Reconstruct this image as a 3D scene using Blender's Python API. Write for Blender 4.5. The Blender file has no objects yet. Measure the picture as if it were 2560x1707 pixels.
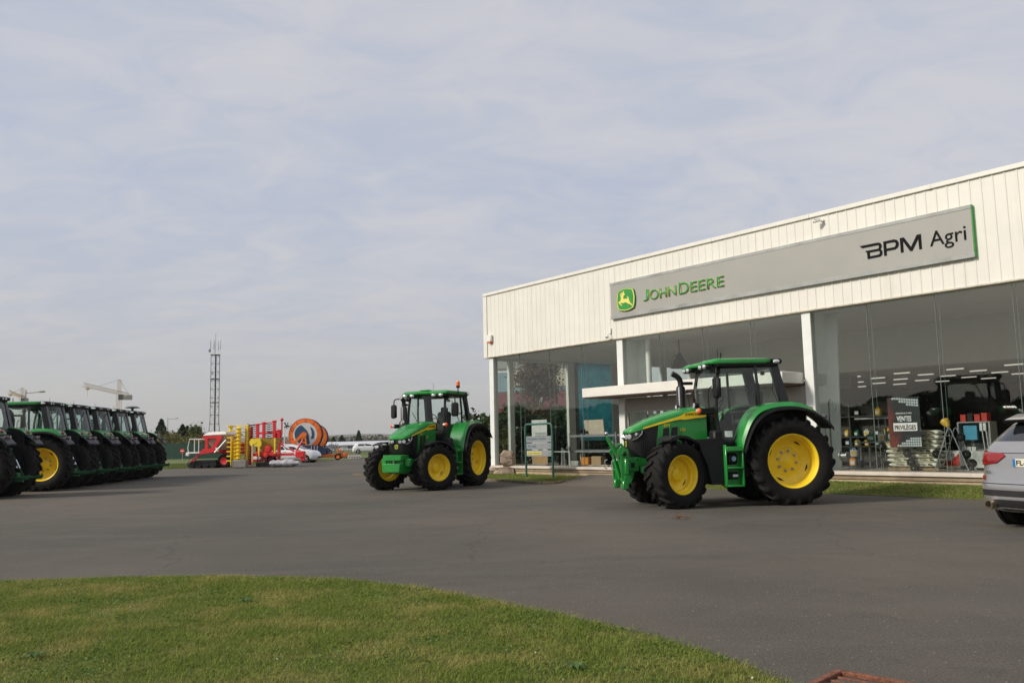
import bpy, bmesh, math, random
import numpy as np
from mathutils import Vector, Matrix, Euler

random.seed(7)
RNG = np.random.default_rng(7)
PI = math.pi
R_ = math.radians
SC = bpy.context.scene
COL = SC.collection

# ------------------------------------------------------------------ camera
EYE = 1.45
PITCH, ROLL = R_(6.475), 0.022
_f0 = Vector((0, math.cos(PITCH), math.sin(PITCH)))
_u0 = Vector((0, -math.sin(PITCH), math.cos(PITCH)))
_r0 = Vector((1, 0, 0))
_r = math.cos(ROLL) * _r0 - math.sin(ROLL) * _u0
_u = math.cos(ROLL) * _u0 + math.sin(ROLL) * _r0
cam = bpy.data.cameras.new('camera')
cam.sensor_width = 36
cam.lens = 2150 / 2560 * 36
cam.clip_start, cam.clip_end = 0.1, 20000
camo = bpy.data.objects.new('camera', cam)
COL.objects.link(camo)
camo.matrix_world = Matrix(((_r.x, _u.x, -_f0.x, 0), (_r.y, _u.y, -_f0.y, 0), (_r.z, _u.z, -_f0.z, EYE), (0, 0, 0, 1)))
SC.camera = camo

# ------------------------------------------------------------------ light
SUN_EL, SUN_AZ = R_(33), math.atan2(-0.88, -0.30)          # azimuth from +Y, clockwise
wd = bpy.data.worlds.new('World')
SC.world = wd
wd.use_nodes = True
nt = wd.node_tree
nt.nodes.clear()
def WN(t, **kw):
    n = nt.nodes.new(t)
    for k, v in kw.items():
        setattr(n, k, v)
    return n
def math_node(tree, op, a, b=None, clamp=False):
    n = tree.nodes.new('ShaderNodeMath'); n.operation = op; n.use_clamp = clamp
    for i, v in enumerate((a, b)):
        if v is None: continue
        if isinstance(v, (int, float)): n.inputs[i].default_value = v
        else: tree.links.new(v, n.inputs[i])
    return n.outputs[0]
out = WN('ShaderNodeOutputWorld')
sky = WN('ShaderNodeTexSky', sky_type='NISHITA', sun_disc=False)
sky.sun_elevation, sky.sun_rotation = SUN_EL, SUN_AZ
sky.air_density, sky.dust_density, sky.ozone_density = 1.2, 2.5, 1.0
bg1 = WN('ShaderNodeBackground'); bg1.inputs['Strength'].default_value = 0.10
nt.links.new(sky.outputs[0], bg1.inputs['Color'])
tc = WN('ShaderNodeTexCoord')
sp = WN('ShaderNodeSeparateXYZ'); nt.links.new(tc.outputs['Generated'], sp.inputs[0])
zc = math_node(nt, 'ADD', math_node(nt, 'MAXIMUM', sp.outputs[2], 0.0), 0.22)
cx = math_node(nt, 'DIVIDE', sp.outputs[0], zc)
cy = math_node(nt, 'DIVIDE', sp.outputs[1], zc)
cb = WN('ShaderNodeCombineXYZ')
nt.links.new(cx, cb.inputs[0]); nt.links.new(cy, cb.inputs[1])
mp = WN('ShaderNodeMapping'); nt.links.new(cb.outputs[0], mp.inputs[0])
mp.inputs['Rotation'].default_value = (0, 0, R_(58)); mp.inputs['Scale'].default_value = (0.85, 1.35, 1)
def cloud_noise(scale, det, rough, dist, off):
    m = WN('ShaderNodeVectorMath'); m.operation = 'ADD'; nt.links.new(mp.outputs[0], m.inputs[0]); m.inputs[1].default_value = off
    n = WN('ShaderNodeTexNoise'); nt.links.new(m.outputs[0], n.inputs['Vector'])
    n.inputs['Scale'].default_value = scale; n.inputs['Detail'].default_value = det
    n.inputs['Roughness'].default_value = rough; n.inputs['Distortion'].default_value = dist
    return n.outputs['Fac']
n1 = cloud_noise(0.9, 5, 0.52, 0.35, (3.1, 1.7, 0))
n2 = cloud_noise(5.0, 8, 0.62, 0.9, (7.3, 2.2, 4))
mixn = math_node(nt, 'ADD', math_node(nt, 'MULTIPLY', n1, 0.54), math_node(nt, 'MULTIPLY', n2, 0.46))
ramp = WN('ShaderNodeValToRGB'); nt.links.new(mixn, ramp.inputs[0])
ramp.color_ramp.interpolation = 'EASE'
ramp.color_ramp.elements[0].position = 0.36; ramp.color_ramp.elements[0].color = (0.425, 0.459, 0.556, 1)
ramp.color_ramp.elements[1].position = 0.66; ramp.color_ramp.elements[1].color = (0.555, 0.549, 0.575, 1)
hz = math_node(nt, 'SUBTRACT', 1.0, math_node(nt, 'MULTIPLY', math_node(nt, 'MAXIMUM', sp.outputs[2], 0.0), 3.2), clamp=True)
hz = math_node(nt, 'MULTIPLY', hz, hz)
mx = WN('ShaderNodeMix', data_type='RGBA'); nt.links.new(hz, mx.inputs[0]); nt.links.new(ramp.outputs[0], mx.inputs[6])
mx.inputs[7].default_value = (0.425, 0.418, 0.405, 1)
bg2 = WN('ShaderNodeBackground'); bg2.inputs['Strength'].default_value = 1.0
nt.links.new(mx.outputs[2], bg2.inputs['Color'])
ms = WN('ShaderNodeMixShader'); ms.inputs[0].default_value = 0.88
nt.links.new(bg1.outputs[0], ms.inputs[1]); nt.links.new(bg2.outputs[0], ms.inputs[2])
nt.links.new(ms.outputs[0], out.inputs[0])

sl = bpy.data.lights.new('sun', 'SUN')
sl.energy = 2.9; sl.angle = R_(9); sl.color = (1.0, 0.93, 0.82)
so = bpy.data.objects.new('sun', sl); COL.objects.link(so)
sdir = Vector((math.sin(SUN_AZ) * math.cos(SUN_EL), math.cos(SUN_AZ) * math.cos(SUN_EL), math.sin(SUN_EL)))
so.rotation_euler = sdir.to_track_quat('Z', 'Y').to_euler()
SC.view_settings.view_transform = 'Standard'
SC.view_settings.look = 'None'
SC.view_settings.exposure = 0.25
SC.view_settings.gamma = 1.0
SC.cycles.max_bounces = 10
SC.cycles.transparent_max_bounces = 24
SC.cycles.sample_clamp_indirect = 8

# ------------------------------------------------------------------ materials
MATS = {}
def mat(name, col, rough=0.6, metal=0.0, var=0.10, scale=4.0, bump=0.0, bscale=60.0, coat=0.0, spec=0.5, col2=None, trans=0.0):
    """Principled with a little procedural unevenness in colour and gloss."""
    if name in MATS: return MATS[name]
    m = bpy.data.materials.new(name); m.use_nodes = True
    t = m.node_tree; b = t.nodes['Principled BSDF']
    b.inputs['Metallic'].default_value = metal
    b.inputs['Specular IOR Level'].default_value = spec
    if coat: b.inputs['Coat Weight'].default_value = coat; b.inputs['Coat Roughness'].default_value = 0.06
    co = t.nodes.new('ShaderNodeTexCoord')
    n = t.nodes.new('ShaderNodeTexNoise'); n.inputs['Scale'].default_value = scale; n.inputs['Detail'].default_value = 6; n.inputs['Roughness'].default_value = .62
    t.links.new(co.outputs['Object'], n.inputs['Vector'])
    r = t.nodes.new('ShaderNodeValToRGB')
    r.color_ramp.elements[0].position = .32; r.color_ramp.elements[1].position = .70
    c = np.array(col)
    d = np.array(col2) if col2 is not None else np.clip(c * (1 + var), 0, 1)
    r.color_ramp.elements[0].color = (*(c * (1 - var) if col2 is None else c), 1); r.color_ramp.elements[1].color = (*d, 1)
    t.links.new(n.outputs['Fac'], r.inputs[0]); t.links.new(r.outputs[0], b.inputs['Base Color'])
    rr = t.nodes.new('ShaderNodeMapRange'); rr.inputs['To Min'].default_value = max(0, rough - .10 * min(1, rough * 2)); rr.inputs['To Max'].default_value = min(1, rough + .12 * min(1, rough * 2))
    t.links.new(n.outputs['Fac'], rr.inputs[0]); t.links.new(rr.outputs[0], b.inputs['Roughness'])
    if bump:
        n2 = t.nodes.new('ShaderNodeTexNoise'); n2.inputs['Scale'].default_value = bscale; n2.inputs['Detail'].default_value = 4
        t.links.new(co.outputs['Object'], n2.inputs['Vector'])
        bp = t.nodes.new('ShaderNodeBump'); bp.inputs['Strength'].default_value = bump; bp.inputs['Distance'].default_value = .02
        t.links.new(n2.outputs['Fac'], bp.inputs['Height']); t.links.new(bp.outputs[0], b.inputs['Normal'])
    MATS[name] = m
    return m
def glass(name, tint=(1, 1, 1), refl=0.05, gain=0.9):
    """Thin pane: tinted see-through plus a mirror that grows towards grazing."""
    if name in MATS: return MATS[name]
    m = bpy.data.materials.new(name); m.use_nodes = True
    t = m.node_tree; t.nodes.clear()
    o = t.nodes.new('ShaderNodeOutputMaterial'); mixs = t.nodes.new('ShaderNodeMixShader')
    tr = t.nodes.new('ShaderNodeBsdfTransparent'); tr.inputs[0].default_value = (*tint, 1)
    gl = t.nodes.new('ShaderNodeBsdfGlossy'); gl.inputs['Roughness'].default_value = 0.0
    lw = t.nodes.new('ShaderNodeLayerWeight'); lw.inputs[0].default_value = 0.5
    f = math_node(t, 'ADD', math_node(t, 'MULTIPLY', math_node(t, 'POWER', lw.outputs['Facing'], 5.0), gain), refl, clamp=True)
    t.links.new(f, mixs.inputs[0]); t.links.new(tr.outputs[0], mixs.inputs[1]); t.links.new(gl.outputs[0], mixs.inputs[2])
    t.links.new(mixs.outputs[0], o.inputs[0])
    MATS[name] = m
    return m
def emit(name, col, s):
    if name in MATS: return MATS[name]
    m = bpy.data.materials.new(name); m.use_nodes = True
    b = m.node_tree.nodes['Principled BSDF']
    b.inputs['Base Color'].default_value = (*col, 1); b.inputs['Emission Color'].default_value = (*col, 1); b.inputs['Emission Strength'].default_value = s
    MATS[name] = m
    return m
def leafmat(name, c1, c2, c3=None, trans=.25, patch=2.0):
    """Leaves or blades: colour differs per leaf and per patch."""
    if name in MATS: return MATS[name]
    m = bpy.data.materials.new(name); m.use_nodes = True
    t = m.node_tree; b = t.nodes['Principled BSDF']; b.inputs['Roughness'].default_value = .65; b.inputs['Specular IOR Level'].default_value = .25
    g = t.nodes.new('ShaderNodeNewGeometry'); co = t.nodes.new('ShaderNodeTexCoord')
    r = t.nodes.new('ShaderNodeValToRGB'); r.color_ramp.elements[0].color = (*c1, 1); r.color_ramp.elements[1].color = (*c2, 1)
    n = t.nodes.new('ShaderNodeTexNoise'); n.inputs['Scale'].default_value = patch; n.inputs['Detail'].default_value = 4; n.inputs['Roughness'].default_value = .6
    t.links.new(co.outputs['Object'], n.inputs['Vector'])
    t.links.new(g.outputs['Random Per Island'], r.inputs[0])
    src = r.outputs[0]
    if c3 is not None:
        mr = t.nodes.new('ShaderNodeMapRange'); mr.inputs['From Min'].default_value = .46; mr.inputs['From Max'].default_value = .68
        mr.inputs['To Max'].default_value = .85
        t.links.new(n.outputs['Fac'], mr.inputs[0])
        mm = t.nodes.new('ShaderNodeMix'); mm.data_type = 'RGBA'; t.links.new(mr.outputs[0], mm.inputs[0]); t.links.new(src, mm.inputs[6]); mm.inputs[7].default_value = (*c3, 1)
        src = mm.outputs[2]
    t.links.new(src, b.inputs['Base Color'])
    if trans:
        tl = t.nodes.new('ShaderNodeBsdfTranslucent'); t.links.new(src, tl.inputs[0])
        mixs = t.nodes.new('ShaderNodeMixShader'); mixs.inputs[0].default_value = trans
        t.links.new(b.outputs[0], mixs.inputs[1]); t.links.new(tl.outputs[0], mixs.inputs[2])
        t.links.new(mixs.outputs[0], t.nodes['Material Output'].inputs[0])
    MATS[name] = m
    return m

GREEN = mat('green_paint', (0.014, 0.240, 0.034), .36, var=.18, scale=2.5, coat=.4)
DKGREEN = mat('dark_green_castings', (0.008, 0.085, 0.022), .45, var=.2, scale=5)
YELLOW = mat('yellow_rim_paint', (0.92, 0.64, 0.014), .42, var=.09, scale=5, coat=.2)
RUBBER = mat('tyre_rubber', (0.0085, 0.0085, 0.0085), .82, var=.35, scale=9, bump=.25, bscale=90, spec=.22, col2=(.017, .0155, .0135))
BLACK = mat('black_plastic', (0.0085, 0.0085, 0.009), .52, var=.25, scale=6, bump=.1, bscale=150, spec=.3)
SATIN = mat('satin_black_steel', (0.014, 0.014, 0.015), .34, var=.2, scale=5)
DARKMESH = mat('grille_mesh', (0.006, 0.006, 0.006), .65, var=.3, scale=40)
GREYPL = mat('weathered_grey_plastic', (0.075, 0.076, 0.08), .6, var=.15)
CHROME = mat('bright_steel', (0.62, 0.62, 0.62), .18, metal=1.0, var=.05)
STEEL = mat('galvanised_steel', (0.42, 0.43, 0.44), .42, metal=.85, var=.15, scale=12)
LAMP = mat('lamp_glass', (0.78, 0.79, 0.80), .10, metal=.55, var=.10, scale=30, coat=.6)
ORANGE = mat('orange_lens', (0.85, 0.14, 0.012), .22, var=.1, coat=.6)
REDL = mat('red_lens', (0.26, 0.010, 0.010), .20, var=.15, coat=.6)
CABGLASS = glass('cab_glass', (.91, .96, .94), .045, .6)
SHOPGLASS = glass('shop_glass', (.945, .972, .955), .062, .5)
WHITEP = mat('white_paint', (0.76, 0.755, 0.72), .5, var=.05, scale=2.0)
SEATM = mat('seat_fabric', (0.03, 0.03, 0.032), .85, var=.2)
INK = mat('black_lettering', (0.010, 0.009, 0.011), .85, spec=.15)
YINK = mat('yellow_lettering', (0.82, 0.52, 0.02), .5)

# ------------------------------------------------------------------ mesh kit
class MB:
    """Collects shapes; build() links them as ONE mesh object."""
    def __init__(s):
        s.v, s.f, s.m = [], [], []
        s.T = None
    def add(s, verts, faces, mi=0):
        b = len(s.v)
        if s.T is not None: verts = [tuple(s.T @ Vector(p)) for p in verts]
        s.v.extend([tuple(p) for p in verts])
        for f in faces:
            s.f.append(tuple(i + b for i in f)); s.m.append(mi)
        return s
    def box(s, c, d, bev=0.0, rot=None, mi=0):
        hx, hy, hz = d[0] / 2, d[1] / 2, d[2] / 2
        bev = min(bev, hx * .9, hy * .9, hz * .9)
        if bev <= 0:
            P = [(x, y, z) for x in (-hx, hx) for y in (-hy, hy) for z in (-hz, hz)]
            F = [(0, 1, 3, 2), (4, 6, 7, 5), (0, 4, 5, 1), (2, 3, 7, 6), (0, 2, 6, 4), (1, 5, 7, 3)]
        else:
            P = []; idx = {}
            for sx in (-1, 1):
                for sy in (-1, 1):
                    for sz in (-1, 1):
                        for ax in range(3):
                            q = [sx * (hx - bev), sy * (hy - bev), sz * (hz - bev)]
                            q[ax] = (sx * hx, sy * hy, sz * hz)[ax]
                            idx[(sx, sy, sz, ax)] = len(P); P.append(tuple(q))
            F = []
            for ax in range(3):
                o = [a for a in range(3) if a != ax]
                for sg in (-1, 1):
                    q = []
                    for a, b_ in ((-1, -1), (1, -1), (1, 1), (-1, 1)):
                        k = [0, 0, 0]; k[ax] = sg; k[o[0]] = a; k[o[1]] = b_
                        q.append(idx[(*k, ax)])
                    F.append(tuple(q if sg > 0 else q[::-1]))
            for ax in range(3):
                o = [a for a in range(3) if a != ax]
                for a in (-1, 1):
                    for b_ in (-1, 1):
                        q = []
                        for sg in (-1, 1):
                            k = [0, 0, 0]; k[ax] = sg; k[o[0]] = a; k[o[1]] = b_
                            q.append((idx[(*k, o[0])], idx[(*k, o[1])]))
                        F.append((q[0][0], q[0][1], q[1][1], q[1][0]))
            for sx in (-1, 1):
                for sy in (-1, 1):
                    for sz in (-1, 1):
                        F.append(tuple(idx[(sx, sy, sz, a)] for a in range(3)))
        M = Matrix.Translation(Vector(c))
        if rot is not None:
            M = M @ (Euler(rot).to_matrix().to_4x4() if not isinstance(rot, Matrix) else rot.to_4x4())
        return s.add([tuple(M @ Vector(p)) for p in P], F, mi)
    def cyl(s, p0, p1, r0, r1=None, n=14, mi=0, caps=True):
        p0, p1 = Vector(p0), Vector(p1); r1 = r0 if r1 is None else r1
        d = (p1 - p0).normalized(); a = d.orthogonal().normalized(); b = d.cross(a)
        P = []
        for p, r in ((p0, r0), (p1, r1)):
            for i in range(n):
                t = 2 * PI * i / n
                P.append(p + a * (r * math.cos(t)) + b * (r * math.sin(t)))
        F = [(i, (i + 1) % n, n + (i + 1) % n, n + i) for i in range(n)]
        if caps: F += [tuple(range(n))[::-1], tuple(range(n, 2 * n))]
        return s.add(P, F, mi)
    def tube(s, pts, r, n=8, mi=0):
        pts = [Vector(p) for p in pts]; P = []; F = []
        rr = r if isinstance(r, (list, tuple)) else [r] * len(pts)
        d0 = (pts[1] - pts[0]).normalized(); a = d0.orthogonal().normalized()
        for i, p in enumerate(pts):
            if i == 0: d = d0
            elif i == len(pts) - 1: d = (pts[i] - pts[i - 1]).normalized()
            else: d = ((pts[i] - pts[i - 1]).normalized() + (pts[i + 1] - pts[i]).normalized()).normalized()
            a = (a - d * a.dot(d)).normalized(); b = d.cross(a)
            for k in range(n):
                t = 2 * PI * k / n; P.append(p + a * (rr[i] * math.cos(t)) + b * (rr[i] * math.sin(t)))
        for i in range(len(pts) - 1):
            for k in range(n):
                F.append((i * n + k, i * n + (k + 1) % n, (i + 1) * n + (k + 1) % n, (i + 1) * n + k))
        F += [tuple(range(n))[::-1], tuple(range((len(pts) - 1) * n, len(pts) * n))]
        return s.add(P, F, mi)
    def lathe(s, prof, n=32, M=None, mi=0, closed=False, a0=0, a1=2 * PI):
        """prof: (radius, height) along +Y axis unless M is given."""
        full = abs(a1 - a0 - 2 * PI) < 1e-6
        P = []; F = []; k = len(prof); steps = n if full else n + 1
        for i in range(steps):
            t = a0 + (a1 - a0) * i / n
            for r, h in prof: P.append(Vector((r * math.cos(t), h, r * math.sin(t))))
        for i in range(n):
            j = (i + 1) % steps
            for q in range(k - 1 if not closed else k):
                q2 = (q + 1) % k
                F.append((i * k + q, j * k + q, j * k + q2, i * k + q2))
        if M is not None: P = [M @ p for p in P]
        return s.add(P, F, mi)
    def prism(s, poly, d0, d1, f, mi=0):
        """poly of (a,b); f(a,b,d) -> xyz; filled front and back."""
        n = len(poly)
        P = [f(a, b, d0) for a, b in poly] + [f(a, b, d1) for a, b in poly]
        F = [(i, (i + 1) % n, n + (i + 1) % n, n + i) for i in range(n)]
        F += [tuple(range(n))[::-1], tuple(range(n, 2 * n))]
        return s.add(P, F, mi)
    def loft(s, rings, mi=0, caps=True):
        n = len(rings[0]); P = [p for r in rings for p in r]; F = []
        for i in range(len(rings) - 1):
            for k in range(n):
                F.append((i * n + k, i * n + (k + 1) % n, (i + 1) * n + (k + 1) % n, (i + 1) * n + k))
        if caps: F += [tuple(range(n))[::-1], tuple(range((len(rings) - 1) * n, len(rings) * n))]
        return s.add(P, F, mi)
    def strip(s, top, bot, th, mi=0):
        """closed sheet between two xyz polylines, th = offset vector function or vector."""
        n = len(top); off = Vector(th)
        P = [Vector(p) for p in top] + [Vector(p) for p in bot]
        P += [p + off for p in P]
        F = []
        for i in range(n - 1):
            F.append((i, i + 1, n + i + 1, n + i)); F.append((2 * n + i, 3 * n + i, 3 * n + i + 1, 2 * n + i + 1))
            F.append((i, 2 * n + i, 2 * n + i + 1, i + 1)); F.append((n + i, n + i + 1, 3 * n + i + 1, 3 * n + i))
        F.append((0, n, 3 * n, 2 * n)); F.append((n - 1, 3 * n - 1, 4 * n - 1, 2 * n - 1))
        return s.add(P, F, mi)
    def ball(s, c, r, sc=(1, 1, 1), n=14, m=8, mi=0):
        P = [(c[0], c[1], c[2] - r * sc[2])]; F = []
        for j in range(1, m):
            ph = -PI / 2 + PI * j / m
            for i in range(n):
                t = 2 * PI * i / n
                P.append((c[0] + r * sc[0] * math.cos(ph) * math.cos(t), c[1] + r * sc[1] * math.cos(ph) * math.sin(t), c[2] + r * sc[2] * math.sin(ph)))
        P.append((c[0], c[1], c[2] + r * sc[2]))
        for i in range(n): F.append((0, 1 + (i + 1) % n, 1 + i))
        for j in range(m - 2):
            for i in range(n):
                a = 1 + j * n
                F.append((a + i, a + (i + 1) % n, a + n + (i + 1) % n, a + n + i))
        a = 1 + (m - 2) * n
        for i in range(n): F.append((a + i, a + (i + 1) % n, len(P) - 1))
        return s.add(P, F, mi)
    def stroke(s, pts, w, d0, d1, f, mi=0):
        """2-D polyline of width w as a solid bar; f(a,b,d)->xyz"""
        L = []; Rr = []
        for i, p in enumerate(pts):
            p = Vector(p)
            dA = (p - Vector(pts[i - 1])).normalized() if i else None
            dB = (Vector(pts[i + 1]) - p).normalized() if i < len(pts) - 1 else None
            d = dA if dB is None else dB if dA is None else (dA + dB).normalized()
            k = w / 2 / max(.35, (dA.dot(d) if dA is not None else 1))
            nn = Vector((-d.y, d.x)) * k
            L.append(p + nn); Rr.append(p - nn)
        for i in range(len(pts) - 1):
            s.prism([L[i], L[i + 1], Rr[i + 1], Rr[i]], d0, d1, f, mi)
        return s
    def build(s, name, mats, parent=None, smooth=40, loc=None, rot=None):
        me = bpy.data.meshes.new(name)
        me.from_pydata(s.v, [], s.f)
        bm = bmesh.new(); bm.from_mesh(me)
        bmesh.ops.recalc_face_normals(bm, faces=bm.faces)
        bm.to_mesh(me); bm.free()
        mats = mats if isinstance(mats, (list, tuple)) else [mats]
        for m in mats: me.materials.append(m)
        if len(mats) > 1: me.polygons.foreach_set('material_index', s.m)
        if smooth:
            me.polygons.foreach_set('use_smooth', [True] * len(me.polygons))
            me.set_sharp_from_angle(angle=R_(smooth))
        o = bpy.data.objects.new(name, me); COL.objects.link(o)
        if parent is not None: o.parent = parent
        if loc is not None: o.location = loc
        if rot is not None: o.rotation_euler = rot
        return o

def tag(o, label=None, cat=None, group=None, kind=None):
    if label: o['label'] = label
    if cat: o['category'] = cat
    if group: o['group'] = group
    if kind: o['kind'] = kind
    return o
def thing(name, label, cat, loc=(0, 0, 0), rz=0.0, group=None):
    o = bpy.data.objects.new(name, None); COL.objects.link(o)
    o.location = loc; o.rotation_euler = (0, 0, rz); o.empty_display_size = .2
    return tag(o, label, cat, group)
def copy_tree(o, parent=None, skip=()):
    c = o.copy(); COL.objects.link(c); c.parent = parent
    if parent is not None: c.matrix_parent_inverse = o.matrix_parent_inverse.copy()
    for ch in [x for x in o.children]:
        if ch.name.split('.')[0] not in skip: copy_tree(ch, c, skip)
    return c
def raw_mesh(name, V, F, mats, parent=None, mi=None):
    """big numpy mesh; F is (n,3) or (n,4)"""
    me = bpy.data.meshes.new(name); V = np.asarray(V, np.float32); F = np.asarray(F, np.int32)
    me.vertices.add(len(V)); me.vertices.foreach_set('co', V.ravel())
    k = F.shape[1]; me.loops.add(F.size); me.loops.foreach_set('vertex_index', F.ravel())
    me.polygons.add(len(F)); me.polygons.foreach_set('loop_start', np.arange(0, F.size, k, dtype=np.int32))
    try: me.polygons.foreach_set('loop_total', np.full(len(F), k, np.int32))
    except Exception: pass
    for m in (mats if isinstance(mats, (list, tuple)) else [mats]): me.materials.append(m)
    if mi is not None: me.polygons.foreach_set('material_index', np.asarray(mi, np.int32))
    me.update(calc_edges=True)
    o = bpy.data.objects.new(name, me); COL.objects.link(o)
    if parent is not None: o.parent = parent
    return o
def text(name, body, mats, parent, M, height=None, width=None, depth=.004, align='LEFT', caps=None, bold=0.0, space=1.0):
    """lettering as a mesh; M maps text plane (x right, y up, z out) to the parent."""
    cu = bpy.data.curves.new(name, 'FONT'); cu.body = body; cu.size = 1; cu.extrude = 0.0; cu.offset = bold; cu.space_character = space
    cu.resolution_u = 4
    if caps:
        cu.small_caps_scale = caps
        for i, ch in enumerate(body):
            if ch.islower(): cu.body_format[i].use_small_caps = True
    tmp = bpy.data.objects.new('tmp', cu); COL.objects.link(tmp)
    bpy.context.view_layer.update()
    me = bpy.data.meshes.new_from_object(tmp.evaluated_get(bpy.context.evaluated_depsgraph_get()))
    bpy.data.objects.remove(tmp); bpy.data.curves.remove(cu)
    bm = bmesh.new(); bm.from_mesh(me); bpy.data.meshes.remove(me)
    bmesh.ops.remove_doubles(bm, verts=bm.verts, dist=1e-5)
    xs = [v.co.x for v in bm.verts]; ys = [v.co.y for v in bm.verts]
    x0, x1, y0, y1 = min(xs), max(xs), min(ys), max(ys)
    sy = (height / (y1 - y0)) if height else width / (x1 - x0)
    sx = (width / (x1 - x0)) if width else sy
    ox = {'LEFT': x0, 'CENTER': (x0 + x1) / 2, 'RIGHT': x1}[align]
    for v in bm.verts: v.co = Vector(((v.co.x - ox) * sx, (v.co.y - y0) * sy, 0))
    if depth:
        r = bmesh.ops.extrude_face_region(bm, geom=list(bm.faces))
        for v in [g for g in r['geom'] if isinstance(g, bmesh.types.BMVert)]: v.co.z += depth
    bmesh.ops.recalc_face_normals(bm, faces=bm.faces)
    bm.transform(M)
    me = bpy.data.meshes.new(name); bm.to_mesh(me); bm.free()
    mats = mats if isinstance(mats, (list, tuple)) else [mats]
    for m in mats: me.materials.append(m)
    if len(mats) > 1:
        nz = (M.to_3x3() @ Vector((0, 0, 1))).normalized()
        me.polygons.foreach_set('material_index', [0 if p.normal.dot(nz) > .5 else 1 for p in me.polygons])
    o = bpy.data.objects.new(name, me); COL.objects.link(o)
    if parent is not None: o.parent = parent
    return o
def frame_mat(o, right, up):
    right, up = Vector(right).normalized(), Vector(up).normalized(); n = right.cross(up)
    return Matrix(((right.x, up.x, n.x, o[0]), (right.y, up.y, n.y, o[1]), (right.z, up.z, n.z, o[2]), (0, 0, 0, 1)))
def leaf_cards(P, size, jit=.5, flat=0.0, rng=RNG, aspect=1.5):
    """quads of random tilt centred on P (n,3)"""
    n = len(P); d = rng.normal(size=(n, 3)); d[:, 2] *= (1 - flat); d /= np.linalg.norm(d, axis=1)[:, None] + 1e-9
    h = rng.normal(size=(n, 3)); a = np.cross(d, h); a /= np.linalg.norm(a, axis=1)[:, None] + 1e-9
    b = np.cross(d, a) if not flat else d
    s = size * (1 + jit * (rng.random(n) * 2 - 1))[:, None]
    V = np.stack([P - b * s * aspect * .5, P + a * s * .5, P + b * s * aspect * .5, P - a * s * .5], 1).reshape(-1, 3)
    return V, np.arange(4 * n).reshape(n, 4)
# ================================================================== SETTING
def at(px, D):                       # lateral metres of a far thing seen at column px, D metres ahead
    return (px - 1280) / 2150 * D
def zat(px, py, D):
    return EYE + (1097.5 - .022 * (px - 1280) - py) / 2150 * D

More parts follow.
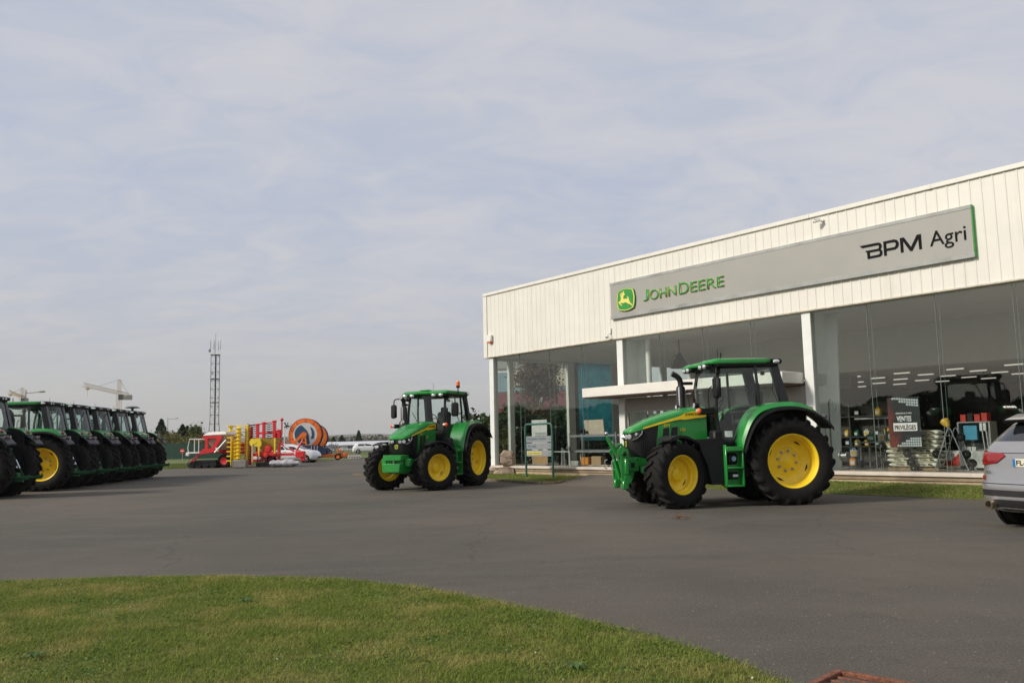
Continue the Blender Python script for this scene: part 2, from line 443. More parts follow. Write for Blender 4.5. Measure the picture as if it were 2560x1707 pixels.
def ground_mat(name, c1, c2, c3, s1, s2, chips=False, bump=.3):
    m = bpy.data.materials.new(name); m.use_nodes = True
    t = m.node_tree; b = t.nodes['Principled BSDF']; b.inputs['Roughness'].default_value = .88; b.inputs['Specular IOR Level'].default_value = .3
    co = t.nodes.new('ShaderNodeTexCoord')
    def noise(s, d=6, r=.6):
        n = t.nodes.new('ShaderNodeTexNoise'); n.inputs['Scale'].default_value = s; n.inputs['Detail'].default_value = d; n.inputs['Roughness'].default_value = r
        t.links.new(co.outputs['Object'], n.inputs['Vector']); return n.outputs['Fac']
    def mixc(f, a, bb):
        mm = t.nodes.new('ShaderNodeMix'); mm.data_type = 'RGBA'; t.links.new(f, mm.inputs[0])
        for i, v in ((6, a), (7, bb)):
            if isinstance(v, tuple): mm.inputs[i].default_value = (*v, 1)
            else: t.links.new(v, mm.inputs[i])
        return mm.outputs[2]
    def rng_(f, a, bb):
        r = t.nodes.new('ShaderNodeMapRange'); r.inputs['From Min'].default_value = a; r.inputs['From Max'].default_value = bb; t.links.new(f, r.inputs[0]); return r.outputs[0]
    A = mixc(rng_(noise(s1), .35, .68), c1, c2)
    if chips: A = mixc(math_node(t, 'MULTIPLY', rng_(noise(.11, 5, .65), .44, .62), .75), A, (.128, .106, .080))
    if chips:
        mb_ = t.nodes.new('ShaderNodeMapping'); mb_.inputs['Scale'].default_value = (.16, .62, 1); mb_.inputs['Rotation'].default_value = (0, 0, .12); t.links.new(co.outputs['Object'], mb_.inputs[0])
        nb = t.nodes.new('ShaderNodeTexNoise'); nb.inputs['Scale'].default_value = 1.0; nb.inputs['Detail'].default_value = 8; nb.inputs['Roughness'].default_value = .7; nb.inputs['Distortion'].default_value = .6; t.links.new(mb_.outputs[0], nb.inputs['Vector'])
        A = mixc(math_node(t, 'MULTIPLY', rng_(nb.outputs['Fac'], .50, .66), .55), A, (.122, .107, .088))
    if chips: A = mixc(math_node(t, 'MULTIPLY', rng_(noise(.9, 8, .75), .53, .70), .6), A, (.050, .043, .036))
    fine = noise(s2, 8, .72)
    A = mixc(rng_(fine, .48, .66), A, c3)
    A = mixc(rng_(noise(s2 * .42, 6, .8), .57, .70), A, tuple(c * .55 for c in c1))
    if chips:
        v = t.nodes.new('ShaderNodeTexVoronoi'); v.inputs['Scale'].default_value = 26; t.links.new(co.outputs['Object'], v.inputs['Vector'])
        sel = t.nodes.new('ShaderNodeSeparateColor'); t.links.new(v.outputs['Color'], sel.inputs[0])
        k = math_node(t, 'MULTIPLY', math_node(t, 'LESS_THAN', v.outputs['Distance'], math_node(t, 'MULTIPLY', sel.outputs[1], .22)), math_node(t, 'GREATER_THAN', sel.outputs[0], .76))
        A = mixc(k, A, (.27, .255, .22))
        # dry scuffs stretched along the driving direction
        mpn = t.nodes.new('ShaderNodeMapping'); mpn.inputs['Scale'].default_value = (.55, 2.6, 1); t.links.new(co.outputs['Object'], mpn.inputs[0])
        n = t.nodes.new('ShaderNodeTexNoise'); n.inputs['Scale'].default_value = 1.4; n.inputs['Detail'].default_value = 7; n.inputs['Roughness'].default_value = .75; t.links.new(mpn.outputs[0], n.inputs['Vector'])
        A = mixc(math_node(t, 'MULTIPLY', rng_(n.outputs['Fac'], .655, .71), .6), A, (.24, .225, .20))
        # pale oil-dry and dark drip stains
        A = mixc(math_node(t, 'MULTIPLY', rng_(noise(.55, 7, .68), .64, .74), .45), A, (.045, .041, .037))
        # hairline cracks with their own course
        vc = t.nodes.new('ShaderNodeTexVoronoi'); vc.feature = 'DISTANCE_TO_EDGE'; vc.inputs['Scale'].default_value = .16
        wv = t.nodes.new('ShaderNodeVectorMath'); wv.operation = 'MULTIPLY_ADD'; t.links.new(co.outputs['Object'], wv.inputs[0]); wv.inputs[1].default_value = (1, 1, 1)
        nz = t.nodes.new('ShaderNodeTexNoise'); nz.inputs['Scale'].default_value = 1.1; nz.inputs['Detail'].default_value = 6; t.links.new(co.outputs['Object'], nz.inputs['Vector'])
        t.links.new(nz.outputs['Color'], wv.inputs[2]); t.links.new(wv.outputs[0], vc.inputs['Vector'])
        A = mixc(math_node(t, 'MULTIPLY', math_node(t, 'LESS_THAN', vc.outputs['Distance'], .0018), .45), A, (.04, .037, .033))
    t.links.new(A, b.inputs['Base Color'])
    bp = t.nodes.new('ShaderNodeBump'); bp.inputs['Strength'].default_value = bump; bp.inputs['Distance'].default_value = .012
    t.links.new(noise(s2 * 1.3, 5, .7), bp.inputs['Height']); t.links.new(bp.outputs[0], b.inputs['Normal'])
    return m
ASPH = ground_mat('asphalt', (.0615, .0555, .0455), (.088, .0795, .066), (.162, .148, .122), .35, 55, chips=True, bump=.8)
SOIL = ground_mat('lawn_soil', (.075, .095, .020), (.14, .13, .04), (.16, .15, .05), 1.2, 30)
FIELD = ground_mat('far_grass', (.075, .105, .022), (.120, .125, .036), (.13, .14, .045), .08, 6)
CONC = ground_mat('worn_path', (.105, .090, .072), (.155, .135, .108), (.19, .17, .14), .9, 45, chips=True)

def sheet(name, poly, z, m, kind='structure', drop=.0):
    me = bpy.data.meshes.new(name); bm = bmesh.new()
    vs = [bm.verts.new((x, y, z)) for x, y in poly]; f = bm.faces.new(vs)
    if f.normal.z < 0: bmesh.ops.reverse_faces(bm, faces=[f])
    e_ = bmesh.ops.extrude_edge_only(bm, edges=list(bm.edges))
    for v in [g for g in e_['geom'] if isinstance(g, bmesh.types.BMVert)]: v.co.z -= .05
    bmesh.ops.triangulate(bm, faces=[f])
    bm.to_mesh(me); bm.free(); me.materials.append(m)
    o = bpy.data.objects.new(name, me); COL.objects.link(o)
    return tag(o, kind=kind)
sheet('ground', [(-9000, -600), (9000, -600), (9000, 12000), (-9000, 12000)], -.06, FIELD)
sheet('asphalt_yard', [(-60, -40), (60, -40), (60, 60), (14, 79), (-14.2, 79.5), (-16.5, 68.5), (-21.0, 58.4), (-22.5, 56.9), (-34, 55), (-34, 9), (-60, 9)], 0, ASPH)

LAWN_EDGE = [(-60, 7.0), (-25, 8.2), (-12, 9.1), (-8, 9.45), (-5.71, 9.72), (-4.36, 9.86), (-3.02, 9.74), (-1.89, 9.35), (-.98, 8.73), (-.35, 8.05), (.32, 7.26), (.84, 6.58), (1.2, 6.02), (1.39, 5.61), (1.52, 5.24), (1.72, 4.4), (1.95, 3.2), (2.3, 1), (3, -3), (5, -40)]
LAWN = LAWN_EDGE + [(-60, -40)]
def inside(P, poly):
    x, y = P[:, 0], P[:, 1]; r = np.zeros(len(P), bool); n = len(poly)
    for i in range(n):
        (x1, y1), (x2, y2) = poly[i], poly[(i + 1) % n]
        c = ((y1 > y) != (y2 > y)) & (x < (x2 - x1) * (y - y1) / (y2 - y1 + 1e-12) + x1)
        r ^= c
    return r
sheet('lawn', LAWN, .012, SOIL)
rs = random.Random(5); mid_ = []
for (x1, y1), (x2, y2) in zip(LAWN_EDGE[1:-2], LAWN_EDGE[2:-1]):
    n_ = max(2, int(math.hypot(x2 - x1, y2 - y1) / .10)); nx_, ny_ = (y1 - y2), (x2 - x1); L_ = math.hypot(nx_, ny_)
    for i in range(n_):
        t_ = i / n_; w_ = .05 + .09 * rs.random() * rs.random() * 2; mid_.append((x1 + (x2 - x1) * t_ + nx_ / L_ * w_, y1 + (y2 - y1) * t_ + ny_ / L_ * w_))
sheet('soil_edge', LAWN_EDGE[1:-1][::-1] + mid_, .004, ground_mat('edge_soil', (.050, .043, .030), (.10, .085, .055), (.14, .125, .09), 2.5, 60, bump=.8))
def vnoise(P, s, seed):
    r = np.random.default_rng(seed); ph = r.random((6, 2)) * 6.28; dr = r.normal(size=(6, 2)) * s
    return sum(np.sin(P @ dr[i] + ph[i, 0]) for i in range(6)) / 6
def blades(name, poly, box, n, h, w, mat_, seed, z=.012, lean=.6, kind='stuff', jitter=.05, dens=None, clump=.5):
    r = np.random.default_rng(seed)
    P = np.stack([r.uniform(box[0], box[1], n), r.uniform(box[2], box[3], n)], 1)
    Q = P + r.normal(size=P.shape) * jitter + vnoise(P, 3, seed)[:, None] * .04
    k = inside(Q, poly)
    if dens is not None: k &= r.random(n) < dens(P)
    P = P[k]; n = len(P)
    hh = h * (.45 + .9 * r.random(n)) * (1 + clump * vnoise(P, 5.0, seed + 1) + clump * .6 * vnoise(P, 1.6, seed + 2)); hh = np.clip(hh, h * .25, h * 2.6)
    a = r.random(n) * 6.283; l = (lean * r.random(n) + .12) * hh
    dx, dy = np.cos(a), np.sin(a); ww = w * (.6 + .8 * r.random(n))
    B = np.stack([P[:, 0], P[:, 1], z(P[:, 0], P[:, 1]) if callable(z) else np.full(n, z)], 1)
    side = np.stack([-dy, dx, np.zeros(n)], 1) * ww[:, None] * .5
    mid = B + np.stack([dx * l * .35, dy * l * .35, hh * .62], 1)
    tip = B + np.stack([dx * l * 1.25, dy * l * 1.25, hh * (1 - .25 * lean * r.random(n))], 1)
    V = np.stack([B - side, B + side, mid + side * .8, tip, mid - side * .8], 1).reshape(-1, 3)
    i = np.arange(n) * 5
    F = np.concatenate([np.stack([i, i + 1, i + 2], 1), np.stack([i, i + 2, i + 4], 1), np.stack([i + 4, i + 2, i + 3], 1)])
    o = raw_mesh(name, V, F, mat_)
    return tag(o, kind=kind)
GRASSM = leafmat('lawn_blades', (.105, .172, .018), (.265, .305, .055), (.400, .350, .110), .32, 1.6)
blades('lawn_grass', LAWN, (-7.5, 2.6, 3.4, 10.2), 560000, .030, .0042, GRASSM, 11, lean=1.5)
blades('lawn_grass', LAWN, (-16, 3.6, -3, 10.2), 260000, .034, .007, GRASSM, 12, lean=1.4, dens=lambda P: ((P[:, 0] < -7.4) | (P[:, 1] < 3.5)) * 1.0)
# a few broad-leaved weeds, fallen leaves and clover heads in the front lawn
r = np.random.default_rng(77); cc = np.stack([r.uniform(-7, 2, 150), r.uniform(3.8, 9.8, 150)], 1); k = r.integers(0, 150, 30000); rad = .06 + .16 * r.random(150)
P = np.concatenate([cc[k] + r.normal(size=(30000, 2)) * rad[k][:, None], (.006 + .026 * r.random(30000))[:, None]], 1); P = P[inside(P, LAWN)]
V, F = leaf_cards(P, .013, .5, flat=.6, rng=r); o = raw_mesh('clover_patches', V, F, leafmat('clover_leaf', (.07, .14, .025), (.15, .24, .06), None, .2)); tag(o, kind='stuff')
wm = leafmat('lawn_weed', (.055, .11, .03), (.10, .17, .05), None, .2)
for k, (x, y) in enumerate([(-1.72, 5.2), (-3.35, 6.15), (.35, 5.55), (-2.5, 8.1), (-4.4, 5.4)]):
    mb = MB()
    for j in range(9):
        a = j * .7 + k; L = .07 + .03 * random.random()
        d = Vector((math.cos(a), math.sin(a), 0)); s_ = Vector((-d.y, d.x, 0)) * .013
        p0, p1, p2 = d * .008 + Vector((0, 0, .01)), d * L * .6 + Vector((0, 0, .045)), d * L * 1.1 + Vector((0, 0, .028))
        mb.add([p0 - s_ * .3, p0 + s_ * .3, p1 + s_, p2, p1 - s_], [(0, 1, 2, 4), (4, 2, 3)])
    o = mb.build('rosette_weed', wm, loc=(x, y, .012))
    tag(o, ['broad leaved weed rosette in the lawn near its bottom right', 'broad leaved weed rosette left of centre in the front lawn', 'broad leaved weed rosette close to the asphalt edge in the front lawn', 'broad leaved weed rosette in the far part of the front lawn', 'broad leaved weed rosette at the near left of the front lawn'][k], 'weed', 'weeds in the front lawn')
lf = leafmat('fallen_leaf', (.22, .10, .03), (.40, .30, .16), None, .1)
P = np.stack([RNG.uniform(-6, 1.8, 90), RNG.uniform(4, 9.9, 90), RNG.uniform(.02, .035, 90)], 1); P = P[inside(P, LAWN)]
V, F = leaf_cards(P, .017, .6); o = raw_mesh('fallen_leaves', V, F, lf); tag(o, kind='stuff')
cm = mat('clover_white', (.62, .60, .52), .7)
P = np.stack([RNG.uniform(-6, 1.8, 60), RNG.uniform(4, 9.9, 60), RNG.uniform(.03, .045, 60)], 1); P = P[inside(P, LAWN)]
V, F = leaf_cards(P, .009, .4); o = raw_mesh('clover_heads', V, F, cm); tag(o, kind='stuff')
# a scrap of pale wood lying in the grass
mb = MB(); mb.box((0, 0, .045), (.13, .028, .012), .003, (0, .12, 0)); mb.box((-.05, .02, .042), (.07, .018, .010), .003, (0, .1, .5))
o = mb.build('wood_scrap', mat('bleached_wood', (.50, .43, .36), .8), loc=(-2.28, 4.63, .012), rot=(0, 0, -.35)); tag(o, 'pale broken scrap of wood lying in the lawn', 'wood scrap')
# rusty frame of a drain let into the yard beside the lawn tip
RUST = mat('rusty_iron', (.10, .030, .014), .8, var=.5, scale=25, col2=(.26, .10, .05), bump=.5, bscale=80)
dr = thing('drain_frame', 'rusty iron drain frame filled with rubble beside the lawn tip', 'drain', (1.93, 5.02, 0), R_(45))
mb = MB()
for sx, sy, lx, ly in ((0, .26, .56, .045), (0, -.26, .56, .045), (-.26, 0, .045, .475), (.26, 0, .045, .475)): mb.box((sx, sy, .012), (lx, ly, .026), .004)
mb.build('frame', RUST, dr)
mb = MB()
for i in range(5): mb.box((-.18 + i * .09, 0, .002), (.03, .47, .012), .003)
mb.build('grate_bars', RUST, dr)
# dry twig on the asphalt
tw = MB()
for i in range(46):
    a = random.random() * 6.28; r0 = random.random() * .13
    p = Vector((math.cos(a) * r0 * 1.6, math.sin(a) * r0, .02 + random.random() * .04))
    q = p + Vector((random.uniform(-.10, .10), random.uniform(-.07, .07), random.uniform(-.02, .06)))
    tw.tube([p, (p + q) / 2 + Vector((0, 0, .01)), q], .0035, 4)
o = tw.build('dry_twig', mat('dry_stalk', (.20, .10, .05), .85, var=.3), loc=(2.85, 15.2, 0)); tag(o, 'small tangle of dry brown stalks lying on the asphalt', 'dry plant')

# ---- building frame of reference: u along the front (to the right), v into the building, in units of BK metres
BE, BB = Vector((.61998, -.78461, 0)), Vector((.78461, .61998, 0))
BC = Vector((-1.1753, 38.7278, 0)); BRZ = math.atan2(BE.y, BE.x); BK = .90
def BW0(u, v): p = BC + BE * u + BB * v; return (p.x, p.y)
def BW(u, v, z=0.0):
    p = BC + BE * u + BB * v; return (p.x * BK, p.y * BK, EYE + (z - EYE) * BK)
def uvpoly(L): return [BW0(u, v) for u, v in L]
WALLV = -2.72
def vof(x, y): return (x - BC.x) * BB.x + (y - BC.y) * BB.y
def rise(x, y, v0=-4.6, h=.17): return .012 + h * np.clip((vof(x, y) - v0) / (WALLV - v0), 0, 1)
def sloped(name, poly, m, zf):
    me = bpy.data.meshes.new(name); bm = bmesh.new(); f = bm.faces.new([bm.verts.new((x, y, 0)) for x, y in poly])
    if f.normal.z < 0: bmesh.ops.reverse_faces(bm, faces=[f])
    for k in range(9):
        v = WALLV - .02 - k * .30; p = BC + BB * v
        bmesh.ops.bisect_plane(bm, geom=bm.verts[:] + bm.edges[:] + bm.faces[:], plane_co=p, plane_no=BB)
    for q in bm.verts: q.co.z = float(zf(q.co.x, q.co.y))
    e_ = bmesh.ops.extrude_edge_only(bm, edges=[e for e in bm.edges if e.is_boundary])
    for q in [g for g in e_['geom'] if isinstance(g, bmesh.types.BMVert)]: q.co.z -= .05
    bmesh.ops.triangulate(bm, faces=[f for f in bm.faces if len(f.verts) > 4]); bm.to_mesh(me); bm.free(); me.materials.append(m)
    o = bpy.data.objects.new(name, me); COL.objects.link(o); return tag(o, kind='structure')
isl = uvpoly([(-4, WALLV), (-4, -4.6), (2, -4.6), (5.8, -4.65), (7.4, -4.85), (8.9, -5.1), (9.8, -5.15), (10.1, -4.75), (9.75, -3.9), (9.45, WALLV)])
stp = uvpoly([(15.4, WALLV), (15.2, -4.25), (16.2, -4.45), (20, -4.4), (30, -4.3), (30, WALLV)])
ZI = lambda x, y: rise(x, y, -4.9, .13); ZS = lambda x, y: rise(x, y, -4.35, .18)
sloped('lawn_island', isl, SOIL, ZI); sloped('lawn_strip', stp, SOIL, ZS)
sloped('entrance_path', uvpoly([(9.45, WALLV), (9.75, -3.9), (10.1, -4.75), (10.4, -5.3), (15.1, -5.0), (15.2, -4.25), (15.4, WALLV)]), CONC, lambda x, y: rise(x, y, -4.8, .2) - .008)
G2 = leafmat('strip_blades', (.11, .19, .022), (.26, .30, .06), (.36, .32, .11), .30, 1.5)
def bbox(p): return (min(a for a, b in p) - .2, max(a for a, b in p) + .2, min(b for a, b in p) - .2, max(b for a, b in p) + .2)
blades('island_grass', isl, bbox(isl), 150000, .038, .011, G2, 21, z=ZI, lean=1.2, jitter=.09)
blades('strip_grass', stp, bbox(stp), 190000, .040, .010, G2, 22, z=ZS, lean=1.2, jitter=.09)
far_lawn = [(-90, 55.5), (-34, 55.3), (-22.6, 57.3), (-21.2, 58.9), (-16.8, 68.9), (-14.6, 80), (-14, 97), (-90, 100)]
sheet('far_lawn', far_lawn, -.03, mat('far_lawn_turf', (.105, .135, .03), .9, var=.25, scale=.6, bump=.3, bscale=12))
blades('far_lawn_grass', far_lawn, (-60, -13, 55, 76), 110000, .05, .03, leafmat('far_blades', (.10, .145, .026), (.16, .19, .045), None, .2), 23, z=-.03, lean=.6)
# kerb stones round the island
KERB = mat('kerb_stone', (.16, .115, .08), .85, var=.35, scale=8, bump=.4, bscale=40)
mb = MB(); kl = [Vector((x, y, 0)) for x, y in isl[1:9]]
for a, b in zip(kl[:-1], kl[1:]):
    d = (b - a); L = d.length; n = max(1, int(L / .9)); d.normalize()
    for i in range(n):
        c = a + d * (L * (i + .5) / n); mb.box((c.x, c.y, .03), (L / n - .02, .10, .10 + .015 * random.random()), .012, (0, 0, math.atan2(d.y, d.x) + random.uniform(-.02, .02)))
o = mb.build('kerb', KERB); tag(o, 'weathered low kerb of stones round the grass island', 'kerb')

# ---- far land
rid = MB(); N = 160; rows = [(1300, 0, .0), (1900, 9, .5), (2600, 21, 1), (3600, 27, 1), (5200, 20, 1)]
P = []
for D, h, k in rows:
    for i in range(N + 1):
        x = -D * .95 + 1.9 * D * i / N; t = x / D * 9 + D * .001
        z = -1 + h * (1 + k * (.22 * math.sin(t * 1.1 + 1) + .12 * math.sin(t * 2.9 + D) + .05 * math.sin(t * 7.1)))
        P.append((x, D, z))
F = [(j * (N + 1) + i, j * (N + 1) + i + 1, (j + 1) * (N + 1) + i + 1, (j + 1) * (N + 1) + i) for j in range(len(rows) - 1) for i in range(N)]
rid.add(P, F); o = rid.build('hills', ground_mat('hill_fields', (.085, .085, .05), (.16, .14, .09), (.07, .075, .045), .004, .03)); tag(o, kind='structure')

FOL = {
 'dark': leafmat('leaf_dark', (.018, .040, .012), (.045, .075, .02), None, .15),
 'conifer': leafmat('needle_blue', (.018, .042, .026), (.050, .085, .050), None, .1),
 'mid': leafmat('leaf_mid', (.045, .080, .016), (.11, .14, .035), None, .2),
 'olive': leafmat('leaf_olive', (.085, .095, .022), (.19, .165, .05), None, .2),
 'red': leafmat('leaf_autumn', (.10, .035, .018), (.20, .09, .03), None, .2),
 'autumn': leafmat('leaf_russet', (.07, .055, .025), (.16, .10, .05), None, .2),
 'cypress': leafmat('leaf_cypress', (.012, .026, .012), (.03, .05, .018), None, .1)}
BARK = mat('bark', (.075, .058, .044), .9, var=.3, scale=14, bump=.6, bscale=30)
def tree(name, label, x, y, h, w, fol, seed, n=2600, shape='round', trunk=.25, group=None, cat='tree', leaf=.22, z0=-.06):
    r = np.random.default_rng(seed)
    t = thing(name, label, cat, (x, y, z0), seed * 1.3 % 6.28, group)
    leaf *= .62; n = int(n * 2.1)
    tb = MB(); tr = max(.05, h * .022)
    tb.tube([(0, 0, -.1), (.02 * h * r.normal(), .02 * h * r.normal(), h * .3), (.02 * h * r.normal(), .02 * h * r.normal(), h * .62), (0, 0, h * .93)], [tr * 1.25, tr * .9, tr * .55, tr * .1], 8)
    if shape in ('round', 'loose'):
        C = []
        nc = 26 if shape == 'round' else 20
        for i in range(nc):
            a = r.random() * 6.283; e = r.random() ** .6; zz = trunk + (1 - trunk) * (.08 + .88 * r.random())
            prof = math.sin(PI * min(1, max(0.03, ((zz - trunk) / (1 - trunk)) ** .75))) ** .55
            c = np.array([math.cos(a) * w * .5 * e * prof, math.sin(a) * w * .5 * e * prof, zz * h]); C.append(c)
            if i < 12: tb.tube([(0, 0, h * (trunk * .8 + .25 * r.random())), (c[0] * .5, c[1] * .5, c[2] * .8), tuple(c)], [tr * .45, tr * .28, tr * .06], 5)
        C = np.array(C); k = r.integers(0, nc, n)
        cs = (w * .15 if shape == 'round' else w * .11) * (.6 + .8 * r.random(nc))
        P = C[k] + r.normal(size=(n, 3)) * cs[k][:, None] * np.array([1, 1, .75])
        V, Fq = leaf_cards(P, leaf, .5, rng=r)
    elif shape == 'conifer':
        zz = r.random(n) ** .75; rad = (1 - zz) ** .85 * w * .5
        tier = .62 + .38 * np.abs(np.sin(zz * 22 + r.normal(size=n) * .25)); a = r.integers(0, 13, n) * .483 + np.floor(zz * 9) * 1.1 + r.normal(size=n) * .16
        rr = rad * tier * (r.random(n) ** .45)
        P = np.stack([np.cos(a) * rr, np.sin(a) * rr, h * (trunk * .5 + (1 - trunk * .5) * zz) - rr * .18], 1)
        V, Fq = leaf_cards(P, leaf, .5, rng=r, aspect=1.9)
        for i in range(16):
            q = .1 + .8 * i / 16; a = i * 2.4; L = (1 - q) ** .85 * w * .45
            tb.tube([(0, 0, h * q), (math.cos(a) * L, math.sin(a) * L, h * q - L * .15)], [tr * .3, tr * .06], 4)
    else:  # column
        zz = r.random(n); rad = w * .5 * np.sqrt(np.clip(np.sin(PI * (zz * .92 + .07)), 0, 1)) * (.75 + .25 * np.sin(zz * 9 + seed))
        a = r.random(n) * 6.283; rr = rad * r.random(n) ** .4 * (1 + .18 * np.sin(a * 5 + zz * 14))
        P = np.stack([np.cos(a) * rr, np.sin(a) * rr, h * zz * .98 + .03], 1)
        V, Fq = leaf_cards(P, leaf, .5, rng=r, aspect=2)
    tb.build('trunk', BARK, t, smooth=60)
    raw_mesh('crown', V, Fq, FOL[fol], t)
    return t
GB = 'trees beyond the far lawn'
tree('spruce_tree', 'dark spruce rising just right of the last parked tractor', at(402, 150), 150, zat(402, 1050, 150), 5.2, 'conifer', 31, 2600, 'conifer', .15, GB, leaf=.5)
tree('autumn_tree', 'reddish autumn tree by the brown roof at the left', at(412, 158), 158, 3.9, 4.0, 'red', 32, 1600, 'round', .2, GB, leaf=.4)
tree('cypress_tree', 'left tall dark cypress beside the green fence', at(455, 128), 128, zat(455, 1060, 128), 1.7, 'cypress', 33, 1600, 'column', .05, GB, leaf=.3)
tree('cypress_tree', 'right shorter dark cypress beside the green fence', at(467, 129), 129, zat(467, 1064, 129), 1.35, 'cypress', 34, 1300, 'column', .05, GB, leaf=.3)
tree('young_tree', 'upright green young tree between the cypresses and the lattice mast', at(485, 126), 126, zat(485, 1068, 126), 2.3, 'mid', 35, 1500, 'round', .1, GB, leaf=.3)
for k, (px, D, h, w, f, lab) in enumerate([(425, 124, 2.9, 5.0, 'olive', 'yellow green bush above the fence right of the parked tractors'), (444, 133, 3.0, 4.6, 'mid', 'green bush behind the fence left of the cypresses'), (503, 131, 2.6, 4.2, 'olive', 'olive bush left of the lattice mast foot'), (522, 124, 2.8, 3.6, 'red', 'rusty autumn bush at the lattice mast foot'), (472, 119, 2.2, 4.0, 'olive', 'low yellow green shrub in front of the cypresses')]):
    tree('bush', lab, at(px, D), D, h, w, f, 40 + k, 1500, 'round', .05, 'bushes behind the green fence', 'bush', leaf=.28)
tree('fir_tree', 'tallest blue green fir right of the hose reels', at(894, 230), 230, zat(894, 1077, 230), 3.3, 'conifer', 51, 2200, 'conifer', .12, 'conifers behind the hose reels', leaf=.45)
tree('fir_tree', 'broad short fir nearest the orange hose reels', at(852, 225), 225, zat(852, 1089, 225), 4.2, 'conifer', 52, 2000, 'conifer', .12, 'conifers behind the hose reels', leaf=.45)
tree('fir_tree', 'small dark fir half hidden by the second hose reel', at(831, 240), 240, zat(831, 1093, 240), 3.6, 'dark', 53, 1500, 'conifer', .12, 'conifers behind the hose reels', leaf=.45)
tree('fir_tree', 'slim fir between the broad fir and the tallest fir', at(876, 236), 236, zat(876, 1099, 236), 2.6, 'conifer', 54, 1300, 'conifer', .12, 'conifers behind the hose reels', leaf=.45)
tree('shrub', 'green shrub growing at the left corner of the showroom', *BW(-1.0, .9)[:2], 2.2, 1.7, 'olive', 56, 2400, 'round', .05, None, 'shrub', leaf=.09)
# what the shop windows mirror: a loose tree and a tall hedge along the left boundary
tree('small_tree', 'loose reddish green tree outside the end wall, seen through the left shop windows', *BW(-6, 7.9)[:2], 5.6, 2.8, 'autumn', 61, 5200, 'loose', .34, None, leaf=.145)
r = np.random.default_rng(62); n = 60000
P = np.stack([r.normal(0, .75, n), r.uniform(-46, 14, n), 4.6 * r.random(n) ** .7], 1)
P[:, 2] *= .86 + .08 * np.sin(P[:, 1] * .55) + .05 * np.sin(P[:, 1] * 1.7); P[:, 0] *= .9 + .5 * np.sin(P[:, 1] * 1.7)
V, Fq = leaf_cards(P, .19, .5, rng=r)
hed = thing('hedge', 'tall dark hedge along the left boundary mirrored in the shop windows', 'hedge', (-41, 42, -.05)); raw_mesh('crown', V, Fq, FOL['dark'], hed)
hs = thing('hedge', 'clipped dark hedge along the outside of the glazed end wall', 'hedge', BW(-1.5, 5.2), BRZ); r = np.random.default_rng(64); n = 20000
P = np.stack([r.normal(0, .32, n), r.uniform(-4.6, 4.6, n), 2.8 * r.random(n) ** .7], 1); P[:, 2] *= .86 + .10 * np.sin(P[:, 1] * 2.1) + .06 * np.sin(P[:, 1] * 5)
V, Fq = leaf_cards(P, .105, .5, rng=r); raw_mesh('crown', V, Fq, FOL['dark'], hs)
# far wood, too far to count
r = np.random.default_rng(63); n = 42000; D = r.uniform(420, 1100, n); xs = r.uniform(-.75, .75, n) * D
dens = (np.sin(xs / D * 31 + D * .01) + np.sin(xs / D * 77) * .6) > -.35
P = np.stack([xs, D, r.random(n) * (4.5 + 3 * np.sin(xs / D * 23)) * .8 + .5], 1)[dens]
V, Fq = leaf_cards(P, 1.3, .5, rng=r); o = raw_mesh('far_wood', V, Fq, leafmat('far_leaf', (.055, .065, .045), (.11, .10, .07), None, .1)); tag(o, kind='stuff')

# ---- fence, roofs, mast, cranes, lamps
FENCE = mat('green_mesh_fence', (.010, .050, .030), .6, var=.2, scale=2)
fe = thing('mesh_fence', 'dark green mesh fence at the far edge of the lawn', 'fence', (0, 97, -.05))
mb = MB()
mb.box((-46.5, 0, .98), (31, .012, 1.75))
for i in range(124): mb.box((-62 + i * .25, .03, .98), (.05, .03, 1.75))
mb.build('screen', FENCE, fe)
for i in range(10):
    mb = MB(); mb.box((-62 + i * 3.2, .08, .95), (.07, .07, 2.0), .01); mb.build('post', FENCE, fe)
def house(name, label, cat, x, y, w, d, h, rh, wm_, rm, group=None, rz=0.0, nwin=3):
    t = thing(name, label, cat, (x, y, -.06), rz, group)
    mb = MB(); mb.box((0, 0, h / 2), (w, d, h)); mb.build('wall', wm_, t)
    mb = MB(); mb.prism([(-d / 2 - .4, h), (d / 2 + .4, h), (0, h + rh)], -w / 2 - .3, w / 2 + .3, lambda a, b, c: (c, a, b)); mb.build('roof', rm, t)
    for i in range(nwin):
        mb = MB(); mb.box((-w / 2 + w * (i + .5) / nwin, -d / 2 - .03, h * .55), (min(1.6, w / nwin * .5), .08, h * .42), .02); mb.build('window', mat('dark_pane', (.04, .05, .06), .12, var=.2), t)
    return t
house('bungalow', 'low house with red brown roof behind the parked tractors', 'house', at(436, 170), 170, 11, 8, 2.3, 1.7, mat('render_wall', (.42, .36, .28), .85), mat('brown_tiles', (.16, .055, .032), .8, var=.25, scale=6))
SHED = mat('white_sheeting', (.62, .63, .64), .5, var=.06, scale=1)
house('white_shed', 'long low white shed beyond the hose reels', 'shed', at(905, 190), 190, 26, 10, 1.05, .75, SHED, mat('pale_roof', (.56, .57, .58), .5), nwin=8)
house('white_shed', 'smaller white shed far left of the long one', 'shed', at(720, 260), 260, 16, 8, 1.8, 1.0, SHED, mat('brown_tiles', (.16, .055, .032), .8), nwin=4)

